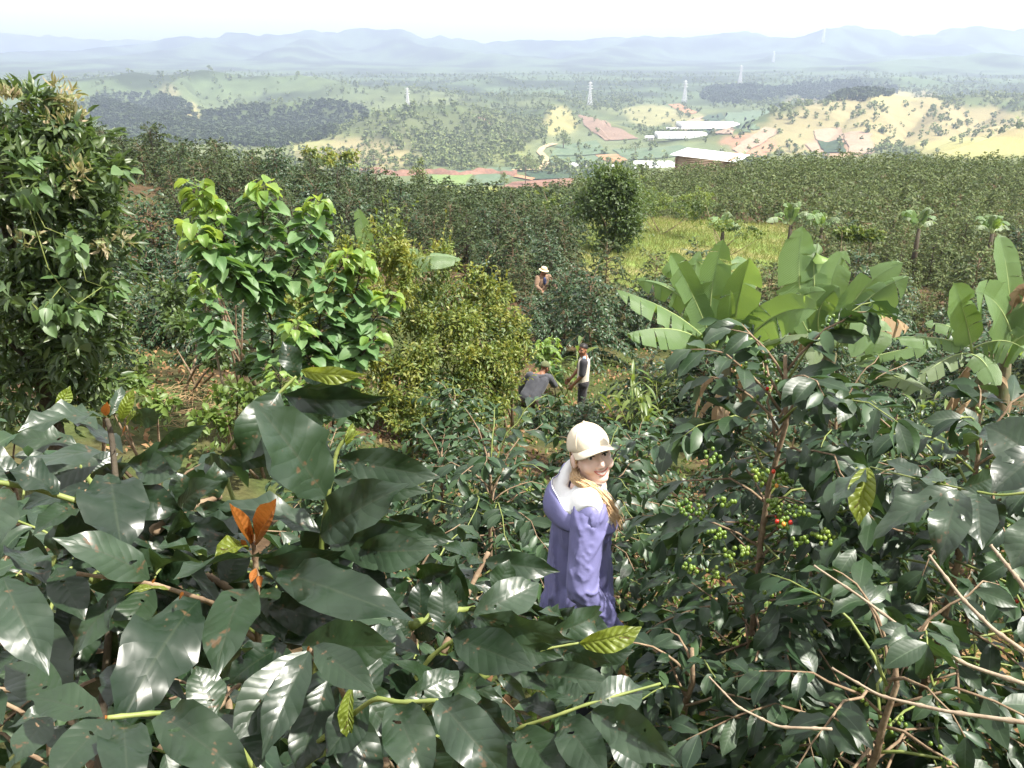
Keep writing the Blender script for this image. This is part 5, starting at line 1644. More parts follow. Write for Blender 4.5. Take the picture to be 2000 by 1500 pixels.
banana_plant('tallest banana with one high broad leaf and a torn leaf reaching right', None, (1625, 690), 11.6, [
    ((1590, 680), (1562, 560), (1568, 442), 78, B_, .12, .12, .1), ((1600, 680), (1560, 590), (1614, 548), 42, B_, .2, .3, -.6), ((1630, 680), (1620, 570), (1652, 490), 60, B_, .35, .35, .2), ((1635, 680), (1670, 570), (1730, 494), 56, B_, .05, .15, 0),
    ((1640, 670), (1690, 590), (1774, 540), 62, B_, .9, .55, -.4), ((1650, 660), (1720, 620), (1776, 640), 46, D_, .9, .6, .3), ((1640, 660), (1692, 610), (1662, 700), 50, B_, .05, .2, -.7), ((1660, 650), (1716, 640), (1694, 704), 46, B_, .1, .3, -.3),
    ((1650, 715), (1730, 690), (1815, 674), 46, B_, .3, .35, -.3), ((1690, 730), (1750, 735), (1822, 775), 36, O_, .4, .45, -.8), ((1610, 690), (1600, 610), (1640, 560), 50, B_, .3, .3, -.2), ((1600, 690), (1540, 600), (1520, 520), 34, O_, .6, .4, .4),
    ((1610, 690), (1560, 640), (1530, 570), 40, D_, .8, .5, .3), ((1600, 680), (1590, 520), (1600, 480), 52, B_, .3, .2, .3), ((1630, 690), (1600, 660), (1590, 720), 40, O_, .5, .5, -.6), ((1650, 690), (1650, 640), (1700, 590), 44, B_, .4, .3, .5)], 2, 2)
banana_plant('banana at the right edge with two wide upright leaves', None, (1930, 690), 10.6, [
    ((1900, 690), (1885, 620), (1862, 552), 66, B_, .1, .12, -.2), ((1985, 690), (1955, 600), (1903, 546), 78, B_, .08, .12, -.1), ((1975, 660), (1968, 540), (1950, 458), 50, B_, .2, .2, .4), ((1900, 680), (1830, 660), (1742, 660), 30, B_, .6, .5, -.2),
    ((1900, 680), (1860, 640), (1806, 632), 34, B_, .3, .3, .3), ((1900, 680), (1960, 665), (2010, 690), 50, B_, .85, .8, -.5), ((1880, 690), (1920, 705), (1946, 760), 42, B_, .1, .3, -.6), ((1960, 680), (1985, 560), (1996, 600), 30, D_, .8, .6, 0),
    ((1950, 680), (2000, 590), (2060, 540), 60, B_, .3, .3, 0), ((1890, 690), (1850, 700), (1790, 740), 34, O_, .6, .6, -.4), ((1960, 690), (2010, 650), (2080, 640), 60, B_, .5, .5, -.3)], 3, 2)
banana_plant('few banana leaves sticking out of the tall hedge shrub', None, (745, 590), 12.0, [
    ((730, 560), (716, 480), (698, 406), 30, B_, .05, .1, 0), ((755, 560), (775, 500), (830, 476), 32, B_, .25, .35, .2), ((760, 560), (812, 505), (902, 508), 34, B_, .15, .6, 0)], 4, 1)
rg = np.random.RandomState(8)
for k, (px_, py_, Y, s_, lab) in enumerate([(1412, 446, 41, .9, 'dark small banana at the back corner of the clearing'), (1545, 434, 36, 1.0, 'small banana with a splayed fan of narrow leaves in the far rows'), (1605, 440, 35, .8, 'young banana with one bright upright leaf in the far rows'),
                                       (1795, 441, 34, 1.0, 'small banana with half-dry leaves amid the far rows'), (1938, 451, 33, 1.0, 'small banana with a tall leaf near the right edge of the far rows')]):
    py_ += 14
    ls = []
    for j in range(7):
        a_ = -62 + 124 * j / 6 + rg.normal() * 8
        L = 52 * s_ * rg.uniform(.65, 1.1)
        dx, dy_ = math.sin(R(a_)) * L, -math.cos(R(a_)) * L
        ls.append(((px_, py_ - 8), (px_ + dx * .55, py_ - 14 + dy_ * .62), (px_ + dx, py_ - 8 + dy_ * .8 + abs(dx) * .12), 14, B_ if j % 3 else O_, .4, .35, rg.normal() * .4))
    banana_plant(lab, None, (px_, py_ - 8), Y, ls, 20 + k, 1, 'small far bananas')

# ---------------------------------------------------------------- ginger-like clumps near the pickers
def ginger(label, px0, px1, py, Y, n, seed):
    rg = np.random.RandomState(seed)
    c = PY(.5 * (px0 + px1), py, Y)
    b = np.array([c[0], Y, Hs(c[0], Y)])
    root = thing('ginger_clump', label, 'plant', tuple(b))
    lm = leaf_meshes('leaf', M['ginger'], 5, nseg=6, ncol=1, W=.2, shape='lance', bend=.9, fold=.3, seed0=seed)
    for k in range(n):
        px_ = rg.uniform(px0, px1)
        q_ = PY(px_, py, Y + rg.uniform(-.5, .5))
        q_[2] = Hs(q_[0], q_[1])
        hh = rg.uniform(.7, 1.25); ln_ = rg.normal(size=2) * .22
        top = q_ + [ln_[0], ln_[1], hh]
        st = MB().tube([q_, .5 * (q_ + top), top], [.012, .01, .005], 5).obj('stem', M['twig_green'], root)
        F = []
        az = rg.rand() * 3.14
        for j in range(7):
            f = .3 + .7 * j / 6
            p = q_ + (top - q_) * f
            s_ = (-1) ** j
            d = np.array([math.cos(az) * s_, math.sin(az) * s_, rg.uniform(.5, 1.2)])
            F.append(frames(p, d, np.array([-math.cos(az) * s_, -math.sin(az) * s_, 1.]), rg.uniform(.32, .5))[0])
        leaf_objs('leaf', lm, np.array(F), st, b, k)
ginger('clump of long upright blade leaves right of the standing picker', 1185, 1330, 775, 14.2, 15, 2)
ginger('tangle of long leaves below the right-hand banana', 1760, 1900, 770, 12.6, 12, 5)
ginger('few long cane leaves between the two pickers', 1090, 1120, 760, 16.4, 4, 6)
# ---------------------------------------------------------------- the near coffee plants, leaf by leaf
LM_DARK = leaf_meshes('leaf', M['coffee_near'], 9, nseg=9, ncol=3, W=.46, bend=.6, fold=.13, wave=.075, seed0=3, a0=.2, ragged=.07)
LM_PALE = leaf_meshes('leaf', M['coffee_pale'], 7, nseg=9, ncol=3, W=.46, bend=.6, fold=.11, wave=.075, seed0=4, a0=.2, ragged=.07)
LM_LIME = leaf_meshes('leaf', M['coffee_lime'], 4, nseg=8, ncol=2, W=.44, bend=.9, fold=.25, wave=.03, seed0=5, a0=.2)
LM_ORNG = leaf_meshes('leaf', M['coffee_orange'], 3, nseg=8, ncol=2, W=.42, bend=-.5, fold=.35, wave=.01, seed0=6, a0=.1)
KINDS_ = {'d': LM_DARK, 'p': LM_PALE, 'l': LM_LIME, 'o': LM_ORNG}

def hero(bx, by, tx, ty, wpx, d0, d1, roll=0.0):
    """leaf frame from the photo: base and tip pixels, width in pixels, depth of base and tip, roll about its length"""
    a = P(bx, by, d0); b = P(tx, ty, d1)
    L = np.linalg.norm(b - a)
    mid = .5 * (a + b)
    d = (b - a) / L
    n = -mid / np.linalg.norm(mid)           # towards the viewer
    n = n + np.array([0, 0, .55])
    n = n - (n @ d) * d; n /= np.linalg.norm(n)
    if roll:
        c, s = math.cos(R(roll)), math.sin(R(roll))
        n = n * c + np.cross(d, n) * s
    W = .88 * wpx / FPX * .5 * (d0 + d1) / max(.35, math.cos(R(roll * .8)))
    f = frames(a, d, n, L)[0]
    f[:3, 1] *= W / (.46 * L)
    return f

def stemtube(pix, r0, r1):
    pts = np.array([P(*q) for q in pix])
    t = np.linspace(0, len(pts) - 1, 6 * len(pts))
    sm = np.stack([np.interp(t, np.arange(len(pts)), pts[:, j]) for j in range(3)], -1)
    for _ in range(3): sm[1:-1] = .25 * sm[:-2] + .5 * sm[1:-1] + .25 * sm[2:]
    r = np.linspace(r0, r1, len(sm))
    r = r * (1 + .22 * (np.sin(np.linspace(0, len(pts) * 9, len(sm))) > .85))
    return MB().tube(sm, r, 7)

def near_plant(label, base, branches, seed):
    root = thing('coffee_plant', label, 'coffee plant', tuple(base))
    rg = np.random.RandomState(seed)
    for name, pix, r0, r1, mat, leaves in branches:
        br = stemtube(pix, r0 * .42, r1 * .5).obj(name, M[mat], root)
        for lf in leaves:
            kind = lf[0]
            f = hero(*lf[1:])
            leaf_objs('leaf', KINDS_[kind], [f], br, base, rg.randint(9999))
            if kind in 'dp':       # short leaf stalk
                pass
    return root

g0 = np.array([-.35, .75, Hs(-.35, .75)])
left_plant = near_plant('near coffee plant with large glossy leaves and two bronze young leaves', g0, [
    ('stem', [(470, 2500, 1.0), (500, 1500, 1.0), (505, 1250, 1.0), (500, 1110, .98), (496, 1060, .97)], .012, .006, 'bark', [
        ('o', 492, 1066, 412, 985, 42, .97, .93, 22), ('o', 500, 1066, 590, 985, 42, .97, .93, -26), ('o', 494, 1060, 480, 1010, 14, .97, .96), ('o', 485, 1070, 452, 1055, 14, .97, .95),
        ('o', 500, 1110, 488, 1150, 18, .95, .93), ('o', 505, 1125, 512, 1160, 14, .95, .93), ('o', 350, 1170, 372, 1158, 16, .84, .83), ('d', 510, 1088, 338, 1137, 70, .96, .84, 52), ('d', 515, 1100, 745, 1140, 84, .97, .92, 40),
        ('d', 512, 1092, 705, 1082, 56, .97, 1.05, 55), ('d', 545, 1118, 792, 1200, 118, .95, .84, 12), ('p', 480, 1150, 418, 1275, 122, .95, .8, 5), ('p', 415, 1088, 292, 1082, 52, .97, .9, 35), ('p', 500, 1095, 640, 1095, 60, 1.0, 1.0, 40),
        ('l', 484, 1075, 425, 1060, 40, .97, .9, 40), ('d', 530, 1180, 690, 1230, 80, .98, .9, 20), ('p', 460, 1060, 400, 1000, 60, 1.0, 1.05, 30), ('d', 520, 1140, 560, 1260, 70, 1.0, .95, 20), ('d', 470, 1180, 390, 1290, 80, 1.02, .98, 10)]),
    ('stem', [(560, 2500, 1.1), (600, 1500, 1.08), (625, 1200, 1.06), (628, 1050, 1.03), (640, 970, 1.0), (652, 905, 1.0), (660, 875, 1.0), (690, 838, 1.0)], .011, .004, 'twig_green', [
        ('p', 638, 972, 478, 782, 152, 1.0, .93, 8), ('d', 645, 975, 520, 800, 150, 1.06, 1.1, -20), ('d', 664, 895, 862, 932, 78, 1.0, .98, 28), ('p', 626, 1046, 788, 943, 118, 1.02, .93, 10), ('d', 650, 935, 842, 962, 78, 1.04, 1.02, 20),
        ('l', 676, 870, 692, 824, 22, 1.0, 1.0, 20), ('l', 676, 872, 705, 835, 18, 1.0, .98, -40), ('p', 625, 1040, 420, 978, 74, 1.05, 1.05, 32), ('p', 640, 1050, 838, 1070, 76, 1.05, .98, 40), ('p', 640, 1060, 815, 1030, 70, 1.1, 1.0, 40),
        ('p', 700, 1075, 840, 1078, 70, 1.02, .96, 35), ('d', 760, 1010, 885, 1060, 60, 1.12, 1.1, 35), ('d', 650, 1000, 600, 1090, 70, 1.08, 1.1, 0), ('d', 640, 990, 700, 1020, 60, 1.15, 1.2, 30), ('d', 640, 880, 560, 830, 70, 1.12, 1.2, 15),
        ('p', 760, 1130, 770, 1150, 20, 1.0, .98), ('d', 690, 1100, 765, 1150, 50, 1.05, 1.0, 30)]),
    ('branch', [(470, 1020, 1.18), (430, 895, 1.16), (480, 830, 1.15), (545, 768, 1.15), (578, 735, 1.16)], .008, .004, 'twig_green', [
        ('d', 578, 738, 556, 664, 46, 1.16, 1.14, 10), ('l', 588, 724, 708, 738, 36, 1.16, 1.12, 45), ('d', 556, 772, 750, 786, 58, 1.15, 1.1, 50), ('d', 545, 766, 468, 905, 92, 1.15, 1.1, -8), ('p', 430, 890, 560, 890, 40, 1.16, 1.14, 40),
        ('d', 560, 775, 640, 832, 64, 1.18, 1.25, 20), ('d', 590, 735, 640, 740, 30, 1.2, 1.2, 30), ('p', 400, 905, 470, 925, 50, 1.16, 1.12, 35), ('p', 580, 760, 690, 740, 30, 1.2, 1.25, 50)]),
    ('stem', [(150, 2600, .95), (190, 1500, .95), (225, 1100, .97), (228, 960, .98), (218, 850, 1.0), (208, 818, 1.0)], .012, .006, 'bark_dark', [
        ('p', 203, 815, 33, 832, 62, 1.0, .92, 40), ('p', 205, 885, 2, 908, 82, 1.0, .88, 28), ('d', 150, 868, 18, 852, 60, 1.02, 1.0, 30), ('l', 236, 818, 258, 764, 30, .99, .97, 20), ('l', 250, 830, 268, 800, 24, 1.0, .98, -30), ('o', 206, 812, 216, 776, 18, .99, .98),
        ('p', 214, 812, 240, 752, 26, 1.0, 1.02, 30), ('o', 240, 845, 258, 832, 12, .98, .97), ('p', 255, 820, 322, 806, 44, 1.0, .98, 42), ('p', 308, 878, 408, 826, 40, 1.0, 1.0, 30), ('p', 210, 925, 226, 985, 46, .97, .94, 10), ('d', 215, 930, 236, 1062, 140, .98, .86, 0),
        ('p', 250, 905, 390, 880, 60, 1.02, 1.04, 45), ('p', 270, 900, 330, 930, 60, 1.04, 1.0, 40), ('d', 240, 885, 145, 830, 46, 1.04, 1.1, 35), ('p', 190, 840, 100, 790, 40, 1.06, 1.1, 40), ('l', 110, 800, 140, 755, 30, 1.1, 1.1, 40), ('d', 200, 900, 60, 960, 80, 1.02, .98, 25),
        ('d', 240, 960, 350, 1000, 70, 1.02, 1.0, 25), ('d', 230, 1000, 330, 1080, 80, 1.05, 1.0, 20)]),
    ('branch', [(-120, 930, .82), (0, 942, .85), (75, 955, .88), (160, 982, .9), (270, 1000, .95)], .006, .007, 'twig_green', [
        ('p', 15, 955, -40, 1090, 90, .85, .78, 10), ('d', 115, 965, 20, 900, 70, .88, .85, 30), ('d', 160, 985, 60, 1040, 70, .9, .85, 20), ('d', 30, 940, -60, 860, 70, .86, .86, 20), ('d', 120, 975, 200, 1060, 70, .92, .95, 10)]),
    ('branch', [(500, 1250, 1.0), (420, 1180, .95), (388, 1168, .9), (300, 1140, .87), (150, 1120, .84)], .008, .004, 'bark', [
        ('p', 292, 1130, 128, 1035, 104, .88, .8, 6), ('d', 388, 1172, 222, 1408, 146, .88, .72, 8), ('p', 252, 1150, 108, 1290, 74, .88, .84, 10), ('d', 110, 1110, 166, 1216, 80, .88, .84, 0), ('p', 5, 1128, 92, 1314, 114, .8, .74, 5), ('l', 330, 1152, 240, 1152, 22, .86, .84, 50),
        ('o', 296, 1138, 310, 1130, 10, .86, .86), ('d', 300, 1145, 235, 1260, 80, .95, .9, 20), ('d', 250, 1190, 290, 1320, 70, 1.0, .95, 10), ('d', 90, 1140, 20, 1060, 80, .95, 1.0, 20), ('d', 80, 1200, 130, 1400, 90, .95, .9, 10), ('d', 180, 1180, 150, 1330, 80, 1.0, .95, 0)]),
    ('branch', [(640, 1700, .9), (700, 1420, .86), (660, 1330, .82), (605, 1268, .8)], .008, .004, 'bark', [
        ('d', 600, 1272, 450, 1462, 108, .8, .74, 6), ('d', 604, 1274, 508, 1476, 92, .79, .71, 4), ('d', 614, 1262, 738, 1358, 90, .8, .75, 8), ('d', 590, 1262, 772, 1262, 112, .82, .8, 22), ('l', 690, 1340, 668, 1452, 34, .82, .79, 25), ('o', 600, 1272, 608, 1258, 8, .8, .8),
        ('d', 690, 1330, 770, 1440, 90, .86, .85, 10), ('d', 640, 1330, 580, 1520, 90, .88, .84, 0), ('d', 560, 1260, 440, 1330, 80, .9, .88, 20), ('d', 660, 1380, 740, 1540, 90, .86, .8, 5)]),
    ('branch', [(620, 1450, .85), (730, 1362, .79), (780, 1372, .78), (860, 1368, .77)], .006, .004, 'twig_green', [
        ('d', 770, 1376, 832, 1520, 106, .78, .7, 5), ('p', 854, 1366, 992, 1520, 114, .77, .7, 8), ('d', 790, 1365, 905, 1310, 60, .82, .85, 30), ('d', 730, 1365, 700, 1250, 80, .86, .9, 10), ('d', 850, 1360, 960, 1330, 50, .85, .9, 40), ('d', 720, 1370, 640, 1480, 90, .82, .8, 10)]),
    ('branch', [(560, 1600, .75), (430, 1400, .72), (310, 1392, .69), (210, 1402, .67)], .006, .004, 'twig_green', [
        ('d', 312, 1394, 482, 1512, 116, .69, .62, 6), ('d', 242, 1408, 250, 1540, 106, .68, .6, 0), ('d', 212, 1404, 92, 1540, 112, .67, .6, 8), ('o', 212, 1408, 204, 1396, 9, .67, .67), ('d', 200, 1400, 60, 1372, 80, .7, .72, 30), ('p', 100, 1400, 20, 1480, 90, .74, .7, 20), ('d', 300, 1390, 190, 1300, 90, .76, .8, 20),
        ('d', 120, 1370, 10, 1310, 90, .8, .84, 20), ('d', 420, 1400, 380, 1300, 80, .8, .82, 10), ('d', 420, 1400, 520, 1500, 100, .78, .74, 0)]),
], 11)

g1 = np.array([.05, 1.15, Hs(.05, 1.15)])
mid_plant = near_plant('near coffee branch with glossy leaves in front of the woman', g1, [
    ('stem', [(830, 2300, 1.25), (830, 1600, 1.15), (800, 1340, 1.1), (845, 1278, 1.08), (905, 1238, 1.06)], .010, .005, 'twig_green', [
        ('d', 885, 1246, 1052, 1312, 112, 1.06, .98, 8), ('p', 935, 1202, 1128, 1248, 62, 1.06, 1.02, 38), ('p', 925, 1200, 1064, 1134, 82, 1.08, 1.1, 18), ('d', 866, 1232, 862, 1133, 66, 1.08, 1.1, 8), ('d', 960, 1230, 1100, 1290, 60, 1.12, 1.12, 40), ('d', 880, 1230, 930, 1210, 50, 1.12, 1.12, 30),
        ('d', 820, 1290, 760, 1350, 70, 1.14, 1.1, 10), ('p', 820, 1280, 700, 1250, 60, 1.16, 1.2, 30), ('d', 830, 1290, 900, 1350, 80, 1.16, 1.12, 10), ('d', 800, 1330, 720, 1290, 80, 1.2, 1.22, 20)]),
    ('branch', [(905, 1238, 1.06), (1000, 1300, 1.12), (1060, 1268, 1.12), (1130, 1256, 1.12)], .004, .003, 'twig_green', [
        ('p', 1046, 1312, 1198, 1336, 74, 1.12, 1.06, 22), ('l', 1132, 1256, 1256, 1238, 50, 1.12, 1.08, 38), ('p', 1090, 1262, 1190, 1300, 52, 1.14, 1.1, 30), ('p', 1070, 1240, 1200, 1195, 60, 1.16, 1.2, 30), ('d', 1130, 1280, 1240, 1270, 50, 1.16, 1.16, 40)]),
    ('branch', [(950, 1550, 1.1), (1000, 1425, 1.02), (1080, 1400, 1.0), (1150, 1374, 1.0), (1290, 1335, 1.02)], .006, .003, 'twig_green', [
        ('p', 1152, 1378, 1266, 1335, 84, 1.0, 1.02, 12), ('p', 1156, 1388, 1340, 1508, 86, 1.0, .9, 10), ('d', 1096, 1402, 1190, 1530, 94, 1.0, .9, 5), ('d', 1010, 1424, 1110, 1540, 100, 1.02, .93, 5), ('d', 925, 1355, 1012, 1452, 52, 1.0, .95, 40), ('d', 1140, 1380, 1060, 1335, 70, 1.04, 1.1, 20),
        ('d', 1010, 1420, 930, 1380, 70, 1.06, 1.1, 20), ('d', 1020, 1430, 960, 1530, 90, 1.02, 1.0, 5), ('d', 1090, 1400, 1010, 1360, 60, 1.1, 1.14, 20), ('p', 1200, 1400, 1260, 1520, 80, 1.1, 1.05, 10), ('d', 900, 1440, 870, 1540, 90, 1.1, 1.1, 5)]),
], 12)

g2 = np.array([1.2, 1.25, Hs(1.2, 1.25)])
edge_plant = near_plant('large close coffee leaves hanging in from the right edge', g2, [
    ('branch', [(2250, 930, 1.3), (2010, 962, 1.4), (1950, 968, 1.42), (1880, 955, 1.45), (1790, 935, 1.55), (1700, 912, 1.7)], .006, .003, 'twig_green', [
        ('p', 1872, 958, 1836, 1088, 82, 1.42, 1.33, 5), ('p', 1908, 966, 1918, 1068, 74, 1.42, 1.33, 5), ('d', 1915, 966, 1945, 1050, 74, 1.44, 1.42, -10), ('p', 1870, 955, 1698, 1046, 62, 1.45, 1.45, 28), ('l', 1696, 914, 1672, 1012, 62, 1.7, 1.62, 10), ('p', 1690, 915, 1630, 990, 60, 1.7, 1.65, 30),
        ('p', 1880, 952, 1960, 925, 44, 1.44, 1.44, 45), ('p', 1780, 930, 1850, 1000, 60, 1.58, 1.55, 20), ('d', 1800, 935, 1730, 900, 50, 1.6, 1.65, 35), ('p', 1870, 950, 1780, 920, 60, 1.5, 1.55, 40), ('d', 1790, 940, 1750, 1010, 66, 1.6, 1.56, 10)]),
    ('branch', [(2200, 1000, 1.1), (2080, 900, 1.12), (2010, 850, 1.15)], .006, .004, 'bark', [
        ('p', 2030, 905, 1930, 822, 110, 1.14, 1.16, 8), ('d', 2040, 880, 1935, 965, 110, 1.14, 1.12, 8), ('p', 2040, 1010, 1975, 1110, 90, 1.12, 1.1, 8), ('p', 2030, 860, 1860, 840, 60, 1.2, 1.28, 45), ('d', 2050, 960, 1950, 900, 90, 1.2, 1.3, 20)]),
], 13)
rgf = np.random.RandomState(91)
def filler(root, base, x0, x1, y0, y1, n, d0, d1):
    for k in range(n):
        px0, py0 = rgf.uniform(x0, x1), rgf.uniform(y0, y1)
        dd = rgf.uniform(d0, d1)
        ang = rgf.uniform(-2.6, -.5)
        L = rgf.uniform(140, 260)
        pix = [(px0 + math.cos(ang) * L * t, py0 + math.sin(ang) * L * t + 40 * t * t, dd + .08 * t) for t in (0, .5, 1)]
        br = stemtube(pix, .0065, .004).obj('branch', M['bark' if k % 2 else 'twig_green'], root)
        F = []
        for t in (.15, .4, .65, .9):
            qx = np.interp(t, (0, .5, 1), [p_[0] for p_ in pix]); qy = np.interp(t, (0, .5, 1), [p_[1] for p_ in pix])
            for sg in (-1, 1):
                a2 = ang + sg * rgf.uniform(.6, 1.3) + rgf.normal() * .2
                l2 = rgf.uniform(85, 150)
                F.append(hero(qx, qy, qx + math.cos(a2) * l2, qy + math.sin(a2) * l2 * .8 + 25, l2 * rgf.uniform(.36, .46), dd + .08 * t, dd + .08 * t + rgf.uniform(-.12, .06), rgf.uniform(-35, 45)))
        leaf_objs('leaf', LM_DARK if k % 3 else LM_PALE, F, br, base, k)
filler(left_plant, g0, 0, 860, 1120, 1520, 22, .95, 1.35)
filler(left_plant, g0, 0, 330, 1030, 1150, 4, 1.0, 1.3)
filler(mid_plant, g1, 700, 1000, 1250, 1520, 6, 1.15, 1.5)

# ---------------------------------------------------------------- full coffee plants around the woman
LM_MID = leaf_meshes('leaf', M['coffee_mid'], 7, nseg=6, ncol=2, W=.42, bend=.9, fold=.15, wave=.045, seed0=8, a0=.3)
def berry_cluster(parent, loc, p, n, rg, ripe=0.0, r=.0075):
    mb = MB()
    mats = [M['berry_green'], M['berry_red'], M['berry_orange']]
    fm = []
    for k in range(n):
        c = p + rg.normal(size=3) * np.array([.017, .017, .013]) + [0, 0, .004]
        before = sum(len(q) for q in mb.q) , sum(len(q) for q in mb.t)
        mb.ball(c, (r, r, r * 1.15), 8, 6)
        fm.append(0 if rg.rand() > ripe else rg.randint(1, 3))
    mb.v = [a - np.asarray(loc) for a in mb.v]
    q = np.concatenate(mb.q); t = np.concatenate(mb.t)
    nq, ntr = len(q) // n, len(t) // n
    fmat = np.concatenate([np.repeat(fm, nq), np.repeat(fm, ntr)])
    me = mesh_np('berry_cluster', np.concatenate(mb.v), [q, t], mats, fmat=fmat)
    tag(link('berry_cluster', me, parent), kind='stuff')

def coffee_plant(label, base, seed, h, r, nb, leaf=.15, nparts=280, berries=0, lean=(0, 0), node=.075, jit=.38, droop=.5, ripe=.04, start=.25, rt=.022, avoid=None, zlow=.14):
    BR, F, own = coffee_struct(seed, h, r, nb, node=node, leaf=leaf, jit=jit, droop=droop, start=start, zlow=zlow, sag=.22)
    base = np.asarray(base, float)
    F = F.copy(); F[:, :3, 3] += base
    F[:, 0, 3] += lean[0] * (F[:, 2, 3] - base[2]); F[:, 1, 3] += lean[1] * (F[:, 2, 3] - base[2])
    if avoid is not None:
        k = ~avoid(F[:, :3, 3] + F[:, :3, 0] * .6)
        F = F[k]; own = own[k]
    root = thing('coffee_plant', label, 'coffee plant', tuple(base))
    rg = np.random.RandomState(seed)
    z = np.linspace(-.15, h, 9)
    tr = base + np.stack([lean[0] * z + rg.normal(size=9) * .012, lean[1] * z + rg.normal(size=9) * .012, z], -1)
    MB().tube(tr, np.linspace(rt, rt * .35, 9), 8).obj('stem', M['bark'], root)
    c = F[:, :3, 3] + .5 * F[:, :3, 0]
    px_, py_, d_ = project(c)
    s_ = np.linalg.norm(F[:, :3, 0], axis=1) / np.maximum(d_, .2)
    s_ = np.where((px_ > -40) & (px_ < 2040) & (py_ > 0) & (py_ < 1540), s_, 0)
    top = np.zeros(len(F), bool); top[np.argsort(-s_)[:nparts]] = True
    top &= s_ > 0
    for k, b in enumerate(BR):
        bb = b + base
        bb[:, 0] += lean[0] * b[:, 2]; bb[:, 1] += lean[1] * b[:, 2]
        if avoid is not None and avoid(bb[2:]).any(): bb = bb[:3]
        br = MB().tube(bb, np.linspace(.0062, .0022, len(bb)), 5).obj('branch', M['bark'] if k % 3 else M['twig_green'], root)
        sel = top & (own == k)
        if sel.any(): leaf_objs('leaf', LM_MID, F[sel], br, base, seed + k)
        if berries and rg.rand() < berries:
            for j in range(rg.randint(1, 4)):
                f = rg.uniform(.15, .6) * (len(bb) - 1)
                i0 = int(f); p = bb[i0] + (bb[min(i0 + 1, len(bb) - 1)] - bb[i0]) * (f - i0)
                berry_cluster(br, base, p, rg.randint(4, 10), rg, ripe)
    if (~top).any():
        mb = MB(); join_leaves(mb, ARR_COFFEE, F[~top], seed)
        tag(mb.obj('foliage', M['coffee'], root), kind='stuff')
    return root

def gp(px_, py_, y_):
    q_ = PY(px_, py_, y_)
    return np.array([q_[0], y_, Hs(q_[0], y_)])
W_POS = np.array([.315, 3.20])      # the woman stands here
def near_woman(p):
    return ((p[:, 0] - W_POS[0] - .02) ** 2 + (p[:, 1] - W_POS[1]) ** 2 < .30 ** 2) | ((p[:, 1] < W_POS[1]) & (p[:, 1] > 1.6) & (project(p)[0] < 1188) & (project(p)[0] > 1020) & (project(p)[1] < 1215))
CF = coffee_plant
def berry_window(p):
    px_, py_, d_ = project(p)
    w_ = (px_ > 1320) & (px_ < 1570) & (py_ > 940) & (py_ < 1170) & (_rw.rand(len(p)) < .72)
    return near_woman(p) | w_
_rw = np.random.RandomState(77)
bp_ = CF('tall coffee plant laden with green berries right of the woman', gp(1468, 1250, 3.05), 31, 2.1, 1.0, 66, leaf=.155, node=.066, berries=.4, nparts=290, avoid=berry_window, ripe=.03)
_bl = np.array(bp_.location)
for px_, py_, n_, rp in [(1338, 992, 14, 0), (1368, 1002, 9, 0), (1405, 1042, 12, 0), (1425, 1085, 10, 0), (1452, 1075, 8, 0), (1512, 985, 10, 0), (1528, 1022, 13, .1), (1598, 1046, 14, 0), (1560, 1060, 9, 0), (1502, 942, 6, .3), (1535, 935, 14, 0), (1620, 1055, 10, 0),
                         (1505, 1150, 8, 0), (1400, 1122, 8, 0), (1345, 1112, 7, 0), (1480, 925, 8, 0), (1555, 1000, 8, 0), (1420, 980, 6, 0), (1560, 905, 9, 0), (1390, 900, 8, 0)]:
    berry_cluster(bp_, _bl, P(px_, py_, 2.95 + .25 * _rw.rand()), n_ + 3, _rw, rp, .0082)
CF('coffee plant with orange young tips at the right edge', gp(1830, 1250, 2.9), 32, 1.8, 1.0, 56, leaf=.15, berries=.4, nparts=270, avoid=near_woman)
CF('low coffee plant with bare pale twigs at the lower right corner', gp(1700, 1500, 2.15), 33, 1.0, .85, 36, leaf=.14, berries=.3, nparts=230, start=.45, avoid=near_woman)
CF('small coffee plant by the woman\'s legs, in the lower middle', gp(1330, 1480, 2.5), 34, .85, .55, 20, leaf=.13, berries=.3, nparts=150, avoid=near_woman)
CF('coffee plant behind the berry-laden one, below the banana clump', gp(1620, 900, 4.3), 35, 2.0, 1.05, 60, leaf=.15, nparts=200)
CF('coffee plant right behind the woman\'s back', gp(960, 1050, 4.9), 36, 1.5, 1.0, 46, leaf=.14, nparts=200, berries=.1)
CF('coffee plant beyond the woman\'s cap', gp(1180, 900, 5.4), 37, 1.5, 1.0, 46, leaf=.14, nparts=150)
CF('coffee plant half hidden by the large leaves at lower left', gp(250, 1200, 2.0), 38, 1.25, .9, 36, leaf=.15, nparts=220)
CF('dark coffee plant deep behind the bronze young leaves', gp(620, 1300, 1.9), 39, .95, .75, 30, leaf=.15, nparts=200)
CF('leafy coffee shrub in front of the stooping picker\'s legs', gp(1075, 830, 13.4), 43, .55, .6, 44, leaf=.15, nparts=0)
CF('coffee shrub hiding the standing picker\'s feet', gp(1150, 830, 14.0), 44, .55, .6, 40, leaf=.15, nparts=0)
CF('coffee shrub hiding the legs of the picker in the bucket hat', gp(1062, 560, 23.3), 49, .95, .8, 44, leaf=.15, nparts=0)
CF('coffee shrub below the yellow-green hedge shrub', gp(890, 860, 10.2), 45, 1.1, .9, 50, leaf=.15, nparts=0)
CF('low coffee plant in the dark gap left of the woman\'s jacket', gp(820, 1250, 3.2), 40, 1.0, .75, 30, leaf=.13, nparts=150)
CF('small coffee plant directly under the near glossy leaves', gp(430, 1250, 1.55), 46, .95, .6, 26, leaf=.15, nparts=150)
CF('dark coffee plant in the lower left corner behind the big hanging leaf', gp(60, 1300, 1.45), 47, 1.05, .6, 26, leaf=.15, nparts=130)
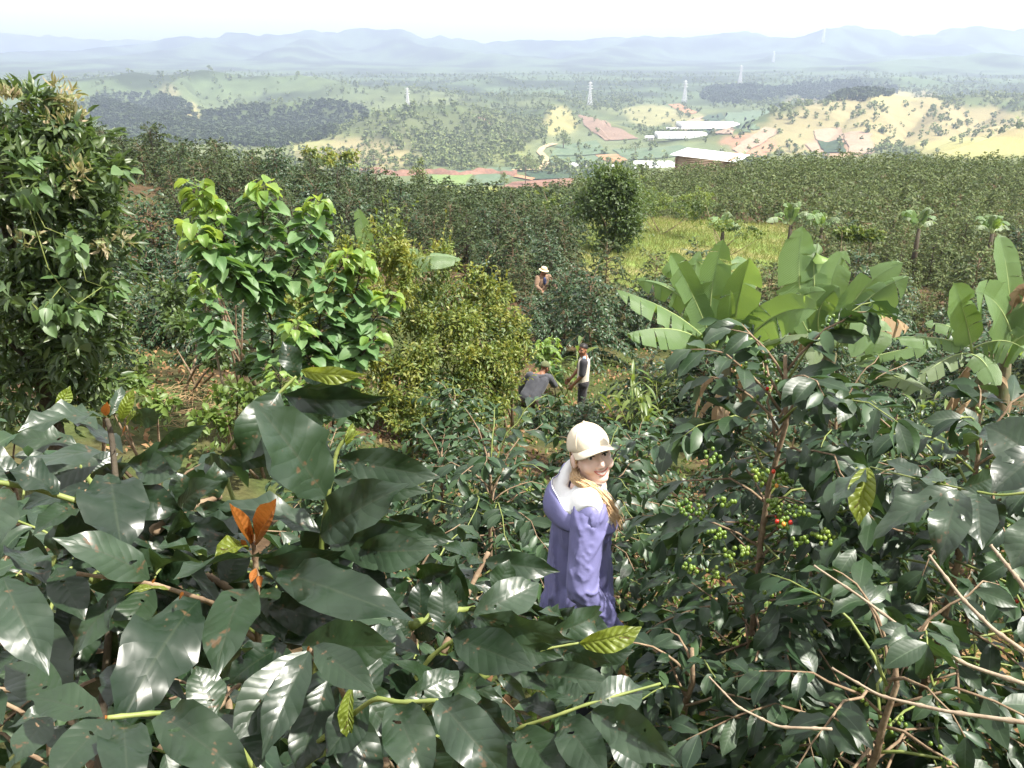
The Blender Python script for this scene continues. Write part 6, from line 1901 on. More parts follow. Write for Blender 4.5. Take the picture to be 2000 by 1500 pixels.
CF('dark coffee plant behind the lowest leaf pair, left of the woman', gp(760, 1400, 1.6), 48, .7, .55, 24, leaf=.15, nparts=140, avoid=near_woman)
CF('coffee plant at the far right below the wide banana leaves', gp(1960, 900, 4.0), 41, 1.7, 1.0, 40, leaf=.15, nparts=160)
CF('coffee plant on the bank left of the near stems', gp(40, 1000, 3.4), 42, 1.3, .9, 36, leaf=.15, nparts=120)

# long bare pruned branches crossing the lower right
def bare(label, pix, r0, r1):
    g = P(*pix[-1])
    b = np.array([g[0], g[1], Hs(g[0], g[1])])
    pts = np.array([P(*q) for q in pix])
    t = np.linspace(0, len(pts) - 1, 40)
    sm = np.stack([np.interp(t, np.arange(len(pts)), pts[:, j]) for j in range(3)], -1)
    for _ in range(4): sm[1:-1] = .25 * sm[:-2] + .5 * sm[1:-1] + .25 * sm[2:]
    r = np.linspace(r0, r1, 40)
    nodes = np.arange(40) % 7 == 0
    r = np.where(nodes, r * 1.5, r) * .72
    o = MB().tube(sm, r, 7).obj('bare_branch', M['bark_pale'], None)
    tag(o, label, 'branch', 'bare coffee branches')
bare('bare pale branch running from below the berries to the right edge', [(1590, 1105, 2.6), (1680, 1165, 2.5), (1780, 1240, 2.4), (1890, 1300, 2.3), (2030, 1345, 2.2)], .004, .0085)
bare('lowest long bare branch sweeping to the right edge', [(1625, 1305, 2.3), (1720, 1360, 2.2), (1850, 1390, 2.1), (2030, 1415, 2.0)], .004, .008)
bare('bare curved twig at the bottom, ending among dark leaves', [(1385, 1322, 2.2), (1440, 1380, 2.15), (1520, 1420, 2.1), (1625, 1424, 2.05)], .003, .0055)
bare('thick brown bare branch leaning at the right edge', [(1815, 1085, 2.3), (1880, 1170, 2.2), (1940, 1230, 2.15), (2040, 1300, 2.1)], .005, .009)
bare('forked bare branch beside the close right leaves', [(1935, 1065, 2.0), (1980, 1120, 1.95), (2040, 1200, 1.9)], .005, .008)
# ---------------------------------------------------------------- people
def cloth_mat(name, a, b, scale=12.0, rough=0.8, bump=0.25, sheen=0.15, spec=0.25):
    return plain_mat(name, a, b, scale, rough=rough, spec=spec, bump=bump, bscale=60.0, dist=0.004, sheen=sheen)
def skin_mat(name, a, b):
    m = plain_mat(name, a, b, 9.0, rough=0.5, spec=0.35)
    bs = next(n for n in m.node_tree.nodes if n.type == 'BSDF_PRINCIPLED')
    bs.inputs['Subsurface Weight'].default_value = 0.12
    bs.inputs['Subsurface Radius'].default_value = (0.012, 0.005, 0.003)
    return m
M['skin_fair'] = skin_mat('fair_skin', (0.80, 0.55, 0.45), (0.85, 0.62, 0.53))
M['skin_brown'] = skin_mat('brown_skin', (0.20, 0.092, 0.05), (0.26, 0.125, 0.07))
M['cap_cream'] = cloth_mat('cream_cotton', (0.72, 0.62, 0.47), (0.78, 0.69, 0.55))
M['jacket'] = plain_mat('lilac_nylon', (0.15, 0.147, 0.31), (0.178, 0.174, 0.35), 5.0, rough=0.5, spec=0.35, bump=0.3, bscale=22.0, dist=0.008)
M['lining'] = cloth_mat('white_lining', (0.74, 0.74, 0.74), (0.8, 0.8, 0.8))
M['jeans'] = cloth_mat('dark_jeans', (0.02, 0.022, 0.035), (0.035, 0.038, 0.055))
M['boot'] = cloth_mat('brown_boot', (0.06, 0.03, 0.02), (0.1, 0.05, 0.035), rough=.5)
M['hair_blonde'] = plain_mat('blonde_hair', (0.50, 0.32, 0.16), (0.72, 0.52, 0.31), 30.0, rough=0.42, spec=0.4)
M['hair_black'] = plain_mat('black_hair', (0.012, 0.01, 0.009), (0.025, 0.02, 0.018), 30.0, rough=0.5)
M['eye_white'] = plain_mat('eye_white', (0.7, 0.68, 0.66), rough=0.25, spec=0.5)
M['eye_dark'] = plain_mat('eye_dark', (0.02, 0.018, 0.016), (0.05, 0.05, 0.05), rough=0.2, spec=0.5)
M['brow'] = plain_mat('eyebrow', (0.16, 0.08, 0.04), (0.24, 0.13, 0.07), rough=0.8)
M['lip'] = plain_mat('lip', (0.50, 0.17, 0.14), (0.58, 0.22, 0.18), rough=0.4)
M['lip_dark'] = plain_mat('dark_lip', (0.15, 0.05, 0.04), (0.2, 0.07, 0.05), rough=0.5)
M['teeth'] = plain_mat('teeth', (0.82, 0.79, 0.73), (0.85, 0.82, 0.77), rough=0.3)
M['hoodie'] = cloth_mat('grey_fleece', (0.048, 0.050, 0.060), (0.068, 0.070, 0.080))
M['cap_olive'] = cloth_mat('olive_cotton', (0.085, 0.10, 0.045), (0.12, 0.13, 0.06))
M['trouser_brown'] = cloth_mat('brown_trousers', (0.12, 0.075, 0.06), (0.16, 0.10, 0.08))
M['trouser_dark'] = cloth_mat('dark_trousers', (0.018, 0.016, 0.02), (0.03, 0.027, 0.03))
M['shirt_cream'] = cloth_mat('cream_shirt', (0.60, 0.52, 0.43), (0.70, 0.63, 0.54))
M['sleeve_dark'] = cloth_mat('charcoal_sleeve', (0.03, 0.03, 0.035), (0.05, 0.048, 0.055))
M['stripe_blue'] = cloth_mat('blue_stripe', (0.18, 0.34, 0.58), (0.24, 0.4, 0.62))
M['jacket_brown'] = cloth_mat('brown_jacket', (0.15, 0.095, 0.06), (0.22, 0.14, 0.09))
M['shirt_blue'] = cloth_mat('navy_shirt', (0.03, 0.04, 0.11), (0.05, 0.06, 0.15))
M['hat_straw'] = cloth_mat('straw_hat', (0.60, 0.47, 0.28), (0.70, 0.58, 0.38))
M['hat_band'] = cloth_mat('hat_band', (0.30, 0.2, 0.12), (0.36, 0.25, 0.15))

def remesh(mb, voxel, it=4):
    o = link('tmp', mb.mesh('tmp', []))
    m = o.modifiers.new('r', 'REMESH'); m.mode = 'VOXEL'; m.voxel_size = voxel
    s = o.modifiers.new('s', 'SMOOTH'); s.factor = .5; s.iterations = it
    dg = bpy.context.evaluated_depsgraph_get()
    me = bpy.data.meshes.new_from_object(o.evaluated_get(dg))
    v = np.zeros(len(me.vertices) * 3, np.float32); me.vertices.foreach_get('co', v)
    nr = np.zeros(len(me.vertices) * 3, np.float32); me.vertices.foreach_get('normal', nr)
    q = np.zeros(len(me.loops), np.int32); me.loops.foreach_get('vertex_index', q)
    bpy.data.objects.remove(o, do_unlink=True)
    bpy.data.meshes.remove(me)
    return v.reshape(-1, 3).astype(float), q.reshape(-1, 4), nr.reshape(-1, 3).astype(float)

def rotm(yaw=0, pitch=0, roll=0):
    """yaw about Z (left positive), pitch about X (up positive), roll about Y"""
    return np.array(Matrix.Rotation(R(yaw), 3, 'Z') @ Matrix.Rotation(R(pitch), 3, 'X') @ Matrix.Rotation(R(roll), 3, 'Y'))

def add_head(mb, C, Rm, s=1.0, female=True):
    def b(c, r, rot=None): mb.ball(C + Rm @ (np.array(c) * s), np.array(r) * s, 16, 12, Rm)
    def cp(a, ra, e, rb): mb.cap(C + Rm @ (np.array(a) * s), ra * s, C + Rm @ (np.array(e) * s), rb * s, 10)
    jw = 1.1
    b((0, -.012, .042), (.074, .094, .082))
    b((0, .028, -.015), (.063 * jw, .064, .086))
    b((0, .052, -.082), (.034 * jw, .036, .030))
    b((0, .030, -.062), (.050 * jw, .048, .045))
    for sx in (-1, 1):
        b((sx * .038, .060, -.030), (.030, .027, .028))
        b((sx * .078, -.004, -.008), (.009, .020, .031))
        b((sx * .030, .070, .030), (.024, .018, .012))
        b((sx * .012, .098, -.030), (.009, .010, .008))
    cp((0, .086, .014), .008, (0, .108, -.024), .0125)
    b((0, .083, -.055), (.024, .012, .016))
    mb.cap(C + Rm @ (np.array([0, -.02, -.05]) * s), .053 * s, C + Rm @ (np.array([0, -.035, -.15]) * s), .056 * s)

def sockets(v, C, Rm, s=1.0):
    q = (v - C) @ Rm / s
    for sx in (-1, 1):
        d = np.sqrt(((q[:, 0] - sx * .031) / .017) ** 2 + ((q[:, 2] - .008) / .011) ** 2)
        k = np.exp(-d ** 2) * (q[:, 1] > .03)
        v = v - (k * .009 * s)[:, None] * (Rm @ np.array([0, 1, 0]))
    return v

def add_hand(mb, wrist, d, n, s=1.0, curl=.6, side=1):
    """palm with five separate bent fingers; d towards the fingertips, n out of the palm"""
    d = unit(d); n = unit(np.asarray(n) - (np.asarray(n) @ d) * d); x = np.cross(d, n) * side
    B = np.stack([x, d, n], -1)
    mb.cap(wrist, .026 * s, wrist + d * .03 * s, .03 * s, 10)
    mb.ball(wrist + d * .055 * s, (.041 * s, .046 * s, .016 * s), 12, 8, B)
    for k, (ox, L) in enumerate(((-.030, .062), (-.010, .078), (.011, .083), (.031, .072))):
        a = wrist + (d * .092 + x * ox) * s
        d1 = unit(d + n * curl * .6 + x * ox * 3)
        p1 = a + d1 * L * .5 * s
        d2 = unit(d + n * curl * 1.8)
        p2 = p1 + d2 * L * .5 * s
        mb.cap(a, .0088 * s, p1, .0082 * s, 8); mb.cap(p1, .0082 * s, p2, .0068 * s, 8)
    a = wrist + (d * .035 + x * .036) * s
    p1 = a + unit(d * .8 + x * .7 + n * .4) * .034 * s
    p2 = p1 + unit(d + x * .15 + n * .5) * .03 * s
    mb.cap(a, .0115 * s, p1, .010 * s, 8); mb.cap(p1, .010 * s, p2, .008 * s, 8)

def finish(name, v, q, mat, root):
    return link(name, mesh_np(name, v, q, mat), root)

def wrinkle(v, nr, amp, sx, sy, sz, seed):
    a = fbm((v[:, 0] + v[:, 1] * .7) * sx, v[:, 2] * sz + v[:, 1] * sy, seed, 3) + .6 * fbm((v[:, 1] - v[:, 0] * .4) * sx, v[:, 2] * sz * .6 - v[:, 0] * sy, seed + 9, 2)
    return v + nr * (amp * a)[:, None]

def face_bits(root, bv, C, Rm, s, smile, lipm, browm):
    f = Rm @ np.array([0, 1, 0])
    def snap(x, z, off=0.0):
        o = C + Rm @ (np.array([x, .3, z]) * s)
        h = bv.ray_cast(Vector(o), Vector(-f))
        p = np.array(h[0]) if h[0] is not None else C + Rm @ (np.array([x, .09, z]) * s)
        return p + f * off * s
    for sx in (-1, 1):
        e = snap(sx * .031, .008, -.0085)
        MB().ball(e, .0125 * s, 12, 9).obj('eye', M['eye_white'], root, (0, 0, 0.00001))
        MB().ball(e + f * .0075 * s, .0072 * s, 10, 7).obj('iris', M['eye_dark'], root, (0, 0, 0.00001))
        MB().tube([snap(sx * (.031 + t), .0155 + .0015 - 60 * (t * t) * .35, .001) for t in np.linspace(-.016, .017, 7)], [.0012 * s] + [.0026 * s] * 5 + [.0012 * s], 5).obj('eyelid', M['eye_dark'], root, (0, 0, 0.00001))
        MB().tube([snap(sx * (.031 + t), .031 - 18 * (t - .002) ** 2, .001) for t in np.linspace(-.018, .020, 7)], [.002 * s, .0035 * s, .0035 * s, .0035 * s, .003 * s, .0025 * s, .0012 * s], 5).obj('eyebrow', browm, root, (0, 0, 0.00001))
    mw = .031 if smile else .025
    xs = np.linspace(-mw, mw, 11)
    cur = 9.0 if smile else 1.5
    up = [snap(x, -.052 + cur * x * x, .001) for x in xs]
    lo = [snap(x, -.052 - (.014 if smile else .006) * (1 - (x / mw) ** 2) + cur * x * x, .001) for x in xs]
    rl = np.array([.0012] + [.0026] * 9 + [.0012]) * s
    if smile:
        mb = MB()
        v = np.array([np.array(a) for a in up] + [np.array(a) for a in lo]) + f * .0012 * s
        n = len(xs)
        mb.add(v, q=[[i, i + 1, n + i + 1, n + i] for i in range(n - 1)])
        mb.obj('teeth', M['teeth'], root, (0, 0, 0.00001))
    MB().tube(np.array(up), rl, 6).obj('upper_lip', lipm, root, (0, 0, 0.00001))
    MB().tube(np.array(lo), rl * 1.3, 6).obj('lower_lip', lipm, root, (0, 0, 0.00001))

def ball_cap(root, C, Rm, s, mat, brim=.075, up=0.0):
    """baseball cap: six-gore dome and a curved peak"""
    dome = MB()
    cz = .042 + up
    nu, nv = 36, 10
    vs = []
    for i in range(nv + 1):
        th = (i / nv) * R(97)
        for k in range(nu):
            ph = 2 * math.pi * k / nu
            seam = 1 - .012 * (abs(math.cos(3 * ph)) > .985)
            rx, ry, rz = .083 * seam, .104 * seam, .090
            z = math.cos(th) * rz
            y = math.sin(th) * ry * math.sin(ph) - .010
            x = math.sin(th) * rx * math.cos(ph)
            # lower at the back and the sides
            drop = .018 * max(0, -math.sin(ph)) * (i / nv) ** 2
            vs.append(C + Rm @ (np.array([x, y, cz + z - drop]) * s))
    vi = [np.array(a) for a in vs]
    inner = [C + (a - C) * .965 for a in vi]
    n = len(vi)
    q = []
    for i in range(nv):
        for k in range(nu):
            a, b_, c_, d_ = i * nu + k, i * nu + (k + 1) % nu, (i + 1) * nu + (k + 1) % nu, (i + 1) * nu + k
            q.append([a, d_, c_, b_]); q.append([n + a, n + b_, n + c_, n + d_])
    for k in range(nu):
        a, b_ = nv * nu + k, nv * nu + (k + 1) % nu
        q.append([a, n + a, n + b_, b_])
    dome.add(np.array(vi + inner), q=q)
    dm = dome.obj('cap', mat, root, (0, 0, 0.00001))
    MB().ball(C + Rm @ (np.array([0, -.01, cz + .091]) * s), .007 * s, 8, 6).obj('cap_button', mat, dm, (0, 0, 0.00001))
    for g in range(6):          # stitched seams between the gores
        ph = math.pi / 3 * g + math.pi / 6
        pts = []
        for i in range(11):
            th = (i / 10) * R(95)
            pts.append(C + Rm @ (np.array([math.sin(th) * .0838 * math.cos(ph), math.sin(th) * .1048 * math.sin(ph) - .010, cz + math.cos(th) * .0908 - .018 * max(0, -math.sin(ph)) * (i / 10) ** 2]) * s))
        MB().tube(pts, .0013 * s, 4).obj('seam', mat, dm, (0, 0, 0.00001))
    pk = MB()
    vs = []; nu2, nv2 = 18, 6
    for layer in (0, 1):
        for i in range(nv2 + 1):
            f = i / nv2
            for k in range(nu2 + 1):
                a = R(-78 + 156 * k / nu2)
                x = math.sin(a) * (.082 + .004 * f)
                y0 = -.010 + math.cos(a) * .103
                y = y0 + brim * f * math.cos(a) ** .55
                z = cz + .004 - .004 * f - 2.9 * x * x * (1 + .8 * f) + (0 if layer == 0 else -.003)
                vs.append(C + Rm @ (np.array([x, y, z]) * s))
    m = (nu2 + 1) * (nv2 + 1)
    q = []
    for i in range(nv2):
        for k in range(nu2):
            a = i * (nu2 + 1) + k
            q.append([a, a + 1, a + nu2 + 2, a + nu2 + 1]); q.append([m + a, m + a + nu2 + 1, m + a + nu2 + 2, m + a + 1])
    for k in range(nu2):
        a = nv2 * (nu2 + 1) + k
        q.append([a, a + 1, m + a + 1, m + a])
    pk.add(np.array(vs), q=q)
    pk.obj('cap_peak', mat, root, (0, 0, 0.00001))

def legs(mb, hip, knee, ankle, rs=(.088, .062, .048), foot=None):
    for sx in (0, 1):
        mb.cap(hip[sx], rs[0], knee[sx], rs[1]); mb.cap(knee[sx], rs[1], ankle[sx], rs[2])
        if foot is not None:
            mb.cap(ankle[sx] + np.array([0, -.03, -.05]), .042, ankle[sx] + foot * .17 + np.array([0, 0, -.055]), .036)

A = np.array
# ---------------- the woman
def woman():
    x, y = W_POS
    root = thing('person', 'smiling person in a cream cap and lilac rain jacket standing among the coffee', 'person', (x, y, Hs(x, y)), rz=R(-84))
    root.scale = (1.04,) * 3
    C = A([-.005, .02, 1.535]); Rm = rotm(-77, 16, 6)
    sh = [A([.165, -.01, 1.35]), A([-.165, -.01, 1.35])]
    el = [A([.268, -.055, 1.10]), A([-.22, .0, 1.10])]
    wr = [A([.235, .065, .88]), A([-.20, .04, .90])]
    hip = [A([.085, 0, .86]), A([-.085, 0, .86])]; kn = [A([.095, .03, .48]), A([-.09, .02, .48])]; an = [A([.10, -.02, .09]), A([-.095, -.03, .09])]
    mb = MB(); add_head(mb, C, Rm, 1.0)
    mb.cap(A([0, -.01, 1.36]), .06, A([0, .0, 1.44]), .052)
    mb.ball((0, 0, 1.22), (.15, .10, .19)); mb.ball((0, 0, 1.02), (.13, .095, .16)); mb.ball((0, 0, .89), (.155, .11, .12))
    for k in (0, 1):
        mb.cap(A([0, -.01, 1.34]), .06, sh[k], .058); mb.cap(sh[k], .052, el[k], .04); mb.cap(el[k], .04, wr[k], .026)
        add_hand(mb, wr[k], wr[k] - el[k] + A([0, .1, -.05]), A([0, -.2, -1]), 1.0, .6, 1 if k == 0 else -1)
    legs(mb, hip, kn, an, foot=A([0, 1, 0]))
    v, q, nr = remesh(mb, .0048, 3)
    v = sockets(v, C, Rm)
    body = finish('body', v, q, M['skin_fair'], root)
    bv = BVHTree.FromPolygons(v.tolist(), q.tolist())
    face_bits(root, bv, C, Rm, 1.0, True, M['lip'], M['brow'])
    ball_cap(root, C, Rm, 1.0, M['cap_cream'], .070, .006)
    # jacket
    mb = MB()
    mb.ball((0, -.005, 1.23), (.185, .130, .19), 24, 14); mb.ball((0, .0, 1.05), (.175, .130, .2), 24, 14); mb.ball((0, -.01, .90), (.185, .145, .16), 24, 14)
    mb.cap(A([.05, 0, .86]), .145, A([-.05, 0, .86]), .145); mb.cap(A([.06, 0, .78]), .148, A([-.06, 0, .78]), .148); mb.cap(A([0, -.02, 1.2]), .125, A([0, -.04, .76]), .14)
    for k in (0, 1):
        mb.cap(A([0, -.01, 1.33]), .085, sh[k], .080)
        ms = MB(); ms.cap(sh[k], .080, el[k], .064, 18); ms.cap(el[k], .064, el[k] + (wr[k] - el[k]) * 1.25, .050, 18)
        sv, sq, sn = remesh(ms, .007, 3)
        sv = wrinkle(sv, sn, .008, 7, 4, 5.0, 25 + k)
        kk = 1 - np.abs(fbm((sv[:, 0] + sv[:, 1]) * 8 + sv[:, 2] * 9, sv[:, 2] * 7 - sv[:, 1] * 9, 71 + k, 3)) * 4
        sv = sv + sn * (np.clip(kk, 0, 1) ** 2 * .009 - .003)[:, None]
        so_ = finish('sleeve', sv, sq, M['jacket'], root)
        cf = MB(); e_ = el[k] + (wr[k] - el[k]) * 1.36; cf.cap(el[k] + (wr[k] - el[k]) * 1.24, .052, e_, .046, 16)
        link('cuff', cf.mesh('cuff', M['jacket']), so_)
    v, q, nr = remesh(mb, .008, 4)
    v = wrinkle(v, nr, .014, 10, 2.5, 2.2, 5)
    k_ = 1 - np.abs(fbm((v[:, 0] * .8 + v[:, 1]) * 11 + v[:, 2] * 2.0, v[:, 2] * 3 - v[:, 1] * 4, 61, 3)) * 4
    v = v + nr * (np.clip(k_, 0, 1) ** 2.5 * .017 - .005)[:, None]
    finish('jacket', v, q, M['jacket'], root)
    jb = BVHTree.FromPolygons(v.tolist(), q.tolist())
    # hood lying open on the back and shoulders: white lining, lilac outside
    na, rows = 48, []
    angs = np.radians(np.linspace(-152, 152, na + 1))
    for rix in range(8):
        row = []
        for a in angs:
            back = max(0, math.cos(a)) ** 1.3; side = math.exp(-((a - 1.75) / .85) ** 2)
            rim = .110 + .02 * back + .118 * side
            rr_ = [.058, .078, .5 * (rim + .07), rim * .95, rim, rim + .016 + .018 * back, rim + .018 + .030 * back, rim * .9 + .01 * back][rix]
            X, Yy = math.sin(a) * rr_ * 1.02, -.015 - math.cos(a) * rr_ * .95
            h = jb.ray_cast(Vector((X, Yy, 1.9)), Vector((0, 0, -1)))
            gz_ = h[0][2] if h[0] is not None else 1.28
            gz_ = max(gz_, 1.345 - .75 * max(0, rr_ - .13) - (.02 if math.cos(a) < -.2 else 0))
            lift = [.020, .040, .048, .046, 0.040 + .035 * back, .022 + .035 * back, .004 - .025 * back, -.02 - .06 * back][rix]
            wv = .006 * math.sin(a * 7 + rix) + .004 * math.sin(a * 13)
            row.append([X, Yy, min(gz_ + lift, 1.47) + wv])
        rows.append(row)
    # smooth along each row
    G = np.array(rows)
    for _ in range(3): G[:, 1:-1] = .25 * G[:, :-2] + .5 * G[:, 1:-1] + .25 * G[:, 2:]
    for nm, r0, r1, mt in (('hood_lining', 0, 4, 'lining'), ('hood', 4, 7, 'jacket')):
        gg = G[r0:r1 + 1]
        n_, m_ = gg.shape[:2]
        ii = np.arange(n_ * m_).reshape(n_, m_)
        qq = np.stack([ii[:-1, :-1], ii[1:, :-1], ii[1:, 1:], ii[:-1, 1:]], -1).reshape(-1, 4)
        o = finish(nm, gg.reshape(-1, 3), qq, M[mt], root)
        sm_ = o.modifiers.new('sub', 'SUBSURF'); sm_.levels = 1; sm_.render_levels = 1
        so = o.modifiers.new('sol', 'SOLIDIFY'); so.thickness = .003
    # hair: under the cap and a ponytail brought forward over the near shoulder
    rg = np.random.RandomState(2)
    mb = MB()
    def hp(a): return C + Rm @ A(a)
    for k in range(170):
        sx = rg.uniform(-1, 1)
        p0 = hp([.070 * sx, -.035 - .055 * math.sqrt(max(0, 1 - sx * sx)) + rg.normal() * .004, .03 + rg.normal() * .008])
        knot = hp([0, -.105, -.045]) + rg.normal(size=3) * .007
        mid = hp([.076 * sx, -.03 - .066 * math.sqrt(max(0, 1 - sx * sx)), -.02 + rg.normal() * .008])
        mb.tube([p0, mid, knot], [.0035, .0035, .003], 4, cap=False)
    for k in range(420):
        knot = hp([.02, -.100, -.050]) + rg.normal(size=3) * .010
        o_ = rg.normal(size=3) * A([.011, .015, .009])
        end = A([.172, .080, 1.325]) + o_ * 1.1 + A([0, 0, rg.uniform(-.05, .05)])
        path = np.array([knot, A([.075, -.070, 1.475]) + o_ * .6, A([.112, -.015, 1.462]) + o_ * .7, A([.145, .035, 1.43]) + o_ * .8, A([.162, .062, 1.385]) + o_ * .9, end])
        t = np.linspace(0, 5, 15)
        sm = np.stack([np.interp(t, np.arange(6), path[:, j]) for j in range(3)], -1)
        for _ in range(2): sm[1:-1] = .25 * sm[:-2] + .5 * sm[1:-1] + .25 * sm[2:]
        sm += rg.normal(size=sm.shape) * .0015
        mb.tube(sm, np.linspace(.0020, .0009, 15), 3, cap=False)
    for k in range(26):     # loose strands by the ear
        sx = 1
        p0 = hp([.072, .02 + rg.normal() * .01, .03]); p1 = hp([.076, .012 + rg.normal() * .006, -.005]); p2 = hp([.070, -.03 + rg.normal() * .01, -.06])
        mb.tube([p0, p1, p2], .0016, 3, cap=False)
    tag(mb.obj('hair', M['hair_blonde'], root, (0, 0, 0.00001)), kind='stuff')
    # trousers and boots
    mb = MB()
    mb.ball((0, 0, .88), (.17, .125, .13), 20, 12)
    legs(mb, hip, kn, an, (.10, .076, .062))
    v, q, nr = remesh(mb, .010, 4)
    finish('trousers', wrinkle(v, nr, .008, 12, 4, 5, 3), q, M['jeans'], root)
    for k in (0, 1):
        mb = MB(); mb.cap(an[k] + A([0, 0, .10]), .062, an[k] + A([0, -.01, -.03]), .056); mb.cap(an[k] + A([0, -.03, -.045]), .048, an[k] + A([0, .16, -.05]), .044)
        v, q, nr = remesh(mb, .009, 3)
        finish('boot', v, q, M['boot'], root)
woman()

# ---------------- the men
def man(label, loc, yaw, C, Rm, sh, el, wr, hip, kn, an, torso, shirt, sleeve_to, trous, skin='skin_brown', smile=False, vox=.0075, hands=((0, 0, -1), (0, 0, -1)), hand_n=((0, -1, 0), (0, -1, 0)), sleeve_mat=None, hood=False, hair=True, foot=A([0, 1, 0])):
    root = thing('person', label, 'person', loc, rz=R(yaw))
    mb = MB(); add_head(mb, C, Rm, 1.02, False)
    nb = torso[0]
    mb.cap(nb, .065, C + Rm @ A([0, -.03, -.10]), .058)
    for a, ra, b_, rb in torso[1]: mb.cap(a, ra * .86, b_, rb * .86)
    for k in (0, 1):
        mb.cap(nb, .06, sh[k], .062); mb.cap(sh[k], .056, el[k], .043); mb.cap(el[k], .043, wr[k], .028)
        add_hand(mb, wr[k], A(hands[k]), A(hand_n[k]), 1.05, .9, 1 if k == 0 else -1)
    legs(mb, hip, kn, an, foot=foot)
    v, q, nr = remesh(mb, vox, 2)
    v = sockets(v, C, Rm, 1.02)
    finish('body', v, q, M[skin], root)
    bv = BVHTree.FromPolygons(v.tolist(), q.tolist())
    face_bits(root, bv, C, Rm, 1.02, smile, M['lip_dark'], M['hair_black'])
    mb = MB()
    for a, ra, b_, rb in torso[1]: mb.cap(a, ra, b_, rb, 20)
    ms = MB()
    for k in (0, 1):
        mb.cap(nb - A([0, 0, .03]), .07, sh[k] - A([0, 0, .01]), .068)
        t_ = ms if sleeve_mat else mb
        if sleeve_to <= 1:
            t_.cap(sh[k], .084, sh[k] + (el[k] - sh[k]) * sleeve_to, .072, 16)
        else:
            t_.cap(sh[k], .082, el[k], .066, 16); t_.cap(el[k], .066, el[k] + (wr[k] - el[k]) * (sleeve_to - 1), .05, 16)
    v, q, nr = remesh(mb, .011, 3)
    finish('shirt' if not hood else 'hoodie', wrinkle(v, nr, .011, 6, 3, 2.5, 7), q, M[shirt], root)
    if sleeve_mat:
        v, q, nr = remesh(ms, .010, 3)
        finish('sleeves', wrinkle(v, nr, .006, 10, 3, 6, 8), q, M[sleeve_mat], root)
    mb = MB()
    mb.cap(hip[0], .12, hip[1], .12)
    legs(mb, hip, kn, an, (.105, .08, .066))
    v, q, nr = remesh(mb, .012, 3)
    finish('trousers', wrinkle(v, nr, .010, 10, 4, 6, 3), q, M[trous], root)
    for k in (0, 1):
        mb = MB(); mb.cap(an[k] + A([0, 0, .02]), .058, an[k] + A([0, 0, -.04]), .05); mb.cap(an[k] + A([0, 0, -.05]) - foot * .03, .046, an[k] + foot * .16 + A([0, 0, -.055]), .042)
        v, q, nr = remesh(mb, .012, 2)
        finish('shoe', v, q, M['boot'], root)
    if hair:
        mb = MB()
        vs = []
        nu, nv = 24, 8
        for i in range(nv + 1):
            th = (i / nv) * R(88)
            for k in range(nu):
                ph = 2 * math.pi * k / nu
                fr = max(0, math.sin(ph))
                t2 = th * (1 - .30 * fr) * (1 + .28 * max(0, -math.sin(ph)))
                vs.append(C + Rm @ (A([math.sin(t2) * math.cos(ph) * .081, math.sin(t2) * math.sin(ph) * .101 - .012, math.cos(t2) * .089 + .043]) * 1.02))
        q = [[i * nu + k, i * nu + (k + 1) % nu, (i + 1) * nu + (k + 1) % nu, (i + 1) * nu + k] for i in range(nv) for k in range(nu)]
        mb.add(np.array(vs), q=[a[::-1] for a in q])
        mb.obj('hair', M['hair_black'], root, (0, 0, 0.00001))
    return root

def put(px_, Y):
    q_ = PY(px_, 700, Y)
    return (q_[0], Y, Hs(q_[0], Y))

def standing_man():
    px_, Y = 1141, 15.7
    top = PY(px_, 673, Y)
    loc = list(put(px_, Y))
    print('standing man: head height above ground', top[2] - loc[2])
    loc[2] = top[2] - 1.70
    C = A([.0, .03, 1.585]); Rm = rotm(52, 2, 0)
    # faces left (local +Y = world -X): yaw +90; near side (towards camera, world -Y) is local -X
    sh = [A([.185, 0, 1.39]), A([-.185, 0, 1.39])]
    el = [A([.22, .10, 1.12]), A([-.225, .03, 1.12])]
    wr = [A([.14, .26, .92]), A([-.16, .20, .90])]
    hip = [A([.09, 0, .90]), A([-.09, 0, .90])]; kn = [A([.10, .03, .50]), A([-.10, .03, .50])]; an = [A([.11, -.01, .09]), A([-.11, -.01, .09])]
    tor = [(A([.07, 0, 1.31]), .118, A([.065, .015, .86]), .122), (A([-.07, 0, 1.31]), .118, A([-.065, .015, .86]), .122)]
    r = man('standing person in a cream shirt with dark sleeves and a blue shoulder stripe', tuple(loc), 84, C, Rm, sh, el, wr, hip, kn, an, (A([0, -.01, 1.42]), tor), 'shirt_cream', .85, 'trouser_dark',
            sleeve_mat='sleeve_dark', hands=((0, .6, -.6), (0, .5, -.8)), hand_n=((-1, 0, -.3), (1, 0, -.2)))
    MB().box((-.175, -.005, 1.458), .12, .06, .02, rotm(0, 0, -26)).obj('shoulder_stripe', M['stripe_blue'], r, (0, 0, 0.00001), smooth_=False)
standing_man()

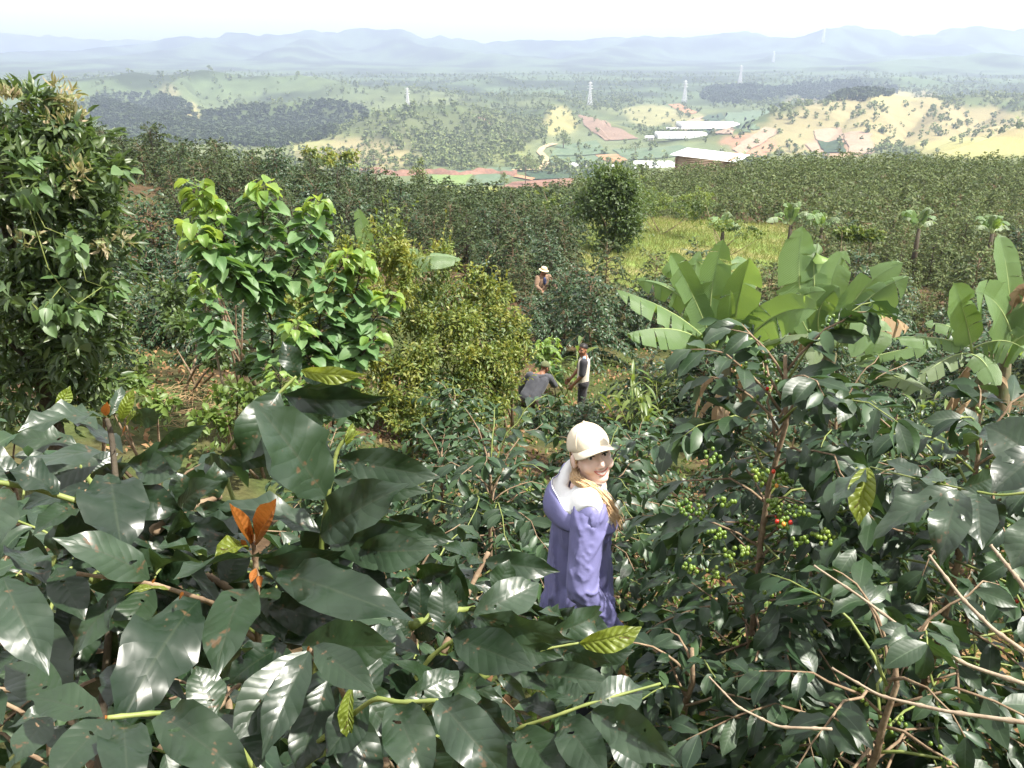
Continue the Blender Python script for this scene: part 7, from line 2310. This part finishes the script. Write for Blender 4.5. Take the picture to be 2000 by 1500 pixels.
def bending_man():
    px_, Y = 1040, 15.4
    top = PY(1062, 720, Y)
    loc = list(put(px_, Y))
    loc[2] = top[2] - 1.36
    # back to the camera, bent forwards and to the right
    C = A([.22, .26, 1.30]); Rm = rotm(-42, -20, 0)
    sh = [A([.32, .15, 1.13]), A([-.06, .12, 1.17])]
    el = [A([.42, .30, .92]), A([-.22, .16, .93])]
    wr = [A([.36, .52, .84]), A([-.27, .24, .68])]
    hip = [A([.05, -.10, .78]), A([-.13, -.10, .78])]; kn = [A([.10, .10, .46]), A([-.15, .08, .46])]; an = [A([.12, -.06, .09]), A([-.16, -.08, .09])]
    tor = [(A([.20, .11, 1.08]), .125, A([.04, -.09, .80]), .135), (A([.05, .09, 1.10]), .125, A([-.11, -.09, .80]), .135)]
    r = man('stooping person in a grey hooded sweatshirt and olive cap, seen from behind', tuple(loc), -8, C, Rm, sh, el, wr, hip, kn, an, (A([.15, .17, 1.17]), tor), 'hoodie', 1.95, 'trouser_brown', hood=True, hair=False,
            hands=((-.1, .8, -.4), (0, .4, -.9)), hand_n=((-1, 0, -.2), (1, 0, 0)))
    mb = MB()
    for a in np.linspace(-100, 100, 9):
        d = A([math.sin(R(a)) * .115, -math.cos(R(a)) * .085, 0])
        mb.ball(A([.16, .15, 1.19]) + d * .9, (.04, .036, .03), 10, 7)
    mb.ball(A([.14, .07, 1.155]), (.095, .045, .06), 14, 9)
    v, q, nr = remesh(mb, .010, 4)
    finish('hood', wrinkle(v, nr, .01, 10, 5, 6, 4), q, M['hoodie'], r)
    ball_cap(r, C, Rm, 1.04, M['cap_olive'], .065)
bending_man()

def far_man():
    px_, Y = 1058, 24.4
    top = PY(px_, 513, Y)
    loc = list(put(px_, Y))
    loc[2] = top[2] - 1.76
    C = A([0, .05, 1.505]); Rm = rotm(30, -12, 0)
    sh = [A([.19, .02, 1.32]), A([-.19, .02, 1.32])]
    el = [A([.30, .14, 1.10]), A([-.28, .16, 1.10])]
    wr = [A([.28, .38, 1.05]), A([-.22, .42, 1.03])]
    hip = [A([.09, 0, .86]), A([-.09, 0, .86])]; kn = [A([.10, .03, .48]), A([-.10, .03, .48])]; an = [A([.11, -.01, .09]), A([-.11, -.01, .09])]
    tor = [(A([.08, 0, 1.24]), .12, A([.07, 0, .84]), .13), (A([-.08, 0, 1.24]), .12, A([-.07, 0, .84]), .13)]
    r = man('distant person in a pale bucket hat and brown jacket reaching into coffee shrubs', tuple(loc), -152, C, Rm, sh, el, wr, hip, kn, an, (A([0, 0, 1.35]), tor), 'jacket_brown', 1.95, 'trouser_dark', hair=True, vox=.009,
            hands=((0, .9, -.3), (.1, .9, -.3)), hand_n=((-.3, 0, -1), (.3, 0, -1)))
    MB().ball((0, .115, 1.23), (.055, .05, .12), 12, 9).obj('undershirt', M['shirt_blue'], r, (0, 0, 0.00001))
    hat = MB()
    prof = [(.001, .148), (.045, .146), (.072, .135), (.085, .10), (.090, .065), (.105, .058), (.135, .040), (.137, .037), (.104, .052), (.088, .058)]
    nu = 24
    vs = [C + Rm @ A([rr_ * math.cos(2 * math.pi * k / nu), rr_ * 1.15 * math.sin(2 * math.pi * k / nu) - .005, z_]) for rr_, z_ in prof for k in range(nu)]
    hat.add(np.array(vs), q=[[i * nu + k, (i + 1) * nu + k, (i + 1) * nu + (k + 1) % nu, i * nu + (k + 1) % nu] for i in range(len(prof) - 1) for k in range(nu)])
    h = hat.obj('bucket_hat', M['hat_straw'], r, (0, 0, 0.00001))
    bd_ = MB()
    vs = [C + Rm @ A([rr_ * math.cos(2 * math.pi * k / nu), rr_ * 1.15 * math.sin(2 * math.pi * k / nu) - .005, z_]) for rr_, z_ in ((.0925, .066), (.0905, .088)) for k in range(nu)]
    bd_.add(np.array(vs), q=[[k, (k + 1) % nu, nu + (k + 1) % nu, nu + k] for k in range(nu)])
    bd_.obj('hat_band', M['hat_band'], h, (0, 0, 0.00001))
far_man()
# ---------------------------------------------------------------- air
def build_haze():
    m, t, out = new_mat('haze')
    vol = N(t, 'ShaderNodeVolumePrincipled')
    vol.inputs['Color'].default_value = (0.63, 0.745, 1.0, 1)
    vol.inputs['Density'].default_value = HAZE
    vol.inputs['Anisotropy'].default_value = 0.25
    t.links.new(vol.outputs['Volume'], out.inputs['Volume'])
    mb = MB()
    z0 = float(gv[:, 2].min()) - 2; z1 = max(60.0, float(gv[:, 2].max()) + 12)
    mb.box((0, 0, (z0 + z1) / 2), 25400, 25400, z1 - z0)
    o = mb.obj('haze', m, None, smooth_=False)
    tag(o, 'pale bluish haze hanging over the valley and mountains', 'haze', kind='stuff')
    print('haze', z0, z1)
HAZE = 2.35e-4
build_haze()
